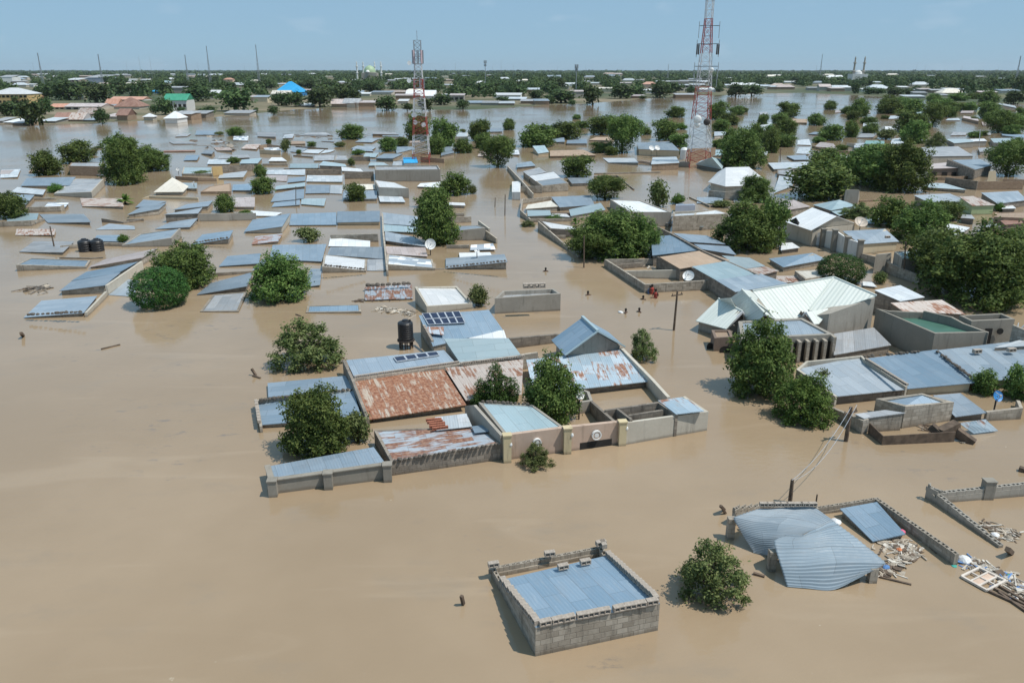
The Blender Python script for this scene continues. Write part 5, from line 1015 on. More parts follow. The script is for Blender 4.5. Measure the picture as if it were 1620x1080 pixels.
pw, tw = pole(M3, 1024, 890, 1047, 640, 'slim electric pole standing in open water by the white mansion', r=.09)
pole(M2, 1575, 165, 1577, 30, 'slim pole in the flooded lane, right one of two', r=.07, cross=False); pole(M2, 1512, 110, 1514, 50, 'short pole in the flooded lane, left one of two', r=.06, cross=False)
pole(M1, 345, 372, 316, 232, 'leaning pole in the water behind the twin tanks', r=.08, cross=False); pole(M2, 252, 105, 252, -20, 'thin pole among blue roofs left of the centre', r=.06, cross=False)
pole(M4, 858, 568, 872, 330, 'slim pole by the flooded lane under the wide right tree', r=.08, cross=False); pole(G6, 1072, 590, 1085, 400, 'tall pale pole beyond the big grey roof', r=.10, cross=False, mat='alu'); pole(G5, 130, 510, 132, 370, 'pole left of the blue roof behind the double tree', r=.09, cross=True)
many(M4, [
 ('long blue roof', 'blue', 'creamwall', 0, (585, 345, 70), (830, 328, 60), (742, 248, -2.3), (472, 262, -2.3)), ('pale zinc roof', 'aqua', 'plaster', .08, (850, 440, -2.0), (1060, 425, -2.0), (1042, 368, -2.2), (800, 392, -2.3)), ('small pale roof', 'pale', 'plaster', .04, (700, 440, 60), (780, 450, 64), (782, 402, -2.0), (682, 412, -2.0)), ('white sheet roof', 'white', 'plaster', 0, (1080, 322, -2.4), (1202, 292, -2.4), (1278, 240, -2.4), (1140, 214, -2.4)),
 ('striped pink roof', 'rustpale', 'greenwall', 0, (1292, 102, 60), (1440, 98, 60), (1302, 40, -2.0), (1212, 46, -2.0)), ('wide blue roof', 'zinc', 'dark', 0, (1010, 78, 36), (1262, 76, 40), (1150, 24, -1.6), (922, 36, -1.6)), ('wide blue roof', 'zinc', 'dark', 0, (1452, 88, 50), (1640, 66, 40), (1582, 8, -1.7), (1348, 20, -1.7)), ('pinkish grey roof', 'pink', 'block', 0, (102, 132, 50), (268, 106, 44), (162, 64, -1.6), (10, 86, 30)),
 ('pale blue roof', 'aqua', 'dark', 0, (398, 132, 30), (558, 100, 40), (452, 64, -1.6), (284, 96, 30)), ('narrow pale roof', 'aqua', 'dark', 0, (450, 165, 20), (600, 125, 24), (556, 104, 24), (400, 136, 24)), ('wide blue roof', 'blue', 'block', 0, (96, 490, 34), (372, 440, 34), (282, 400, -1.3), (4, 436, 24)), ('small beige roof', 'cream', 'block', .03, (236, 566, 50), (345, 548, 44), (330, 505, 30), (170, 512, 34)),
 ('rusty low roof', 'rustpale', 'dark', 0, (60, 590, 10), (240, 580, 14), (180, 545, 10), (20, 545, 10)), ('small white roof', 'white', 'dark', 0, (82, 382, 30), (202, 366, 30), (152, 334, 26), (86, 340, 26)), ('rust brown roof', 'maroon', 'brownwall', 0, (1500, 222, 40), (1615, 212, 40), (1590, 180, 30), (1470, 196, 34)), ('rust brown roof', 'maroon', 'brownwall', 0, (1545, 282, 40), (1660, 270, 40), (1640, 245, 30), (1520, 258, 34)),
 ('grey roof', 'grey', 'brownwall', 0, (1370, 240, 40), (1480, 232, 40), (1450, 215, 34), (1340, 225, 34)), ('brown walled house', 'brownroof', 'mud', .06, (1430, 172, 50), (1640, 180, 55), (1640, 140, 40), (1440, 146, 40)), ('small grey roof', 'grey', 'dark', 0, (1220, 178, 34), (1310, 185, 40), (1290, 160, 26), (1230, 158, 24)), ('white low roof', 'white', 'block', 0, (600, 605, 14), (690, 615, 14), (660, 585, 10), (600, 580, 10)), ('small white roof', 'white', 'dark', 0, (1480, 120, 26), (1570, 118, 26), (1550, 100, 20), (1490, 102, 20)),
])
ew = walls(M4, [(105, 210, 76), (270, 290, 66), (345, 262, 96), (430, 262, 124), (500, 310, 110), (590, 340, 100)], 'whitewall', 'weathered white yard wall with tall piers before the white gabled house', thick=.2, side=1)
for x, y, hh in ((284, 222, 114), (352, 250, 112), (425, 256, 134), (505, 300, 118), (588, 322, 122)):
    p = M4(x, y, hh); box_part('pier', ew, 'concrete', (p.x, p.y - .1, p.z / 2 - .6), (.5, .5, p.z + 1.2)); box_part('pier_cap', ew, 'concrete', (p.x, p.y - .1, p.z + .06), (.65, .65, .1))
walls(M4, [(592, 405, 44), (680, 425, 54), (780, 470, 70), (960, 545, 60)], 'block', 'block wall along the flooded lane left of the wide tree', thick=.2, side=1)
zz = -3.4
polyhouse(M4, 'gabled_house', 'white gabled house with a small dark dormer behind the pier wall', [[(105, 202, -2.1), (272, 258, -2.1), (434, 168, zz), (280, 113, zz)], [(434, 168, zz), (560, 214, -2.1), (400, 160, -2.1), (280, 113, zz)]], [[(120, 205, -2.1), (285, 252, -2.1), (550, 216, -2.1), (400, 170, -2.1)]], None, 'white', 'palewall')
gh = [o for o in COL.objects if o.name.startswith('gabled_house')][-1]
A, B, C_ = M4(290, 246, -2.1), M4(552, 216, -2.1), M4(434, 172, -3.3); mb = MB(); mb.poly([A, B, C_]); mb.poly([C_ + Vector((0, .1, 0)), B + Vector((0, .1, 0)), A + Vector((0, .1, 0))]); mb.build('gable', MAT['palewall'], gh)
A, B, C_ = M4(160, 214, -2.35), M4(192, 226, -2.35), M4(178, 176, -3.1); mb = MB(); mb.poly([A, B, C_]); mb.poly([B, B + Vector((.5, 1.0, .1)), C_]); mb.poly([A, C_, A + Vector((-.2, 1.0, .1))]); mb.build('dormer', MAT['opening'], gh)
mb = MB(); P = [M4(372, 172, -3.0), M4(402, 180, -2.95), M4(424, 160, -3.42), M4(394, 152, -3.42)]; slab(mb, [p + Vector((0, 0, .12)) for p in P], .05); mb.build('solar_panel', MAT['solar'], gh)
dish(M4, 586, 210, 2.2, 36, 'tan satellite dish beside the white gabled house', mat='dishtan', az=-90, el=50)
many(G6, [
 ('big flat grey roof', 'grey', 'plaster', 0, (478, 702, 110), (1010, 696, 60), (832, 588, 40), (410, 600, 40)), ('pinkish white roof', 'pink', 'brownwall', 0, (512, 842, 80), (872, 832, 90), (742, 768, 60), (500, 788, 70)), ('pale blue roof', 'zinc', 'dark', 0, (1032, 852, 110), (1222, 802, 90), (1082, 734, 60), (760, 744, 60)), (SB, 'aqua', 'block', 0, (430, 1052, 30), (932, 1082, 40), (690, 1010, 30), (500, 1004, 30)),
 (SL, 'aqua', 'plaster', 0, (790, 552, 60), (1020, 534, 70), (962, 504, 40), (690, 504, 24)), ('bright white roof', 'white', 'plaster', 0, (980, 532, 60), (1165, 526, 64), (1130, 500, 40), (970, 504, 40)), ('pale blue roof', 'aqua', 'plaster', 0, (1240, 545, 56), (1545, 552, 60), (1566, 488, 30), (1200, 498, 40)), (SL, 'blue', 'plaster', 0, (1340, 462, 20), (1584, 492, 24), (1590, 454, 20), (1322, 440, 16)),
 ('pale blue roof', 'pale', 'block', 0, (90, 545, 30), (218, 555, 36), (216, 498, 20), (80, 525, 20)), ('thin white roof', 'white', 'block', 0, (390, 528, 16), (492, 522, 16), (482, 500, 10), (390, 504, 10)), ('pale flooded roof', 'pale', 'block', 0, (690, 290, 8), (860, 292, 8), (840, 265, 6), (720, 270, 6)), ('mud brown house', 'pink', 'mud', .04, (880, 260, 30), (1070, 300, 36), (1060, 262, 24), (900, 240, 20)),
 ('pale flooded roof', 'pale', 'block', 0, (40, 275, 10), (200, 270, 10), (195, 235, 8), (60, 240, 8)), ('low white roof', 'white', 'block', 0, (0, 395, 8), (110, 400, 10), (100, 365, 8), (0, 360, 8)), ('pale flooded roof', 'pale', 'block', 0, (1290, 108, 10), (1500, 150, 14), (1480, 125, 8), (1300, 92, 8)), ('pale flooded roof', 'aqua', 'greenwall', 0, (1050, 175, 24), (1150, 165, 24), (1140, 135, 12), (1060, 140, 12)), ('low cream house', 'cream', 'palewall', 0, (1490, 205, 24), (1584, 200, 24), (1575, 175, 14), (1500, 178, 14)), ('white small house', 'white', 'palewall', 0, (1500, 285, 26), (1575, 285, 26), (1570, 262, 14), (1510, 262, 14)), ('grey slate roof', 'grey', 'plaster', 0, (1080, 650, 40), (1260, 640, 40), (1230, 600, 24), (1060, 605, 24)),
])
wh = [o for o in COL.objects if o.get('category') == 'house'][-18]
for k, (x0, x1) in enumerate(((525, 580), (640, 700), (750, 800))): 
    p = G6((x0 + x1) / 2, 892, 28); mb = MB(); mb.box((p.x, p.y - .35, p.z - .3), G6.m(600, 900, x1 - x0), .1, 1.0); o = mb.build('window', MAT['opening'], wh)
wmany(G6, [('brown yard wall', 'mud', [(500, 940, 30), (700, 938, 36), (960, 925, 30)]), ('dark side wall', 'dark', [(720, 738, -2.6), (1032, 856, 116)]), ('long brown wall', 'dark', [(690, 940, 92), (1056, 985, 100)]), ('long brown wall', 'mud', [(1058, 988, 96), (1584, 985, 96)]), ('brown yard wall', 'mud', [(1350, 962, 60), (1600, 968, 60)])])
house(G6, [(1180, 950, 80), (1270, 946, 84), (1262, 868, -2.6), (1186, 872, -2.6)], 'cream', 'creamwall', 'tiny cream gate tower with a dark window above the brown wall', par=.05, name='gate_tower', cat='tower')
many(G5, [
 ('bright blue roof', 'blue', 'dark', 0, (282, 492, 20), (442, 490, 20), (402, 438, 16), (196, 452, 18)), ('long pale roof', 'pale', 'plaster', 0, (62, 592, 30), (456, 572, 34), (462, 510, 20), (0, 525, 20)), ('flat pale roof', 'pale', 'block', 0, (60, 850, 10), (260, 770, 30), (290, 690, 30), (120, 660, 30)), ('white roof', 'white', 'block', 0, (720, 478, 30), (876, 466, 26), (860, 445, 20), (735, 440, 20)), ('faded teal roof', 'teal', 'plaster', 0, (1030, 322, 30), (1246, 324, 36), (1242, 290, 20), (1046, 286, 20)), ('grey box house', 'pale', 'bluegrey', .05, (920, 362, 40), (1032, 358, 48), (1028, 312, 20), (922, 316, 20)),
 ('pale blue roof', 'pale', 'plaster', 0, (1300, 322, 30), (1452, 320, 36), (1452, 252, 20), (1330, 270, 20)), ('block shed', 'grey', 'plaster', .10, (790, 905, 10), (976, 900, 12), (976, 815, -2.2), (830, 812, -2.2)), ('pinkish grey roof', 'pink', 'block', 0, (150, 1034, 50), (444, 988, 50), (272, 918, 30), (18, 968, 40)), ('bluish white roof', 'aqua', 'block', 0, (692, 1034, 30), (944, 978, 40), (772, 918, 26), (488, 972, 30)), ('pinkish grey roof', 'pink', 'mud', 0, (500, 350, 20), (740, 375, 24), (700, 320, 14), (560, 300, 12)), ('pale flooded roof', 'pale', 'block', 0, (310, 330, 6), (460, 335, 8), (440, 270, 5), (320, 280, 5)), ('pale flooded roof', 'pale', 'block', 0, (300, 425, 6), (440, 430, 8), (455, 355, 5), (330, 360, 5)), ('grey dark house', 'grey', 'dark', .05, (100, 640, 40), (300, 672, 50), (270, 590, 30), (100, 600, 30)),
])
wmany(G5, [('curved brown wall', 'mud', [(470, 340, 24), (620, 382, 20), (820, 400, 20), (1000, 392, 30)]), ('thin brown wall', 'mud', [(980, 925, 20), (1250, 910, 24), (1500, 945, 24)]), ('pale wall', 'palewall', [(840, 310, 40), (930, 320, 44)])])
many(T3, [
 ('grey striped roof', 'zinc', 'block', .02, (190, 936, 44), (357, 918, 52), (304, 884, 40), (150, 906, 40)), ('white striped roof', 'white', 'block', 0, (150, 906, 40), (305, 884, 40), (264, 848, 36), (108, 874, 36)), ('grey striped roof', 'grey', 'block', 0, (105, 874, 36), (216, 850, 36), (172, 820, 30), (68, 844, 30)), (SL, 'zinc', 'block', 0, (380, 922, 20), (528, 916, 20), (502, 884, 14), (350, 886, 14)), ('tiny pale blue gable roof', 'aqua', 'creamwall', 0, (165, 732, 14), (234, 722, 18), (206, 680, 40), (130, 684, 40)), ('brown striped roof', 'brownroof', 'mud', 0, (240, 748, 14), (532, 742, 16), (452, 708, 12), (240, 714, 12)),
 ('pale blue roof', 'blue', 'block', 0, (345, 668, 12), (476, 668, 14), (472, 640, 10), (350, 648, 10)), ('broad zinc roof', 'zinc', 'creamwall', 0, (800, 704, 40), (1062, 714, 44), (1002, 655, 26), (788, 664, 28)), ('white painted house', 'white', 'whitewall', .02, (0, 975, 50), (52, 975, 52), (55, 905, 20), (0, 910, 20)), ('zinc roof shed', 'zinc', 'dark', 0, (30, 820, 16), (150, 808, 16), (120, 780, 12), (30, 795, 12)), ('grey low house', 'pale', 'mud', 0, (880, 800, 40), (1060, 790, 44), (1040, 752, 26), (890, 756, 26)),
 ('small blue grey roof', 'aqua', 'block', 0, (1265, 745, 12), (1400, 740, 12), (1340, 705, 10), (1265, 708, 10)), ('pale shed', 'pale', 'palewall', 0, (1280, 620, 20), (1370, 615, 20), (1360, 592, 14), (1280, 594, 14)), ('sloping white roof', 'pale', 'block', 0, (1530, 590, 10), (1660, 580, 24), (1640, 535, 14), (1590, 540, 10)),
])
wmany(T3, [('beige yard wall', 'creamwall', [(810, 708, 36), (960, 708, 36)]), ('pinkish low wall', 'pinkwall', [(700, 775, 10), (830, 778, 14), (950, 800, 10)]), ('pale grey wall', 'plaster', [(950, 786, 26), (1128, 786, 32)]), ('long low wall', 'block', [(520, 856, 8), (940, 846, 10)]), ('thin fence wall', 'dark', [(520, 876, 10), (664, 870, 10), (768, 955, 8)]), ('leaning block wall', 'block', [(54, 940, 40), (190, 938, 46)]), ('brick red wall', 'mud', [(1118, 702, 84), (1290, 694, 60)]), ('outer block wall', 'block', [(-30, 812, 20), (60, 905, 40), (130, 985, 40)]), ('thin wall', 'block', [(1120, 1005, 8), (1250, 1060, 14), (1390, 1030, 20)])])
dish(T3, 882, 700, 2.2, 16, 'left one of two small white dishes on the beige walled house', az=-70, el=40); dish(T3, 918, 698, 2.2, 16, 'right one of two small white dishes on the beige walled house', az=-70, el=40)
ze = -.7
polyhouse(T3, 'pyramid_house', 'pale blue pyramid roofed house at the foot of the tall lattice tower', [[(1160, 800, ze), (1330, 832, ze), (1262, 755, -2.9)], [(1330, 832, ze), (1345, 770, ze), (1262, 755, -2.9)], [(1160, 800, ze), (1262, 755, -2.9), (1345, 770, ze), (1200, 775, ze)]], [[(1172, 800, ze), (1325, 828, ze), (1338, 775, ze), (1210, 778, ze)]], None, 'aqua', 'plaster')
ze = -1.6
polyhouse(T3, 'hipped_house', 'bright white hipped roof house right of the tall lattice tower', [[(1240, 912, ze), (1350, 940, ze), (1490, 935, ze), (1500, 816, -4.0), (1352, 820, -4.0)], [(1490, 935, ze), (1592, 890, ze), (1500, 816, -4.0)], [(1240, 912, ze), (1352, 820, -4.0), (1300, 850, -2.2)], [(1592, 890, ze), (1500, 816, -4.0), (1352, 820, -4.0), (1330, 850, -2.2)]], [[(1260, 912, ze), (1355, 936, ze), (1482, 932, ze), (1580, 890, ze), (1400, 860, ze)]], None, 'white', 'palewall')
walls(T3, [(1245, 965, 40), (1350, 975, 50), (1450, 965, 60)], 'block', 'block yard wall below the bright white hipped roof', thick=.25)
c = T3(1088, 768); tank2 = empty('water_tank', (c.x, c.y, 0)); mb = MB(); mb.lathe(c, [(1.0, -1), (1.0, 1.3), (1.0, 2.2), (.7, 2.6), (.01, 2.8)], 16); mb.build('shell', MAT['dishwhite'], tank2); tag(tank2, 'white round tank at the left foot of the tall lattice tower', 'water tank')

# ------------------------------------------------------------------ lattice towers
def lattice(name, label, base, wb, wt, H_, bands, legs=4, th=.16, n=14, cat='mast', group=None, lean=(0, 0), extras=None, bt=None):
    root = empty(name, (base.x, base.y, base.z)); mats = [MAT[m] for m in ('redpaint', 'whitepaint', 'greysteel')]; per = {}
    def lvl(q): return wb + (wt - wb) * min(1, q * 1.25) if q < .8 else wt
    def corner(k, q):
        a = math.pi / 4 + k * 2 * math.pi / legs; r = lvl(q) * .7071; return base + Vector((r * math.cos(a), r * math.sin(a), q * H_))
    for i in range(n):
        q0, q1 = i / n, (i + 1) / n; mi = bands[min(len(bands) - 1, int(q0 * len(bands)))]; mb = per.setdefault(int(q0 * len(bands)), (MB(), mi))[0]
        for k in range(legs):
            a0, a1, b0, b1 = corner(k, q0), corner(k, q1), corner((k + 1) % legs, q0), corner((k + 1) % legs, q1)
            mb.bar(a0, a1, th * 1.25); mb.bar(a0, b1, th * .7); mb.bar(b0, a1, th * .7); mb.bar(a1, b1, th * .7)
    for k, (mb, mi) in sorted(per.items()): mb.build('lattice_section', mats[mi], root)
    if extras: extras(root, corner, H_)
    return tag(root, label, cat, group)
def ant_left(root, corner, H_):
    c = Vector(root.location)
    for zc, hh, r, k in ((.87, 2.8, 1.15, 8), (.66, 2.0, 1.2, 5)):
        for i in range(k):
            a = i * 6.283 / k; p = c + Vector((r * math.cos(a), r * math.sin(a), H_ * zc)); mb = MB(); mb.box(p, .26, .18, hh, a); mb.bar(p, c + Vector((0, 0, H_ * zc)), .07); mb.build('antenna_panel', MAT['pinkpanel' if i % 2 else 'greysteel'], root)
        m = MB(); m.lathe(c + Vector((0, 0, H_ * zc - hh * .55)), [(r * .92, 0), (r * 1.04, 0), (r * 1.04, .12), (r * .92, .12), (r * .92, 0)], 16); m.build('ring_platform', MAT['greysteel'], root)
    for x, z, r in ((-1.8, .82, .45), (-2.0, .68, .5), (-1.2, .40, .6), (.9, .32, .55), (-1.0, .34, .5)):
        m = MB(); m.lathe(c + Vector((x, -.7, z * H_)), [(.01, 0), (r, .12), (r, .32), (.01, .3)], 14, 0, Vector((0, -1, .1)).to_track_quat('Z', 'Y').to_matrix()); m.bar(c + Vector((x, -.7, z * H_)), c + Vector((0, 0, z * H_)), .09); m.build('drum_antenna', MAT['dishwhite'], root)
    m = MB(); m.tube([c + Vector((0, 0, H_)), c + Vector((0, 0, H_ + 2.0))], .06, 5); m.build('lightning_rod', MAT['greysteel'], root)
MAT['pinkpanel'] = flat('faded_panel', (0.50, 0.38, 0.40), 0.6)
b = T2(1078, 782); b.y += 1.5; b = at(667, 257); zt = CAM_H - b.y * math.tan(depr(64))
lattice('telecom_mast', 'slim red and white telecom mast left of centre, crowded with antenna panels', b, 3.9, 1.5, zt, [0, 1, 1, 0, 0, 1, 1, 0, 0, 1, 1, 2, 2], th=.075, n=26, cat='telecom mast', extras=ant_left)
def ant_right(root, corner, H_):
    c = Vector(root.location)
    for z, r, hh in ((.565, 2.5, 2.2), (.685, 2.3, 2.6), (.78, 2.1, 2.4), (.50, 2.4, 1.8)):
        m = MB()
        for s in (-1, 1):
            m.bar(c + Vector((s * r * .5, -1, H_ * z)), c + Vector((s * r, -1.2, H_ * z)), .12); m.bar(c + Vector((-r, -1.2, H_ * z)), c + Vector((r, -1.2, H_ * z)), .09); m.bar(c + Vector((s * r, -1.2, H_ * z - hh)), c + Vector((s * r, -1.2, H_ * z + .8)), .10)
        m.build('boom', MAT['greysteel'], root)
    for s in (-1, 1):
        for dx in (0, .7):
            m = MB(); m.box(c + Vector((s * (1.9 + dx * .5), -1.3, H_ * .655)), .26, .2, 2.0); m.build('antenna_panel', MAT['iron'], root)
    for x, z, r, mm in ((-1.2, .275, .85, 'dishwhite'), (.8, .26, .7, 'iron'), (-1.1, .245, .6, 'dishwhite'), (1.0, .545, .4, 'dishwhite'), (1.0, .44, .45, 'dishwhite')):
        m = MB(); m.lathe(c + Vector((x, -2.0, z * H_)), [(.01, 0), (r, .15), (r, .9), (r * .6, 1.1), (.01, 1.15)], 18, 0, Vector((-.25, -1, .1)).to_track_quat('Z', 'Y').to_matrix()); m.build('drum_antenna', MAT[mm], root)
b = at(1107.5, 266); b.y += 2.5; zt = CAM_H - b.y * math.tan(depr(-26))
lattice('lattice_tower', 'tall red and white lattice tower rising out of the top of the picture', b, 4.5, 1.4, zt, [0, 1, 1, 0, 0, 1, 1, 0, 0, 1, 2], th=.085, n=22, cat='lattice tower', extras=ant_right)
# ------------------------------------------------------------------ trees standing in the flood
GT = 'trees standing in the flood'
tree(F1, 350, 368, 372, 268, 'bush_a', 'wide grey green bush alone in the water left of the compound', name='flooded_bush', cat='bush', rz=.4)
tree(F1, 400, 850, 375, 395, 'big_a', 'large leafy tree overhanging the blue strip roof of the compound', group=GT, rz=1.1)
tree(F1, 620, 760, 150, 180, 'shrub_a', 'lighter sprig of foliage at the right side of the compound tree', name='leafy_shrub', cat='shrub')
tree(F2, 150, 545, 240, 215, 'conifer', 'dark conifer like clump between rusty roof and pale roof', group=GT, rz=0.2, push=0.0)
tree(F2, 450, 635, 285, 345, 'big_b', 'dense tree in the centre compound just left of the white dish', group=GT, rz=2.0, push=.1)
tree(F2, 365, 890, 170, 135, 'bush_b', 'small drooping plant growing at the foot of the pink gate wall', name='water_plant', cat='plant', rz=.3)
tree(F2, 935, 318, 156, 175, 'bush_b', 'round light bush beside the blue gabled house', name='flooded_bush', cat='bush')
tree(F5, 1258, 482, 375, 350, 'bush_b', 'feathery olive bush between the nearest blue roof and the collapsed house', name='flooded_bush', cat='bush', rz=2.5)
tree(F3, 335, 545, 330, 385, 'big_b', 'large dark tree in front of the finned building', group=GT, rz=.5)
tree(F3, 550, 675, 265, 250, 'fresh', 'bright green leaning tree below the large dark tree by the finned building', group=GT, rz=1.9)
tree(F3, 625, 500, 90, 110, 'shrub_b', 'wispy sprig over the left edge of the long zinc row', name='leafy_shrub', cat='shrub')
tree(F3, 1432, 520, 125, 130, 'mid_a', 'broad leaved bush left of the blue dish', name='leafy_bush', cat='bush'); tree(F3, 1600, 545, 140, 170, 'mid_b', 'broad leaved bush at the right edge behind the blue dish', name='leafy_bush', cat='bush')
tree(M1, 1006, 768, 348, 268, 'round', 'clipped looking round dark tree standing in the water', group=GT, rz=0)
tree(M1, 1150, 640, 390, 290, 'big_a', 'dark tree right behind the clipped round tree', group=GT, rz=3.3)
tree(M2, 150, 722, 370, 315, 'big_b', 'dark tree in front of the wide blue roofs left of centre', group=GT, rz=4.0)
tree(M2, 1135, 365, 262, 372, 'tall', 'tall dark tree beside the upright white dish', group=GT, rz=1.0)
tree(M2, 330, 338, 155, 98, 'shrub_a', 'sparse bush between two wide blue roofs', name='flooded_bush', cat='bush'); tree(M2, 1410, 745, 140, 138, 'shrub_b', 'sparse bush between the white corrugated roof and the open block house', name='flooded_bush', cat='bush')
tree(M3, 640, 452, 470, 325, 'big_a', 'wide dark tree between the lane and the brown roof, largest of its clump', group=GT, rz=.7); tree(M3, 500, 458, 300, 220, 'spread', 'lower left part tree of the clump by the lane', group=GT); tree(M3, 820, 425, 250, 260, 'big_b', 'right hand tree of the clump by the lane', group=GT)
tree(M3, 1490, 405, 370, 335, 'big_b', 'dark domed tree behind the long dark wall', group=GT, rz=2.2)
tree(M4, 466, 606, 290, 190, 'round', 'flattened round dark tree behind the white mansion', group=GT, rz=2)
tree(M4, 1120, 640, 470, 380, 'spread', 'left half of the wide dark tree mass at the right edge', group=GT, rz=1); tree(M4, 1370, 770, 620, 530, 'big_a', 'widest dark tree of the mass at the right edge', group=GT, rz=2.6); tree(M4, 1560, 690, 330, 440, 'big_b', 'rightmost tree of the dark mass at the right edge', group=GT, rz=.3)
tree(M4, 980, 345, 330, 270, 'big_b', 'dark tree by the lane behind the long blue roof', group=GT); tree(M4, 770, 245, 220, 200, 'mid_a', 'smaller dark tree left of the one behind the long blue roof', group=GT); tree(M4, 1150, 200, 170, 125, 'mid_c', 'low tree left of the light green wall', group=GT); tree(M4, 570, 190, 200, 105, 'bush_a', 'pale loose bush behind the white gabled house', name='pale_bush', cat='bush')
tree(T4, 700, 965, 420, 285, 'spread', 'left front part of the dark double tree mass', group=GT); tree(T4, 860, 985, 330, 330, 'big_a', 'tallest dark tree of the double tree mass', group=GT); tree(T4, 620, 930, 300, 220, 'big_b', 'broad tree left in the double tree mass', group=GT); tree(T4, 340, 1035, 400, 250, 'mid_d', 'olive tree in front of the double tree mass', group=GT); tree(T4, 380, 850, 250, 150, 'mid_b', 'upper left crown of the double tree mass', group=GT)
tree(T4, 1530, 885, 270, 230, 'spread', 'wide spreading dark tree at the right edge behind brown walls', group=GT)
tree(T4, 1580, 700, 90, 70, 'mid_b', group=GT, desc='small dark tree')
def many_trees(Fm, rows, desc=None, name='tree', group=GT, land=0.0, cat='tree', keys=None):
    for k, r in enumerate(rows):
        x, yb, w_, h_ = r[:4]; key = r[4] if len(r) > 4 else (keys or ['mid_a', 'mid_b', 'mid_c', 'mid_d'])[(k * 7 + int(x)) % len(keys or 'abcd')]
        d = desc or {'palm': 'bright green palm like plant', 'bright': 'small bright green bush'}.get(key) or ('wide dark tree' if w_ > h_ * 1.4 else 'tall dark tree' if h_ > w_ else 'rounded dark tree')
        if key.startswith('shrub'): d = 'small half drowned bush'
        tree(Fm, x, yb, w_, h_, key, name='flooded_bush' if key.startswith('shrub') else 'palm_plant' if key == 'palm' else name, desc=d, group=group, land=land, cat='bush' if key.startswith(('shrub', 'bright')) else 'plant' if key == 'palm' else cat)
many_trees(T1, [(285, 875, 190, 160), (480, 800, 190, 150), (590, 745, 60, 50, 'shrub_a'), (775, 935, 250, 315, 'big_a'), (760, 780, 180, 160, 'mid_c'), (950, 850, 230, 165, 'big_b'), (1490, 622, 112, 58), (1388, 615, 58, 22, 'shrub_b'), (345, 982, 90, 62, 'bright'), (790, 1062, 165, 75, 'palm'), (625, 700, 60, 16, 'shrub_a'), (1475, 795, 80, 42), (1280, 870, 120, 30, 'shrub_a')])
many_trees(M1, [(1420, 148, 125, 122), (60, 192, 190, 172), (775, 338, 70, 56, 'bright'), (1555, 170, 90, 40, 'bright')])
many_trees(T2, [(605, 645, 160, 100), (25, 880, 80, 80), (40, 992, 150, 112, 'mid_d'), (185, 722, 66, 82, 'shrub_a'), (350, 690, 60, 34), (530, 692, 80, 34, 'shrub_b'), (645, 742, 86, 38, 'bright'), (630, 1038, 130, 118), (835, 722, 116, 95), (920, 690, 96, 62), (602, 812, 50, 52, 'shrub_a'), (1020, 655, 160, 185, 'mid_a'), (1185, 700, 170, 190, 'mid_b'), (1140, 740, 116, 125), (1310, 732, 116, 94), (1415, 655, 140, 140, 'mid_c'), (1530, 825, 215, 205, 'spread'), (1440, 702, 120, 100), (1255, 1002, 190, 150, 'mid_a'), (1370, 990, 56, 58, 'shrub_b'), (1600, 585, 80, 75), (80, 672, 36, 32), (1100, 1080, 170, 110, 'mid_b'), (1310, 600, 40, 24, 'shrub_a'), (270, 735, 34, 28)])
many_trees(T3, [(160, 695, 240, 150), (330, 645, 230, 115), (410, 516, 56, 32), (445, 575, 90, 50), (570, 618, 170, 130), (700, 735, 240, 245, 'spread'), (560, 730, 130, 70), (630, 745, 80, 60), (975, 652, 155, 140), (1072, 582, 80, 44, 'bright'), (1060, 695, 120, 90), (415, 888, 190, 145, 'mid_c'), (590, 1035, 250, 160, 'spread'), (1038, 506, 125, 74), (1305, 520, 120, 120), (1375, 555, 130, 82), (1425, 492, 92, 62), (1472, 472, 48, 32), (1325, 595, 112, 82), (1460, 835, 270, 260, 'big_b'), (1400, 720, 150, 150), (1545, 1045, 200, 175, 'big_a'), (850, 615, 70, 50), (1310, 700, 90, 60), (1590, 560, 70, 80), (1085, 740, 50, 60), (1310, 970, 100, 50, 'bright'), (1540, 700, 120, 160)])
many_trees(M3, [(930, 118, 130, 180, 'shrub_a'), (1050, 95, 90, 70, 'bright'), (100, 238, 90, 44, 'bush_a'), (280, 196, 130, 36, 'bright'), (400, 222, 90, 44, 'palm'), (1330, 118, 120, 50, 'shrub_b'), (950, 505, 70, 40, 'bright')])
many_trees(M4, [(712, 602, 82, 82, 'shrub_b'), (1040, 425, 220, 170, 'mid_a'), (30, 380, 200, 330, 'mid_c'), (1465, 140, 60, 60, 'bright'), (1585, 640, 100, 70), (920, 250, 160, 130)])
many_trees(T4, [(130, 505, 130, 102), (80, 545, 120, 70), (310, 556, 112, 80), (395, 456, 82, 60), (505, 482, 84, 50), (585, 502, 120, 122), (650, 606, 104, 70), (640, 545, 110, 46), (405, 652, 160, 105), (530, 632, 90, 112), (540, 522, 80, 62), (105, 692, 145, 82), (115, 625, 140, 112), (20, 605, 70, 60, 'bright'), (770, 482, 150, 100), (740, 514, 50, 24), (750, 645, 130, 70, 'shrub_b'), (322, 666, 84, 40), (910, 475, 160, 90), (900, 605, 190, 150), (930, 672, 170, 150, 'mid_b'), (1050, 565, 150, 150, 'spread'), (1085, 455, 140, 70), (1150, 505, 90, 80), (1190, 465, 92, 60), (1280, 466, 92, 60), (1050, 402, 90, 50), (1200, 402, 120, 54), (1300, 392, 90, 44), (1400, 512, 124, 112), (1470, 606, 190, 150, 'spread'), (1550, 600, 160, 120), (1400, 412, 120, 80), (1310, 634, 84, 42), (1066, 692, 124, 92, 'bush_a'), (470, 712, 74, 36), (20, 730, 110, 160), (20, 690, 100, 120), (1600, 500, 60, 60), (1240, 340, 60, 40), (760, 440, 100, 80), (860, 440, 120, 66)])
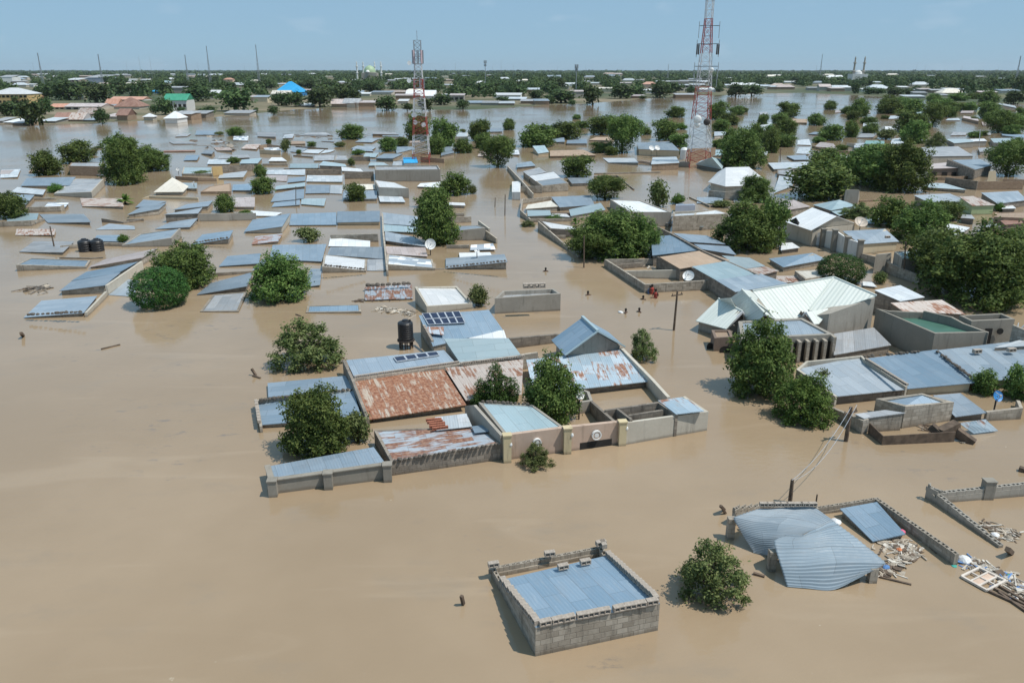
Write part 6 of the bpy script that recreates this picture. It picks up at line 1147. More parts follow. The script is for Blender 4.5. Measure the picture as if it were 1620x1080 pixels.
many_trees(G6, [(280, 560, 160, 110), (450, 400, 150, 90), (660, 170, 200, 130), (1020, 300, 90, 50), (1330, 300, 200, 120), (1450, 470, 180, 130), (1120, 470, 110, 60)])

# ------------------------------------------------------------------ half drowned roofs packed between the houses
rf = random.Random(17); OCC.append((112, 365, 172, 406)); OCC.append((25, 425, 110, 480))
for (zx0, zy0, zx1, zy1, nn) in ((285, 212, 660, 345, 46), (0, 262, 165, 330, 8), (760, 215, 1090, 262, 10), (1190, 170, 1620, 262, 26), (1040, 320, 1440, 400, 10), (20, 345, 300, 430, 7)):
    tries = 0; got = 0
    while got < nn and tries < 1500:
        tries += 1; x = rf.uniform(zx0, zx1); y = rf.uniform(zy0, zy1); s_ = (y - 105) / 150.0; w_ = rf.uniform(20, 46) * s_; h_ = rf.uniform(5, 10) * s_
        bx = (x - w_ / 2 - 2, y - h_ - 2, x + w_ / 2 + 2, y + 5 * s_)
        if any(bx[0] < o[2] and bx[2] > o[0] and bx[1] < o[3] and bx[3] > o[1] for o in OCC): continue
        sk = rf.uniform(-.25, .35) * w_; hh = rf.uniform(1.2, 5) * s_; ro, ds = rf.choice([('zinc', 'half drowned zinc roof'), ('rustpale', 'half drowned tan roof'), ('brownroof', 'half drowned brown roof'), ('aqua', 'half drowned pale blue roof'), ('pale', 'half drowned pale roof'), ('grey', 'half drowned grey roof'), ('pink', 'half drowned dusty roof'), ('blue', 'half drowned blue roof'), ('wpatch', 'half drowned patched roof'), ('rustpale', 'half drowned rusty roof')])
        house(S0, [(x - w_ / 2, y, 1.2), (x + w_ / 2 - sk * .3, y + rf.uniform(-1, 1) * s_, hh), (x + w_ / 2 + sk * .5, y - h_, hh * 1.1), (x - w_ / 2 + sk, y - h_ + rf.uniform(-.6, .6), 1.0)], ro, rf.choice(['block', 'dark', 'plaster']), desc=ds, par=0); got += 1
# ------------------------------------------------------------------ far bank: trees, houses, hall, school, mosques
GF = 'trees along the far bank'
FK = ['far_a', 'far_b', 'far_c', 'far_d', 'far_e']
def far_trees(Fm, rows): many_trees(Fm, rows, group=GF, land=0.2, keys=FK)
far_trees(T1, [(190, 555, 190, 170), (70, 500, 130, 100), (280, 490, 90, 120), (640, 545, 90, 100), (600, 420, 180, 130), (430, 400, 200, 130), (300, 395, 140, 110), (1040, 492, 120, 112), (978, 482, 60, 60), (1480, 470, 230, 155), (1320, 490, 84, 62), (1150, 474, 56, 38), (1270, 474, 54, 28), (1250, 408, 190, 110), (880, 372, 170, 100), (740, 362, 150, 90), (1030, 362, 110, 90), (380, 305, 120, 66), (1445, 360, 120, 90), (110, 420, 70, 60), (1590, 345, 100, 80), (1180, 340, 120, 70), (530, 350, 130, 80), (20, 500, 60, 90), (690, 300, 90, 60), (1340, 300, 130, 60), (760, 300, 100, 50)])
far_trees(T2, [(160, 434, 130, 92), (250, 440, 120, 100), (400, 442, 170, 132), (110, 488, 74, 60), (530, 402, 160, 112), (620, 402, 110, 90), (825, 462, 150, 98), (960, 464, 72, 52), (1170, 430, 130, 82), (1310, 452, 84, 62), (1070, 462, 110, 84), (1560, 420, 90, 50), (1450, 372, 130, 90), (1260, 380, 120, 80), (960, 340, 120, 60), (740, 350, 130, 70), (330, 330, 130, 70), (60, 330, 130, 60), (1340, 340, 130, 70), (1130, 350, 110, 60), (480, 330, 120, 60), (880, 330, 120, 55), (1500, 350, 110, 70), (30, 370, 90, 50), (0, 480, 30, 40)])
far_trees(T3, [(40, 376, 140, 84), (160, 388, 110, 60), (280, 335, 150, 84), (310, 416, 190, 92), (510, 424, 130, 124), (430, 342, 110, 60), (690, 388, 170, 100), (790, 375, 110, 80), (940, 380, 150, 104), (1020, 352, 130, 74), (1130, 356, 62, 56), (1420, 372, 130, 86), (1520, 370, 130, 80), (1310, 346, 62, 34), (150, 330, 130, 60), (600, 310, 110, 40), (1300, 310, 120, 50), (60, 320, 130, 50), (380, 430, 50, 40), (250, 420, 60, 42), (830, 388, 60, 24)])
far_trees(T4, [(560, 355, 60, 80), (640, 360, 90, 50), (700, 360, 80, 44), (800, 372, 110, 60), (880, 362, 70, 44), (940, 345, 60, 44), (200, 300, 120, 60), (320, 290, 130, 50), (440, 300, 120, 56), (1320, 350, 130, 80), (1420, 345, 120, 90), (1560, 420, 130, 90), (1590, 350, 100, 110), (1090, 300, 140, 60), (60, 290, 110, 50), (1240, 330, 90, 80), (980, 300, 110, 50), (620, 310, 110, 60), (820, 310, 120, 50)])
GH = 'houses along the far bank'
FARH = []
def far_house(Fm, x, y, w_, h_, roof, wall, desc=None, label=None, d=9.0, rh=None, kind='flat', name='bank_house', cat='house', wins=0, **kw):
    """house with its front foot at (x, y) centre, w_ wide, h_ high up to the eaves, hipped, gabled or mono pitched roof"""
    sx, sy = Fm.src(x, y); p = at(sx, sy, 0.1); wd = Fm.m(x, y, w_); yc = p.y + .05; z = CAM_H - p.y * math.tan(depr(sy - h_ / Fm.sc)); rz = rt.uniform(-.12, .12); root = empty(name, (p.x, p.y, 0.1)); FARH.append((sx - w_ / Fm.sc / 2, sx + w_ / Fm.sc / 2, p.y, d))
    ux, uy = Vector((math.cos(rz), math.sin(rz), 0)), Vector((-math.sin(rz), math.cos(rz), 0)); base = Vector((p.x, p.y, 0)); q = [base + ux * (sx_ * wd / 2) + uy * (k * d) for sx_, k in ((-1, 0), (1, 0), (1, 1), (-1, 1))]
    mb = MB(); mb.prism(q, [z] * 4, -1.5); mb.build('wall', MAT[wall], root); o = .4; e = [base + ux * (sx_ * (wd / 2 + o)) + uy * (k) + Vector((0, 0, z + .02)) for sx_, k in ((-1, -o), (1, -o), (1, d + o), (-1, d + o))]; rb = MB(); rh_ = rh if rh is not None else .28 * d
    if kind == 'flat': up = Vector((0, 0, rh_ * .35)); slab(rb, [e[0], e[1], e[2] + up, e[3] + up], .12)
    elif kind == 'hip':
        t_ = min(.45, .5 * d / max(wd, .1)); up = Vector((0, 0, rh_)); m0 = (e[0] + e[3]) / 2 * (1 - t_) + (e[1] + e[2]) / 2 * t_ + up; m1 = (e[0] + e[3]) / 2 * t_ + (e[1] + e[2]) / 2 * (1 - t_) + up
        for pl in ([e[0], e[1], m1, m0], [e[2], e[3], m0, m1], [e[1], e[2], m1], [e[3], e[0], m0]): slab(rb, pl, .1)
    else:
        up = Vector((0, 0, rh_)); m0, m1 = (e[0] + e[3]) / 2 + up, (e[1] + e[2]) / 2 + up; slab(rb, [e[0], e[1], m1, m0], .1); slab(rb, [e[2], e[3], m0, m1], .1); rb.poly([q[0] + Vector((0, 0, z)), q[3] + Vector((0, 0, z)), m0 - Vector((0, 0, .15))], None, 0); rb.poly([q[1] + Vector((0, 0, z)), q[2] + Vector((0, 0, z)), m1 - Vector((0, 0, .15))], None, 0)
    rb.build('roof', MAT[roof], root)
    rows = 2 if z > 6 else 1
    for r_ in range(rows):
        for k in range(wins):
            c = base + ux * (wd * ((k + .5) / wins - .5)) - uy * .02; wb = MB(); zc = z * ((r_ + .55) / rows); wb.box(c + Vector((0, 0, zc)), wd / wins * .62, .12, min(1.5, z / rows * .42), rz); wb.build('window', MAT['opening'], root)
    tag(root, label, cat, GH)
    if label is None: auto(root, desc, sx, sy - h_ / Fm.sc / 2)
    return root
def far_many(Fm, rows):
    for r in rows: far_house(Fm, r[0], r[1], r[2], r[3], r[4], r[5], desc=r[6], kind=r[7] if len(r) > 7 else 'flat', wins=r[8] if len(r) > 8 else 0, d=r[9] if len(r) > 9 else 9.0)
far_house(G7, 100, 440, 400, 108, 'white', 'yellow', label='long ochre two storey school block with a white hipped roof at the left edge', kind='hip', wins=9, d=18, rh=3.6, name='school_block', cat='school')
far_house(G7, 690, 500, 300, 30, 'orange', 'peach' if 0 else 'creamwall', label='long low building with a plain orange roof near the school block', kind='gable', d=12, rh=1.6, wins=6)
far_house(G7, 890, 505, 400, 40, 'pink', 'palewall', label='long low building with a lavender pink roof right of the orange one', kind='gable', d=12, rh=1.5, wins=5)
far_house(G7, 1350, 408, 370, 18, 'orange', 'whitewall', label='long orange roof with a white wall band, farther back on the left bank', kind='gable', d=12, rh=1.8, wins=8)
far_house(G7, 1185, 470, 130, 20, 'orange', 'creamwall', label='short orange gable end beside the brown pyramid roof', kind='gable', d=12)
far_house(G7, 1355, 500, 260, 34, 'maroon', 'palewall', label='brown pyramid roof on a pale house on the left bank', kind='hip', d=14, rh=4.5)
far_house(G7, 365, 405, 110, 14, 'orange', 'creamwall', label='small red roof behind the trees next to the school block', kind='gable')
far_house(T1, 1115, 470, 140, 74, 'greenr', 'whitewall', label='green roofed building with pale green walls on the left bank', kind='gable', d=14, wins=5, rh=3)
far_house(T2, 206, 372, 168, 28, 'brightblue', 'bluewall', label='bright blue hip roofed hall rising over the far bank trees', kind='hip', d=24, rh=8, wins=6, name='blue_hall', cat='hall')
far_house(T1, 940, 522, 56, 22, 'white', 'palewall', label='tiny white hut standing at the edge of the far bank', kind='hip', d=4, rh=1.3, name='white_hut', cat='hut')
far_many(G7, [(660, 625, 160, 24, 'maroon', 'mud', 'mud brown house', 'gable'), (810, 625, 150, 22, 'rustpale', 'mud', 'mud brown house', 'gable'), (950, 625, 120, 18, 'zinc', 'dark', 'dark low house', 'flat'), (910, 565, 190, 22, 'rustpale', 'mud', 'rust roofed house', 'gable'), (1190, 600, 140, 30, 'pink', 'palewall', 'pale brown house', 'flat'), (1310, 615, 110, 56, 'maroon', 'mud', 'brown gabled house', 'gable'), (510, 640, 160, 22, 'pale', 'plaster', 'pale house', 'flat'), (110, 645, 130, 14, 'white', 'plaster', 'white roofed house', 'flat'), (190, 660, 120, 20, 'grey', 'mud', 'grey house', 'flat'), (-20, 640, 100, 24, 'grey', 'plaster', 'grey house', 'flat'),
 (65, 215, 135, 66, 'grey', 'whitewall', 'plain white block', 'flat', 0, 30), (200, 235, 150, 40, 'grey', 'plaster', 'long grey shed', 'flat'), (320, 260, 90, 32, 'white', 'whitewall', 'white house', 'flat'), (240, 180, 110, 30, 'pale', 'palewall', 'pale house', 'hip'), (410, 165, 120, 18, 'pale', 'palewall', 'pale house', 'flat'), (580, 160, 60, 16, 'white', 'palewall', 'white roofed house', 'hip'), (550, 200, 100, 24, 'white', 'plaster', 'white roofed house', 'flat'), (770, 235, 150, 56, 'white', 'dark', 'dark walled block with a white roof', 'flat', 4, 24), (1020, 225, 205, 70, 'grey', 'bluegrey', 'large blue grey warehouse', 'flat', 0, 40), (870, 250, 70, 40, 'pale', 'palewall', 'pale house', 'flat'), (1240, 130, 50, 10, 'white', 'palewall', 'white roof', 'flat'), (1330, 125, 60, 9, 'white', 'palewall', 'white roof', 'flat'), (1400, 190, 100, 14, 'white', 'palewall', 'white roofed house', 'flat'), (1560, 190, 90, 14, 'white', 'palewall', 'white roofed house', 'flat'), (1320, 310, 70, 30, 'pale', 'palewall', 'pale house', 'flat'), (840, 400, 60, 30, 'cream', 'creamwall', 'cream house', 'hip'), (1240, 490, 300, 26, 'grey', 'palewall', 'pale long house', 'flat')])
far_many(T1, [(1085, 540, 80, 30, 'white', 'whitewall', 'white tent like shelter', 'hip'), (1150, 518, 130, 36, 'grey', 'mud', 'mud walled house', 'flat'), (1260, 505, 90, 26, 'grey', 'dark', 'dark low house', 'flat'), (1360, 395, 60, 40, 'white', 'palewall', 'white gabled house', 'gable'), (1445, 290, 60, 26, 'orange', 'pinkwall', 'red roofed house', 'hip'), (1050, 295, 60, 12, 'aqua', 'palewall', 'pale aqua roof', 'hip'), (1080, 275, 40, 14, 'white', 'palewall', 'white roofed house', 'hip'), (920, 275, 60, 10, 'white', 'palewall', 'white roof', 'flat'), (830, 275, 60, 10, 'white', 'palewall', 'white roof', 'flat'), (960, 235, 60, 6, 'white', 'palewall', 'white roof', 'flat'), (1110, 355, 120, 40, 'grey', 'plaster', 'grey house', 'flat'), (1590, 400, 40, 26, 'pink', 'pinkwall', 'pink house', 'flat'), (1200, 260, 60, 10, 'pink', 'plaster', 'pink roofed house', 'flat'), (980, 355, 50, 16, 'brightblue', 'bluewall', 'tiny blue house', 'flat'), (1500, 490, 160, 14, 'grey', 'palewall', 'pale yard wall house', 'flat')])
far_many(T2, [(30, 415, 90, 40, 'zinc', 'creamwall', 'cream house', 'flat'), (310, 440, 90, 12, 'pale', 'mud', 'mud walled house', 'flat'), (540, 440, 120, 22, 'pink', 'mud', 'pink roofed house', 'gable'), (600, 440, 100, 26, 'grey', 'palewall', 'grey gabled house', 'gable'), (690, 440, 120, 30, 'pink', 'mud', 'mud walled house', 'flat'), (680, 372, 80, 18, 'white', 'palewall', 'white roofed house', 'flat'), (500, 305, 80, 14, 'pink', 'plaster', 'pink roofed house', 'flat'), (640, 275, 60, 10, 'white', 'palewall', 'white roof', 'flat'), (900, 272, 50, 12, 'white', 'palewall', 'white roof', 'flat'), (960, 395, 150, 30, 'pink', 'mud', 'pink roofed house', 'flat'), (1270, 410, 90, 46, 'pink', 'plaster', 'pinkish house', 'flat', 3), (1200, 380, 60, 16, 'white', 'palewall', 'white roofed house', 'flat'), (930, 420, 60, 20, 'white', 'palewall', 'white roofed house', 'flat'), (1330, 250, 50, 10, 'pale', 'palewall', 'pale roof', 'flat'), (1420, 300, 60, 16, 'white', 'palewall', 'white hipped house', 'hip'), (1220, 310, 60, 12, 'pale', 'palewall', 'pale roof', 'flat'), (1400, 425, 100, 14, 'zinc', 'palewall', 'zinc roofed house', 'flat'), (1480, 430, 100, 18, 'grey', 'plaster', 'grey house', 'flat'), (1580, 430, 110, 16, 'pale', 'mud', 'pale roofed house', 'flat'), (840, 300, 70, 10, 'grey', 'plaster', 'grey house', 'flat'), (310, 310, 60, 18, 'pink', 'plaster', 'pinkish house', 'flat'), (50, 300, 30, 16, 'white', 'palewall', 'white house', 'flat'), (160, 300, 60, 8, 'pale', 'palewall', 'pale roof', 'flat')])
far_many(T3, [(30, 400, 110, 14, 'pale', 'plaster', 'white roofed house', 'flat'), (100, 420, 90, 20, 'grey', 'mud', 'grey house', 'flat'), (190, 425, 90, 26, 'zinc', 'mud', 'mud walled house', 'flat'), (50, 290, 60, 12, 'white', 'palewall', 'white hipped house', 'hip'), (580, 355, 120, 34, 'cream', 'creamwall', 'long cream house', 'flat'), (420, 380, 80, 40, 'pink', 'plaster', 'pinkish house', 'flat'), (870, 330, 90, 36, 'orange', 'pinkwall', 'red roofed house', 'hip'), (860, 355, 100, 24, 'white', 'whitewall', 'white house', 'flat'), (960, 290, 90, 14, 'white', 'palewall', 'white roofed house', 'flat'), (1060, 300, 110, 24, 'grey', 'plaster', 'grey house', 'flat'), (1090, 340, 60, 40, 'pale', 'palewall', 'pale house', 'flat', 2), (1430, 325, 110, 26, 'white', 'palewall', 'white roofed villa', 'hip', 3), (1520, 325, 100, 24, 'white', 'palewall', 'white roofed villa', 'hip', 3), (1600, 330, 60, 24, 'pale', 'palewall', 'pale house', 'flat'), (1240, 345, 80, 20, 'white', 'palewall', 'white house', 'flat'), (1100, 380, 130, 20, 'grey', 'mud', 'low grey house', 'flat'), (800, 385, 80, 16, 'pink', 'mud', 'low pink house', 'flat'), (340, 330, 40, 26, 'white', 'palewall', 'white house', 'flat'), (470, 290, 50, 14, 'white', 'palewall', 'white house', 'flat'), (1160, 270, 80, 10, 'pale', 'palewall', 'pale roof', 'flat'), (1380, 262, 60, 8, 'white', 'palewall', 'white roof', 'flat'), (540, 300, 80, 14, 'pale', 'palewall', 'pale roof', 'flat'), (720, 300, 80, 14, 'pink', 'palewall', 'pink roof', 'flat')])
far_many(T4, [(20, 330, 60, 20, 'pale', 'mud', 'pale roofed house', 'flat'), (110, 330, 120, 18, 'pink', 'mud', 'pink roofed house', 'hip'), (290, 335, 70, 18, 'grey', 'plaster', 'grey house', 'flat'), (360, 340, 70, 30, 'pink', 'palewall', 'pinkish house', 'gable'), (440, 342, 90, 22, 'pink', 'mud', 'pink roofed house', 'flat'), (500, 340, 60, 26, 'white', 'palewall', 'white roofed house', 'flat'), (690, 305, 60, 24, 'pale', 'palewall', 'pale house', 'flat'), (740, 330, 70, 16, 'grey', 'plaster', 'grey house', 'flat'), (1000, 350, 80, 24, 'pink', 'plaster', 'pinkish house', 'flat'), (1080, 352, 90, 20, 'grey', 'mud', 'grey house', 'flat'), (1160, 345, 80, 20, 'white', 'palewall', 'white roofed house', 'flat'), (1220, 342, 60, 16, 'pale', 'palewall', 'pale roofed house', 'flat'), (930, 385, 130, 14, 'pale', 'plaster', 'pale low house', 'flat'), (1110, 375, 90, 12, 'grey', 'plaster', 'grey low house', 'flat'), (790, 235, 50, 6, 'white', 'palewall', 'white roof', 'flat'), (60, 240, 60, 6, 'white', 'palewall', 'white roof', 'flat'), (1350, 250, 60, 6, 'white', 'palewall', 'white roof', 'flat'), (1040, 245, 60, 6, 'pale', 'palewall', 'pale roof', 'flat'), (860, 330, 60, 18, 'white', 'palewall', 'white house', 'flat'), (1480, 265, 60, 8, 'pale', 'palewall', 'pale roof', 'flat')])
sx, sy = T4.src(785, 405); b = at(sx, sy); tn = empty('white_tent', (b.x, b.y, 0)); mb = MB(); wd = T4.m(785, 405, 70)
pk = b + Vector((0, 4, T4.m(785, 405, 40))); cs_ = [b + Vector((s * wd / 2, k, .4)) for s, k in ((-1, 0), (1, 0), (1, 8), (-1, 8))]
for i in range(4):
    a, c2 = cs_[i], cs_[(i + 1) % 4]; m1, m2 = a.lerp(pk, .5) - Vector((0, 0, .5)), c2.lerp(pk, .5) - Vector((0, 0, .5)); mb.poly([a, c2, m2, m1]); mb.poly([m1, m2, pk])
    mb.poly([a - Vector((0, 0, 1.5)), c2 - Vector((0, 0, 1.5)), c2, a])
mb.build('roof', MAT['dishwhite'], tn); tag(tn, 'white peaked roof glowing among trees on the far right bank', 'house', GH)
rf = random.Random(41)
for k in range(90):
    px = rf.uniform(-10, 1630); y_ = rf.uniform(119, 124) if k % 3 == 0 else rf.uniform(124, 158)
    if y_ > shore_y(px) - 4: y_ = shore_y(px) - rf.uniform(4, 12)
    sc_ = (y_ - 108) / 40; ww = rf.uniform(14, 30) * (.35 + sc_); ro, wa, ds = rf.choice([('white', 'whitewall', 'white roofed house'), ('pale', 'palewall', 'pale roofed house'), ('grey', 'plaster', 'grey roofed house'), ('pink', 'mud', 'pinkish roofed house'), ('pale', 'mud', 'mud walled house'), ('rustpale', 'mud', 'rusty roofed house'), ('cream', 'creamwall', 'cream house'), ('zinc', 'palewall', 'zinc roofed house')])
    far_house(S0, px, y_, ww, rf.uniform(2.2, 4.2) * (.4 + sc_), ro, wa, desc=ds, kind=rf.choice(['flat', 'flat', 'gable', 'hip']), d=max(6, ww * .35 * (158 / max(20, y_ - 100)) * .3))
# mosques on the skyline
def minaret(p, H_, r, root=None, mat='whitewall'):
    mb = MB(); mb.lathe(p, [(r, -1), (r * .95, H_ * .45), (r * 1.5, H_ * .46), (r * 1.5, H_ * .49), (r * .85, H_ * .5), (r * .8, H_ * .74), (r * 1.35, H_ * .75), (r * 1.35, H_ * .78), (r * .65, H_ * .79), (r * .6, H_ * .90), (r * .75, H_ * .92), (.05, H_)], 12); return mb.build('minaret', MAT[mat], root)
def at_d(px, dist): return Vector(((px - CX) / FPX * (dist * math.cos(PITCH) + CAM_H * math.sin(PITCH)), dist, 0))
def hgt(py, dist): return CAM_H - dist * math.tan(depr(py))
D = 1350; c = at_d(586, D); mo = empty('domed_mosque', c); mb = MB(); r = 9.5; mb.lathe(c + Vector((0, 0, 17)), [(r, 0)] + [(r * math.cos(a * math.pi / 16), r * 1.1 * math.sin(a * math.pi / 16)) for a in range(1, 8)] + [(.3, r * 1.12), (.05, r * 1.3)], 24); mb.build('dome', MAT['greendome'], mo)
mb = MB(); mb.box(c + Vector((0, 0, 7.7)), 24, 24, 17); mb.lathe(c + Vector((0, 0, 16.25)), [(r * 1.06, 0), (r * 1.06, .7), (r, .7)], 24); mb.build('wall', MAT['plaster'], mo)
mb = MB(); mb.lathe(c + Vector((-1.5, -11, 17)), [(3.4, 0)] + [(3.4 * math.cos(a * math.pi / 12), 3.6 * math.sin(a * math.pi / 12)) for a in range(1, 7)], 16); mb.build('small_dome', MAT['dishwhite'], mo)
for px in (566, 576, 594, 604): minaret(at_d(px, D + (12 if px in (576, 594) else -8)), hgt(97, D), 1.5, mo, 'whitewall')
tag(mo, 'mosque on the skyline with a pale green dome and four minarets', 'mosque')
D = 1200; c = at_d(1355, D); mo = empty('white_mosque', c); mb = MB(); mb.box(c + Vector((0, 0, 7)), 22, 18, 16); mb.lathe(c + Vector((0, 0, 15)), [(6, 0), (5, 3), (2, 5), (.1, 5.4)], 16); mb.build('wall', MAT['whitewall'], mo)
for px in (1348, 1363): minaret(at_d(px, D), hgt(89, D), 1.6, mo, 'plaster')
tag(mo, 'white mosque with two tall tapering minarets on the right skyline', 'mosque')
GM = 'masts on the skyline'
MASTS = [(70, 84, 900, 't'), (58, 99, 1200, 's'), (164, 86, 900, 't'), (204, 97, 1500, 's'), (226, 88, 1100, 's'), (243, 90, 1100, 's'), (299, 87, 1000, 't'), (316, 100, 1700, 's'), (334, 73, 1050, 't'), (389, 103, 1700, 's'), (411, 71, 1050, 't'), (721, 98, 1500, 's'), (768, 95, 900, 'm'), (779, 104, 1700, 's'), (793, 94, 1400, 's'), (812, 101, 1700, 's'), (882, 105, 1800, 's'), (911, 102, 700, 'm'), (926, 104, 1500, 's'), (1056, 102, 1700, 't'), (1289, 102, 1400, 's'), (1296, 86, 1500, 't'), (1447, 99, 1800, 's'), (1461, 102, 2000, 's'), (1519, 103, 2000, 's'), (1576, 104, 1900, 's'), (1604, 89, 850, 't')]
for px, py, D, k in MASTS:
    b = at_d(px, D); zt = hgt(py, D)
    if k == 't': o = lattice('lattice_mast', None, b, max(2.6, zt * .06), .5, zt, [2, 2, 2], th=.13, n=12, cat='mast', group=GM)
    else:
        o = empty('lattice_mast', b); mb = MB(); r = .17 if k == 's' else .4; mb.tube([b, b + Vector((0, 0, zt * .9)), b + Vector((0, 0, zt))], [r, r * .7, r * .3], 6); mb.build('shaft', MAT['greysteel'], o)
        if k == 'm':
            mb = MB()
            for i in range(6): a = i * 1.047; mb.box(b + Vector((1.3 * math.cos(a), 1.3 * math.sin(a), zt * .93)), .5, .3, 3.2, a); mb.box(b + Vector((1.1 * math.cos(a), 1.1 * math.sin(a), zt * .82)), .4, .3, 2.0, a)
            mb.lathe(b + Vector((0, 0, zt * .89)), [(1.5, 0), (1.5, .3), (.2, .3)], 10); mb.build('antenna_panel', MAT['greysteel'], o)
        tag(o, None, 'mast', GM)
    auto(o, {'t': 'tapering lattice mast', 's': 'thin faint mast', 'm': 'single pole mast'}[k], px, (py + 113) / 2)
# ------------------------------------------------------------------ woodland reaching to the horizon
def woodland():
    rg = np.random.default_rng(3); Vs, Fs, Ts = [], [], []; b = 0
    def band(n, d0, d1, faces, size, hgt_, fs):
        nonlocal b
        ang = rg.uniform(-.74, .74, n); dist = np.sqrt(rg.uniform(d0 * d0, d1 * d1, n)); Xc = np.tan(ang) * dist * .98; Yc = dist
        pxs = CX + FPX * Xc / (Yc * math.cos(PITCH)); sh = np.array([at(CX, shore_y(float(p))).y for p in pxs]); dens = np.sin(Xc * .011 + 1.3) + np.sin(Yc * .017 + Xc * .006) + rg.normal(0, .7, n)
        ok = (Yc > sh + 70) & (dens > -.55)
        for x0, x1, y0, dd in FARH: ok &= ~((pxs > x0 - 4) & (pxs < x1 + 4) & (Yc > y0 * .64) & (Yc < y0 + dd + 8))
        Xc, Yc = Xc[ok], Yc[ok]; m = len(Xc); s = size * rg.uniform(.55, 1.3, m); h = hgt_ * rg.uniform(.5, 1.25, m); tint = rg.uniform(0, 1, m)
        d = sphere_pts(rg, m * faces).reshape(m, faces, 3); d[:, :, 2] = np.abs(d[:, :, 2]); wob = 1 + .22 * np.sin(d[:, :, 0] * 5 + tint[:, None] * 30) * np.sin(d[:, :, 1] * 4 + tint[:, None] * 50)
        C = np.stack([Xc[:, None] + d[:, :, 0] * s[:, None] * wob, Yc[:, None] + d[:, :, 1] * s[:, None] * wob, .6 + h[:, None] * (.30 + .70 * d[:, :, 2] * wob)], 2).reshape(-1, 3); D_ = d.reshape(-1, 3); M_ = len(C)
        nrm = D_ + sphere_pts(rg, M_) * .55; nrm /= np.linalg.norm(nrm, axis=1, keepdims=True); a = np.cross(nrm, sphere_pts(rg, M_)); a /= np.linalg.norm(a, axis=1, keepdims=True) + 1e-9; c = np.cross(nrm, a); f = (fs * rg.uniform(.6, 1.3, M_))[:, None]
        Vs.append(np.stack([C - a * f, C + c * f * .8, C + a * f, C - c * f * .8], 1).reshape(-1, 3)); Fs.append(np.arange(4 * M_).reshape(M_, 4) + b); b += 4 * M_; Ts.append(np.clip(np.repeat(tint, faces) * .7 + rg.normal(.15, .15, M_), 0, 1))
    band(5600, 560, 1300, 70, 4.6, 9.0, 1.05); band(7000, 1300, 2600, 34, 6.5, 10, 2.0); band(6500, 2600, 5200, 18, 11, 11, 4.5); band(6000, 5200, 12000, 10, 26, 13, 12)
    o = bpy.data.objects.new('far_woodland', np_mesh('far_woodland', np.concatenate(Vs), np.concatenate(Fs), np.concatenate(Ts), LEAFFAR)); COL.objects.link(o); tag(o, 'dark green woodland reaching from the far bank to the horizon', None, None, 'stuff')
woodland()

# ------------------------------------------------------------------ people in the water
def person(p, label, shirt, rz=0.0, up=.45, arms='swim', group='people in the water'):
    """p: point on the water; the body continues below it"""
    root = empty('person', p); root.rotation_euler = (0, 0, rz)
    J = [(0, .1, up - 1.25), (0, .03, up - .80), (0, 0, up - .42), (0, 0, up - .28), (0, -.02, up - .16), (0, -.03, up - .02)]; rad = [.15, .14, .15, .06, .095, .085]; E_ = [(i, i + 1) for i in range(5)]
    for s in (-1, 1):
        sh_ = (s * .19, 0, up - .36); el = (s * .38, -.20, up - .48) if arms == 'swim' else (s * .27, -.04, up - .62); ha = (s * .30, -.50, up - .46) if arms == 'swim' else (s * .20, -.28, up - .60); b = len(J); J += [sh_, el, ha]; rad += [.07, .05, .04]; E_ += [(2, b), (b, b + 1), (b + 1, b + 2)]
        for f_ in range(5): t = len(J); a = (f_ - 2) * .02; J += [(ha[0] + a * s + (.03 * -s if f_ == 0 else 0), ha[1] - .09 + abs(f_ - 2) * .012, ha[2] - .015)]; rad += [.009]; E_ += [(b + 2, t)]
        hp = len(J); J += [(s * .10, .18, up - 1.32), (s * .11, .25, up - 1.75)]; rad += [.085, .055]; E_ += [(0, hp), (hp, hp + 1)]
    me = bpy.data.meshes.new('body'); me.from_pydata(J, E_, []); o = bpy.data.objects.new('body', me); COL.objects.link(o); o.parent = root
    sk = o.modifiers.new('skin', 'SKIN'); ly = me.skin_vertices[0] if me.skin_vertices else None
    if ly is None:
        bpy.context.view_layer.update(); ly = me.skin_vertices[0] if me.skin_vertices else None
    if ly:
        for i, r in enumerate(rad): ly.data[i].radius = (r, r)
        ly.data[0].use_root = True
    su = o.modifiers.new('sub', 'SUBSURF'); su.levels = su.render_levels = 1; me.materials.append(MAT['skin'])
    hb = MB(); hb.lathe((p.x, p.y - .01 * 0 - .02, p.z + up - .13), [(.098, .0), (.106, .05), (.095, .11), (.06, .15), (.005, .165)], 12); hb.build('hair', MAT['hair'], root)
    fc = MB()
    for s in (-1, 1): fc.box(Vector((p.x + s * .035, p.y - .115, p.z + up - .13)), .02, .012, .01)
    fc.box(Vector((p.x, p.y - .122, p.z + up - .165)), .02, .022, .035); fc.box(Vector((p.x, p.y - .112, p.z + up - .20)), .045, .01, .009)
    for s in (-1, 1): fc.box(Vector((p.x + s * .10, p.y - .02, p.z + up - .15)), .02, .035, .05)
    fc.build('face', MAT['hair'], root)
    if shirt:
        sb = MB(); sb.lathe((p.x, p.y + .02, p.z), [(.175, up - .95), (.185, up - .62), (.20, up - .40), (.12, up - .30), (.075, up - .27)], 14); sb.build('shirt', MAT[shirt], root)
    return tag(root, label, 'person', group)
for x, y, lb, sh_, rz, up in ((480, 667, 'swimmer alone in open water before the open block house', None, .5, .40), (830, 695, 'swimmer just left of the two people in red', None, -.4, .38), (718, 780, 'swimmer pulling a pale bundle through the water', None, 1.2, .40), (806, 774, 'swimmer a stroke right of the one with the pale bundle', None, -1.0, .38), (213, 517, 'head of a swimmer up the lane, farthest from the camera', None, 0, .40)):
    person(M3(x, y), lb, sh_, rz, up)
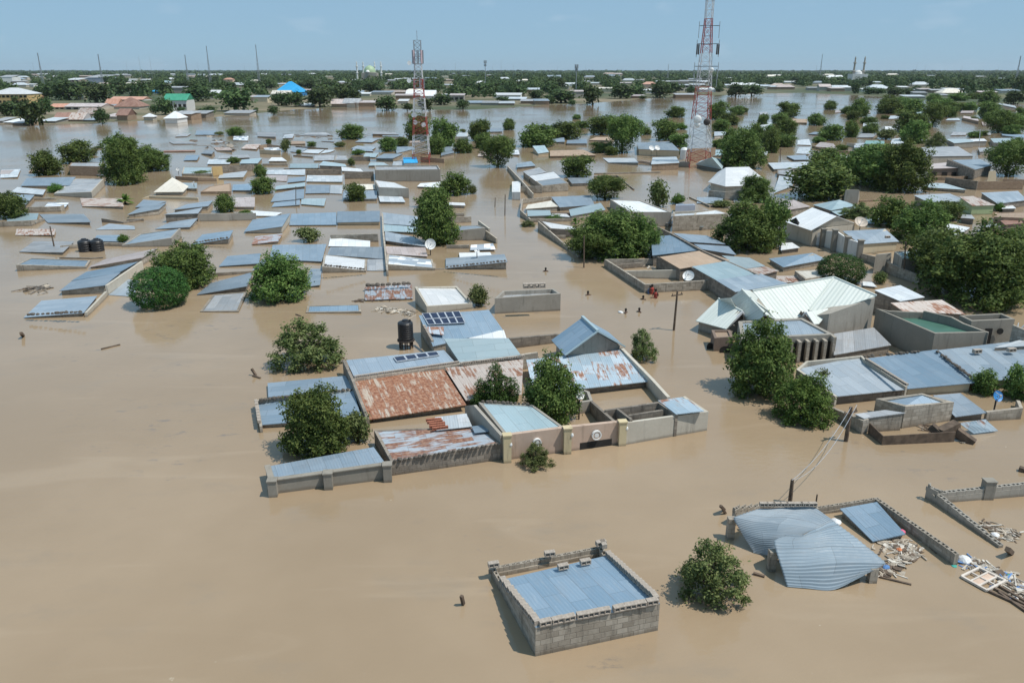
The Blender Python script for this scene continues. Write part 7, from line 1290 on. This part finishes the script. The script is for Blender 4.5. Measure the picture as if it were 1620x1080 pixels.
person(M3(884, 660), 'person in dark red clothes wading at the yard wall corner', 'redcloth', .3, .95, 'wade'); person(M3(908, 684), 'person in a bright red shirt waist deep beside the yard wall', 'redcloth', -.5, .85, 'wade'); person(M3(872, 656), 'smaller wading person half hidden behind the one in dark red', 'bluecloth', .9, .75, 'wade')
lump(M3, 690, 778, 40, 'whitecloth', 'pale bundle towed by a swimmer in open water', 'bundle', 'cloth_bundle', -.05, .4)
# drifting bits in the brown water
for x0, y0, x1, y1, wd, lb in ((398, 583, 405, 594, .14, 'forked stick standing out of the left open water'), (400, 594, 412, 598, .12, 'short stick beside the forked stick'), (160, 552, 190, 545, .10, 'long thin stick afloat on the left water'), (33, 527, 37, 531, .2, 'dark chip afloat at the left edge'), (730, 942, 733, 955, .12, 'dark upright stub in the near water'), (1594, 868, 1600, 874, .2, 'dark bit by the right edge litter'), (520, 762, 560, 758, .06, 'thin twig before the pillared wall'), (527, 564, 545, 566, .08, 'thin stick beside the lone black tank'), (468, 497, 476, 500, .10, 'twig left of the low blue strip roof'), (1140, 800, 1146, 806, .12, 'small dark stub left of the collapsed house')):
    plank(S0, (x0, y0, -.05 if abs(x1 - x0) > abs(y1 - y0) else -.5), (x1, y1, -.03), wd, lb, name='drifting_stick', cat='stick')
scatter(M1, 'floating_debris', [(150, 640, 30), (220, 625, 40), (300, 640, 30)], 40, 8, .4, 1.2, ['wood', 'litter', 'stone'], 'dark branches caught left of the sloping blue roofs')
scatter(M2, 'floating_debris', [(770, 760, 20), (880, 760, 30), (990, 790, 40)], 150, 9, .2, .8, ['litter', 'litter', 'rag', 'litter'], 'foam and litter mat below the torn rusty roof')
scatter(M2, 'floating_debris', [(620, 708, 10), (760, 700, 12), (960, 688, 10)], 50, 10, .3, .8, ['wood', 'stone'], 'dark sticks along the torn rusty roof')
scatter(S0, 'floating_debris', [(400, 213, 8), (520, 218, 10), (620, 214, 8)], 60, 11, 1.0, 3.0, ['wood', 'litter', 'maroon' if 0 else 'stone'], 'drowned roof tips scattered in the far river')
scatter(S0, 'floating_debris', [(300, 225, 8), (370, 235, 8), (330, 215, 6)], 50, 12, 1.0, 3.2, ['wood', 'litter', 'stone'], 'drowned roof tips scattered right of the twin trees')
blocks(M1, (1220, 340, -.35), (1445, 305, -1.2), 12, 'dark stone along the front edge of the stone edged blue roof', 'stones on the stone edged roof', kind='stone', size=.3)
blocks(M1, (170, 795, -.45), (525, 775, -.9), 12, 'dark stone along the front edge of the low blue roof nearest the left shore', 'stones on the low left roof', kind='stone', size=.3)
blocks(M2, (690, 612, -.5), (985, 598, -.5), 9, 'dark stone along the back edge of the torn rusty roof', 'stones on the torn roof', kind='stone', size=.4)
blocks(M2, (430, 480, -1.4), (690, 506, -.6), 14, 'small stone along the front of the bright white roof', 'stones on the bright white roof', kind='stone', size=.26)
blocks(M2, (1200, 492, -.5), (1585, 452, -1.7), 18, 'small stone along the front of the long blue roof', 'stones on the long blue roof right of centre', kind='stone', size=.26)
blocks(M4, (690, 312, -1.9), (835, 300, -1.9), 1, 'single block on the long blue roof behind piers', None, size=1.3)

# ------------------------------------------------------------------ labels by neighbourhood
LM = [('the clipped round tree', 250, 460), ('the twin black tanks', 140, 388), ('the cream pyramid roof', 272, 294), ('the lone black tank', 640, 530), ('the upright white dish', 681, 386), ('the solar panelled roof', 730, 512), ('the open block house', 832, 478), ('the tall centre tree', 690, 348), ('the slim telecom mast', 667, 190), ('the tall lattice tower', 1108, 210), ('the blue pyramid roof', 1122, 258), ('the bright white hipped roof', 1162, 280), ('the water filled dish yard', 1050, 430), ('the white gabled house', 1300, 345), ('the white mansion', 1240, 480), ('the green courtyard', 1480, 512), ('the wide right tree mass', 1530, 430), ('the dark double tree', 1390, 268), ('the white peaked roof', 1411, 157), ('the bright blue hall', 457, 145), ('the ochre school', 20, 152), ('the green roofed building', 274, 165), ('the domed mosque', 586, 103), ('the twin minaret mosque', 1355, 104), ('the twin white villas', 1178, 133), ('the big twin tree', 200, 255), ('the wide spreading tree', 790, 240), ('the river clump tree', 983, 215), ('the light green wall', 1545, 330), ('the big flat grey roof', 1500, 240), ('the long orange roof', 130, 170), ('the tiny white hut', 235, 185), ('the bright palm plant', 197, 325), ('the grey parapet house', 645, 277), ('the wide blue roof pair', 560, 345), ('the dark riverside tree', 556, 209), ('the lane clump tree', 970, 370), ('the domed dark tree', 1188, 360), ('the striped grey roof shed', 870, 285), ('the faded teal roof', 1385, 227), ('the lavender pink roof', 132, 172), ('the mid river bush', 372, 208), ('the bank tree by the blue roof', 92, 181), ('the warehouse', 150, 127), ('the river edge thicket', 608, 160), ('the far right mast', 1604, 110), ('the foremost right spreading tree', 1590, 250)]
KEEP = {}
def ordinal(n): return ['nearest', 'second nearest', 'third nearest', 'fourth nearest', 'fifth nearest', 'sixth nearest', 'seventh nearest', 'eighth nearest'][n] if n < 8 else '%dth nearest' % (n + 1)
for o, desc, px, py in AUTO:
    best = sorted(LM, key=lambda l: math.hypot(px - l[1], (py - l[2]) * 1.6))
    l = best[0]; dx, dy = px - l[1], (py - l[2])
    if math.hypot(dx, dy) < 9: l = best[1]; dx, dy = px - l[1], (py - l[2])
    side = ('right of' if dx > 0 else 'left of') if abs(dx) > abs(dy) * 1.4 else ('in front of' if dy > 0 else 'behind')
    KEEP.setdefault((desc, side, l[0]), []).append((math.hypot(dx, dy), o))
for (desc, side, l), v in KEEP.items():
    v.sort(key=lambda q: q[0])
    for i, (d_, o) in enumerate(v):
        o['label'] = '%s %s %s' % (desc, side, l) if len(v) == 1 else '%s, %s %s %s' % (desc, ordinal(i), {'right of': 'on the right of', 'left of': 'on the left of', 'in front of': 'in front of', 'behind': 'behind'}[side], l)
# ------------------------------------------------------------------ air
mb = MB(); mb.box(Vector((0, 6300, 48)), 20000, 13400, 108)
hz = mb.build('haze', flat('haze_tmp', (1, 1, 1)), None); t = NT('haze'); t.t.nodes.remove(t.out); t.out = t.n('OutputMaterial')
pv = t.n('VolumePrincipled'); pv.inputs['Density'].default_value = HAZE; pv.inputs['Color'].default_value = (0.80, 0.88, 0.96, 1); pv.inputs['Anisotropy'].default_value = 0.2
t.t.links.new(pv.outputs[0], t.out.inputs['Volume']); hz.data.materials[0] = t.m; tag(hz, kind='stuff')
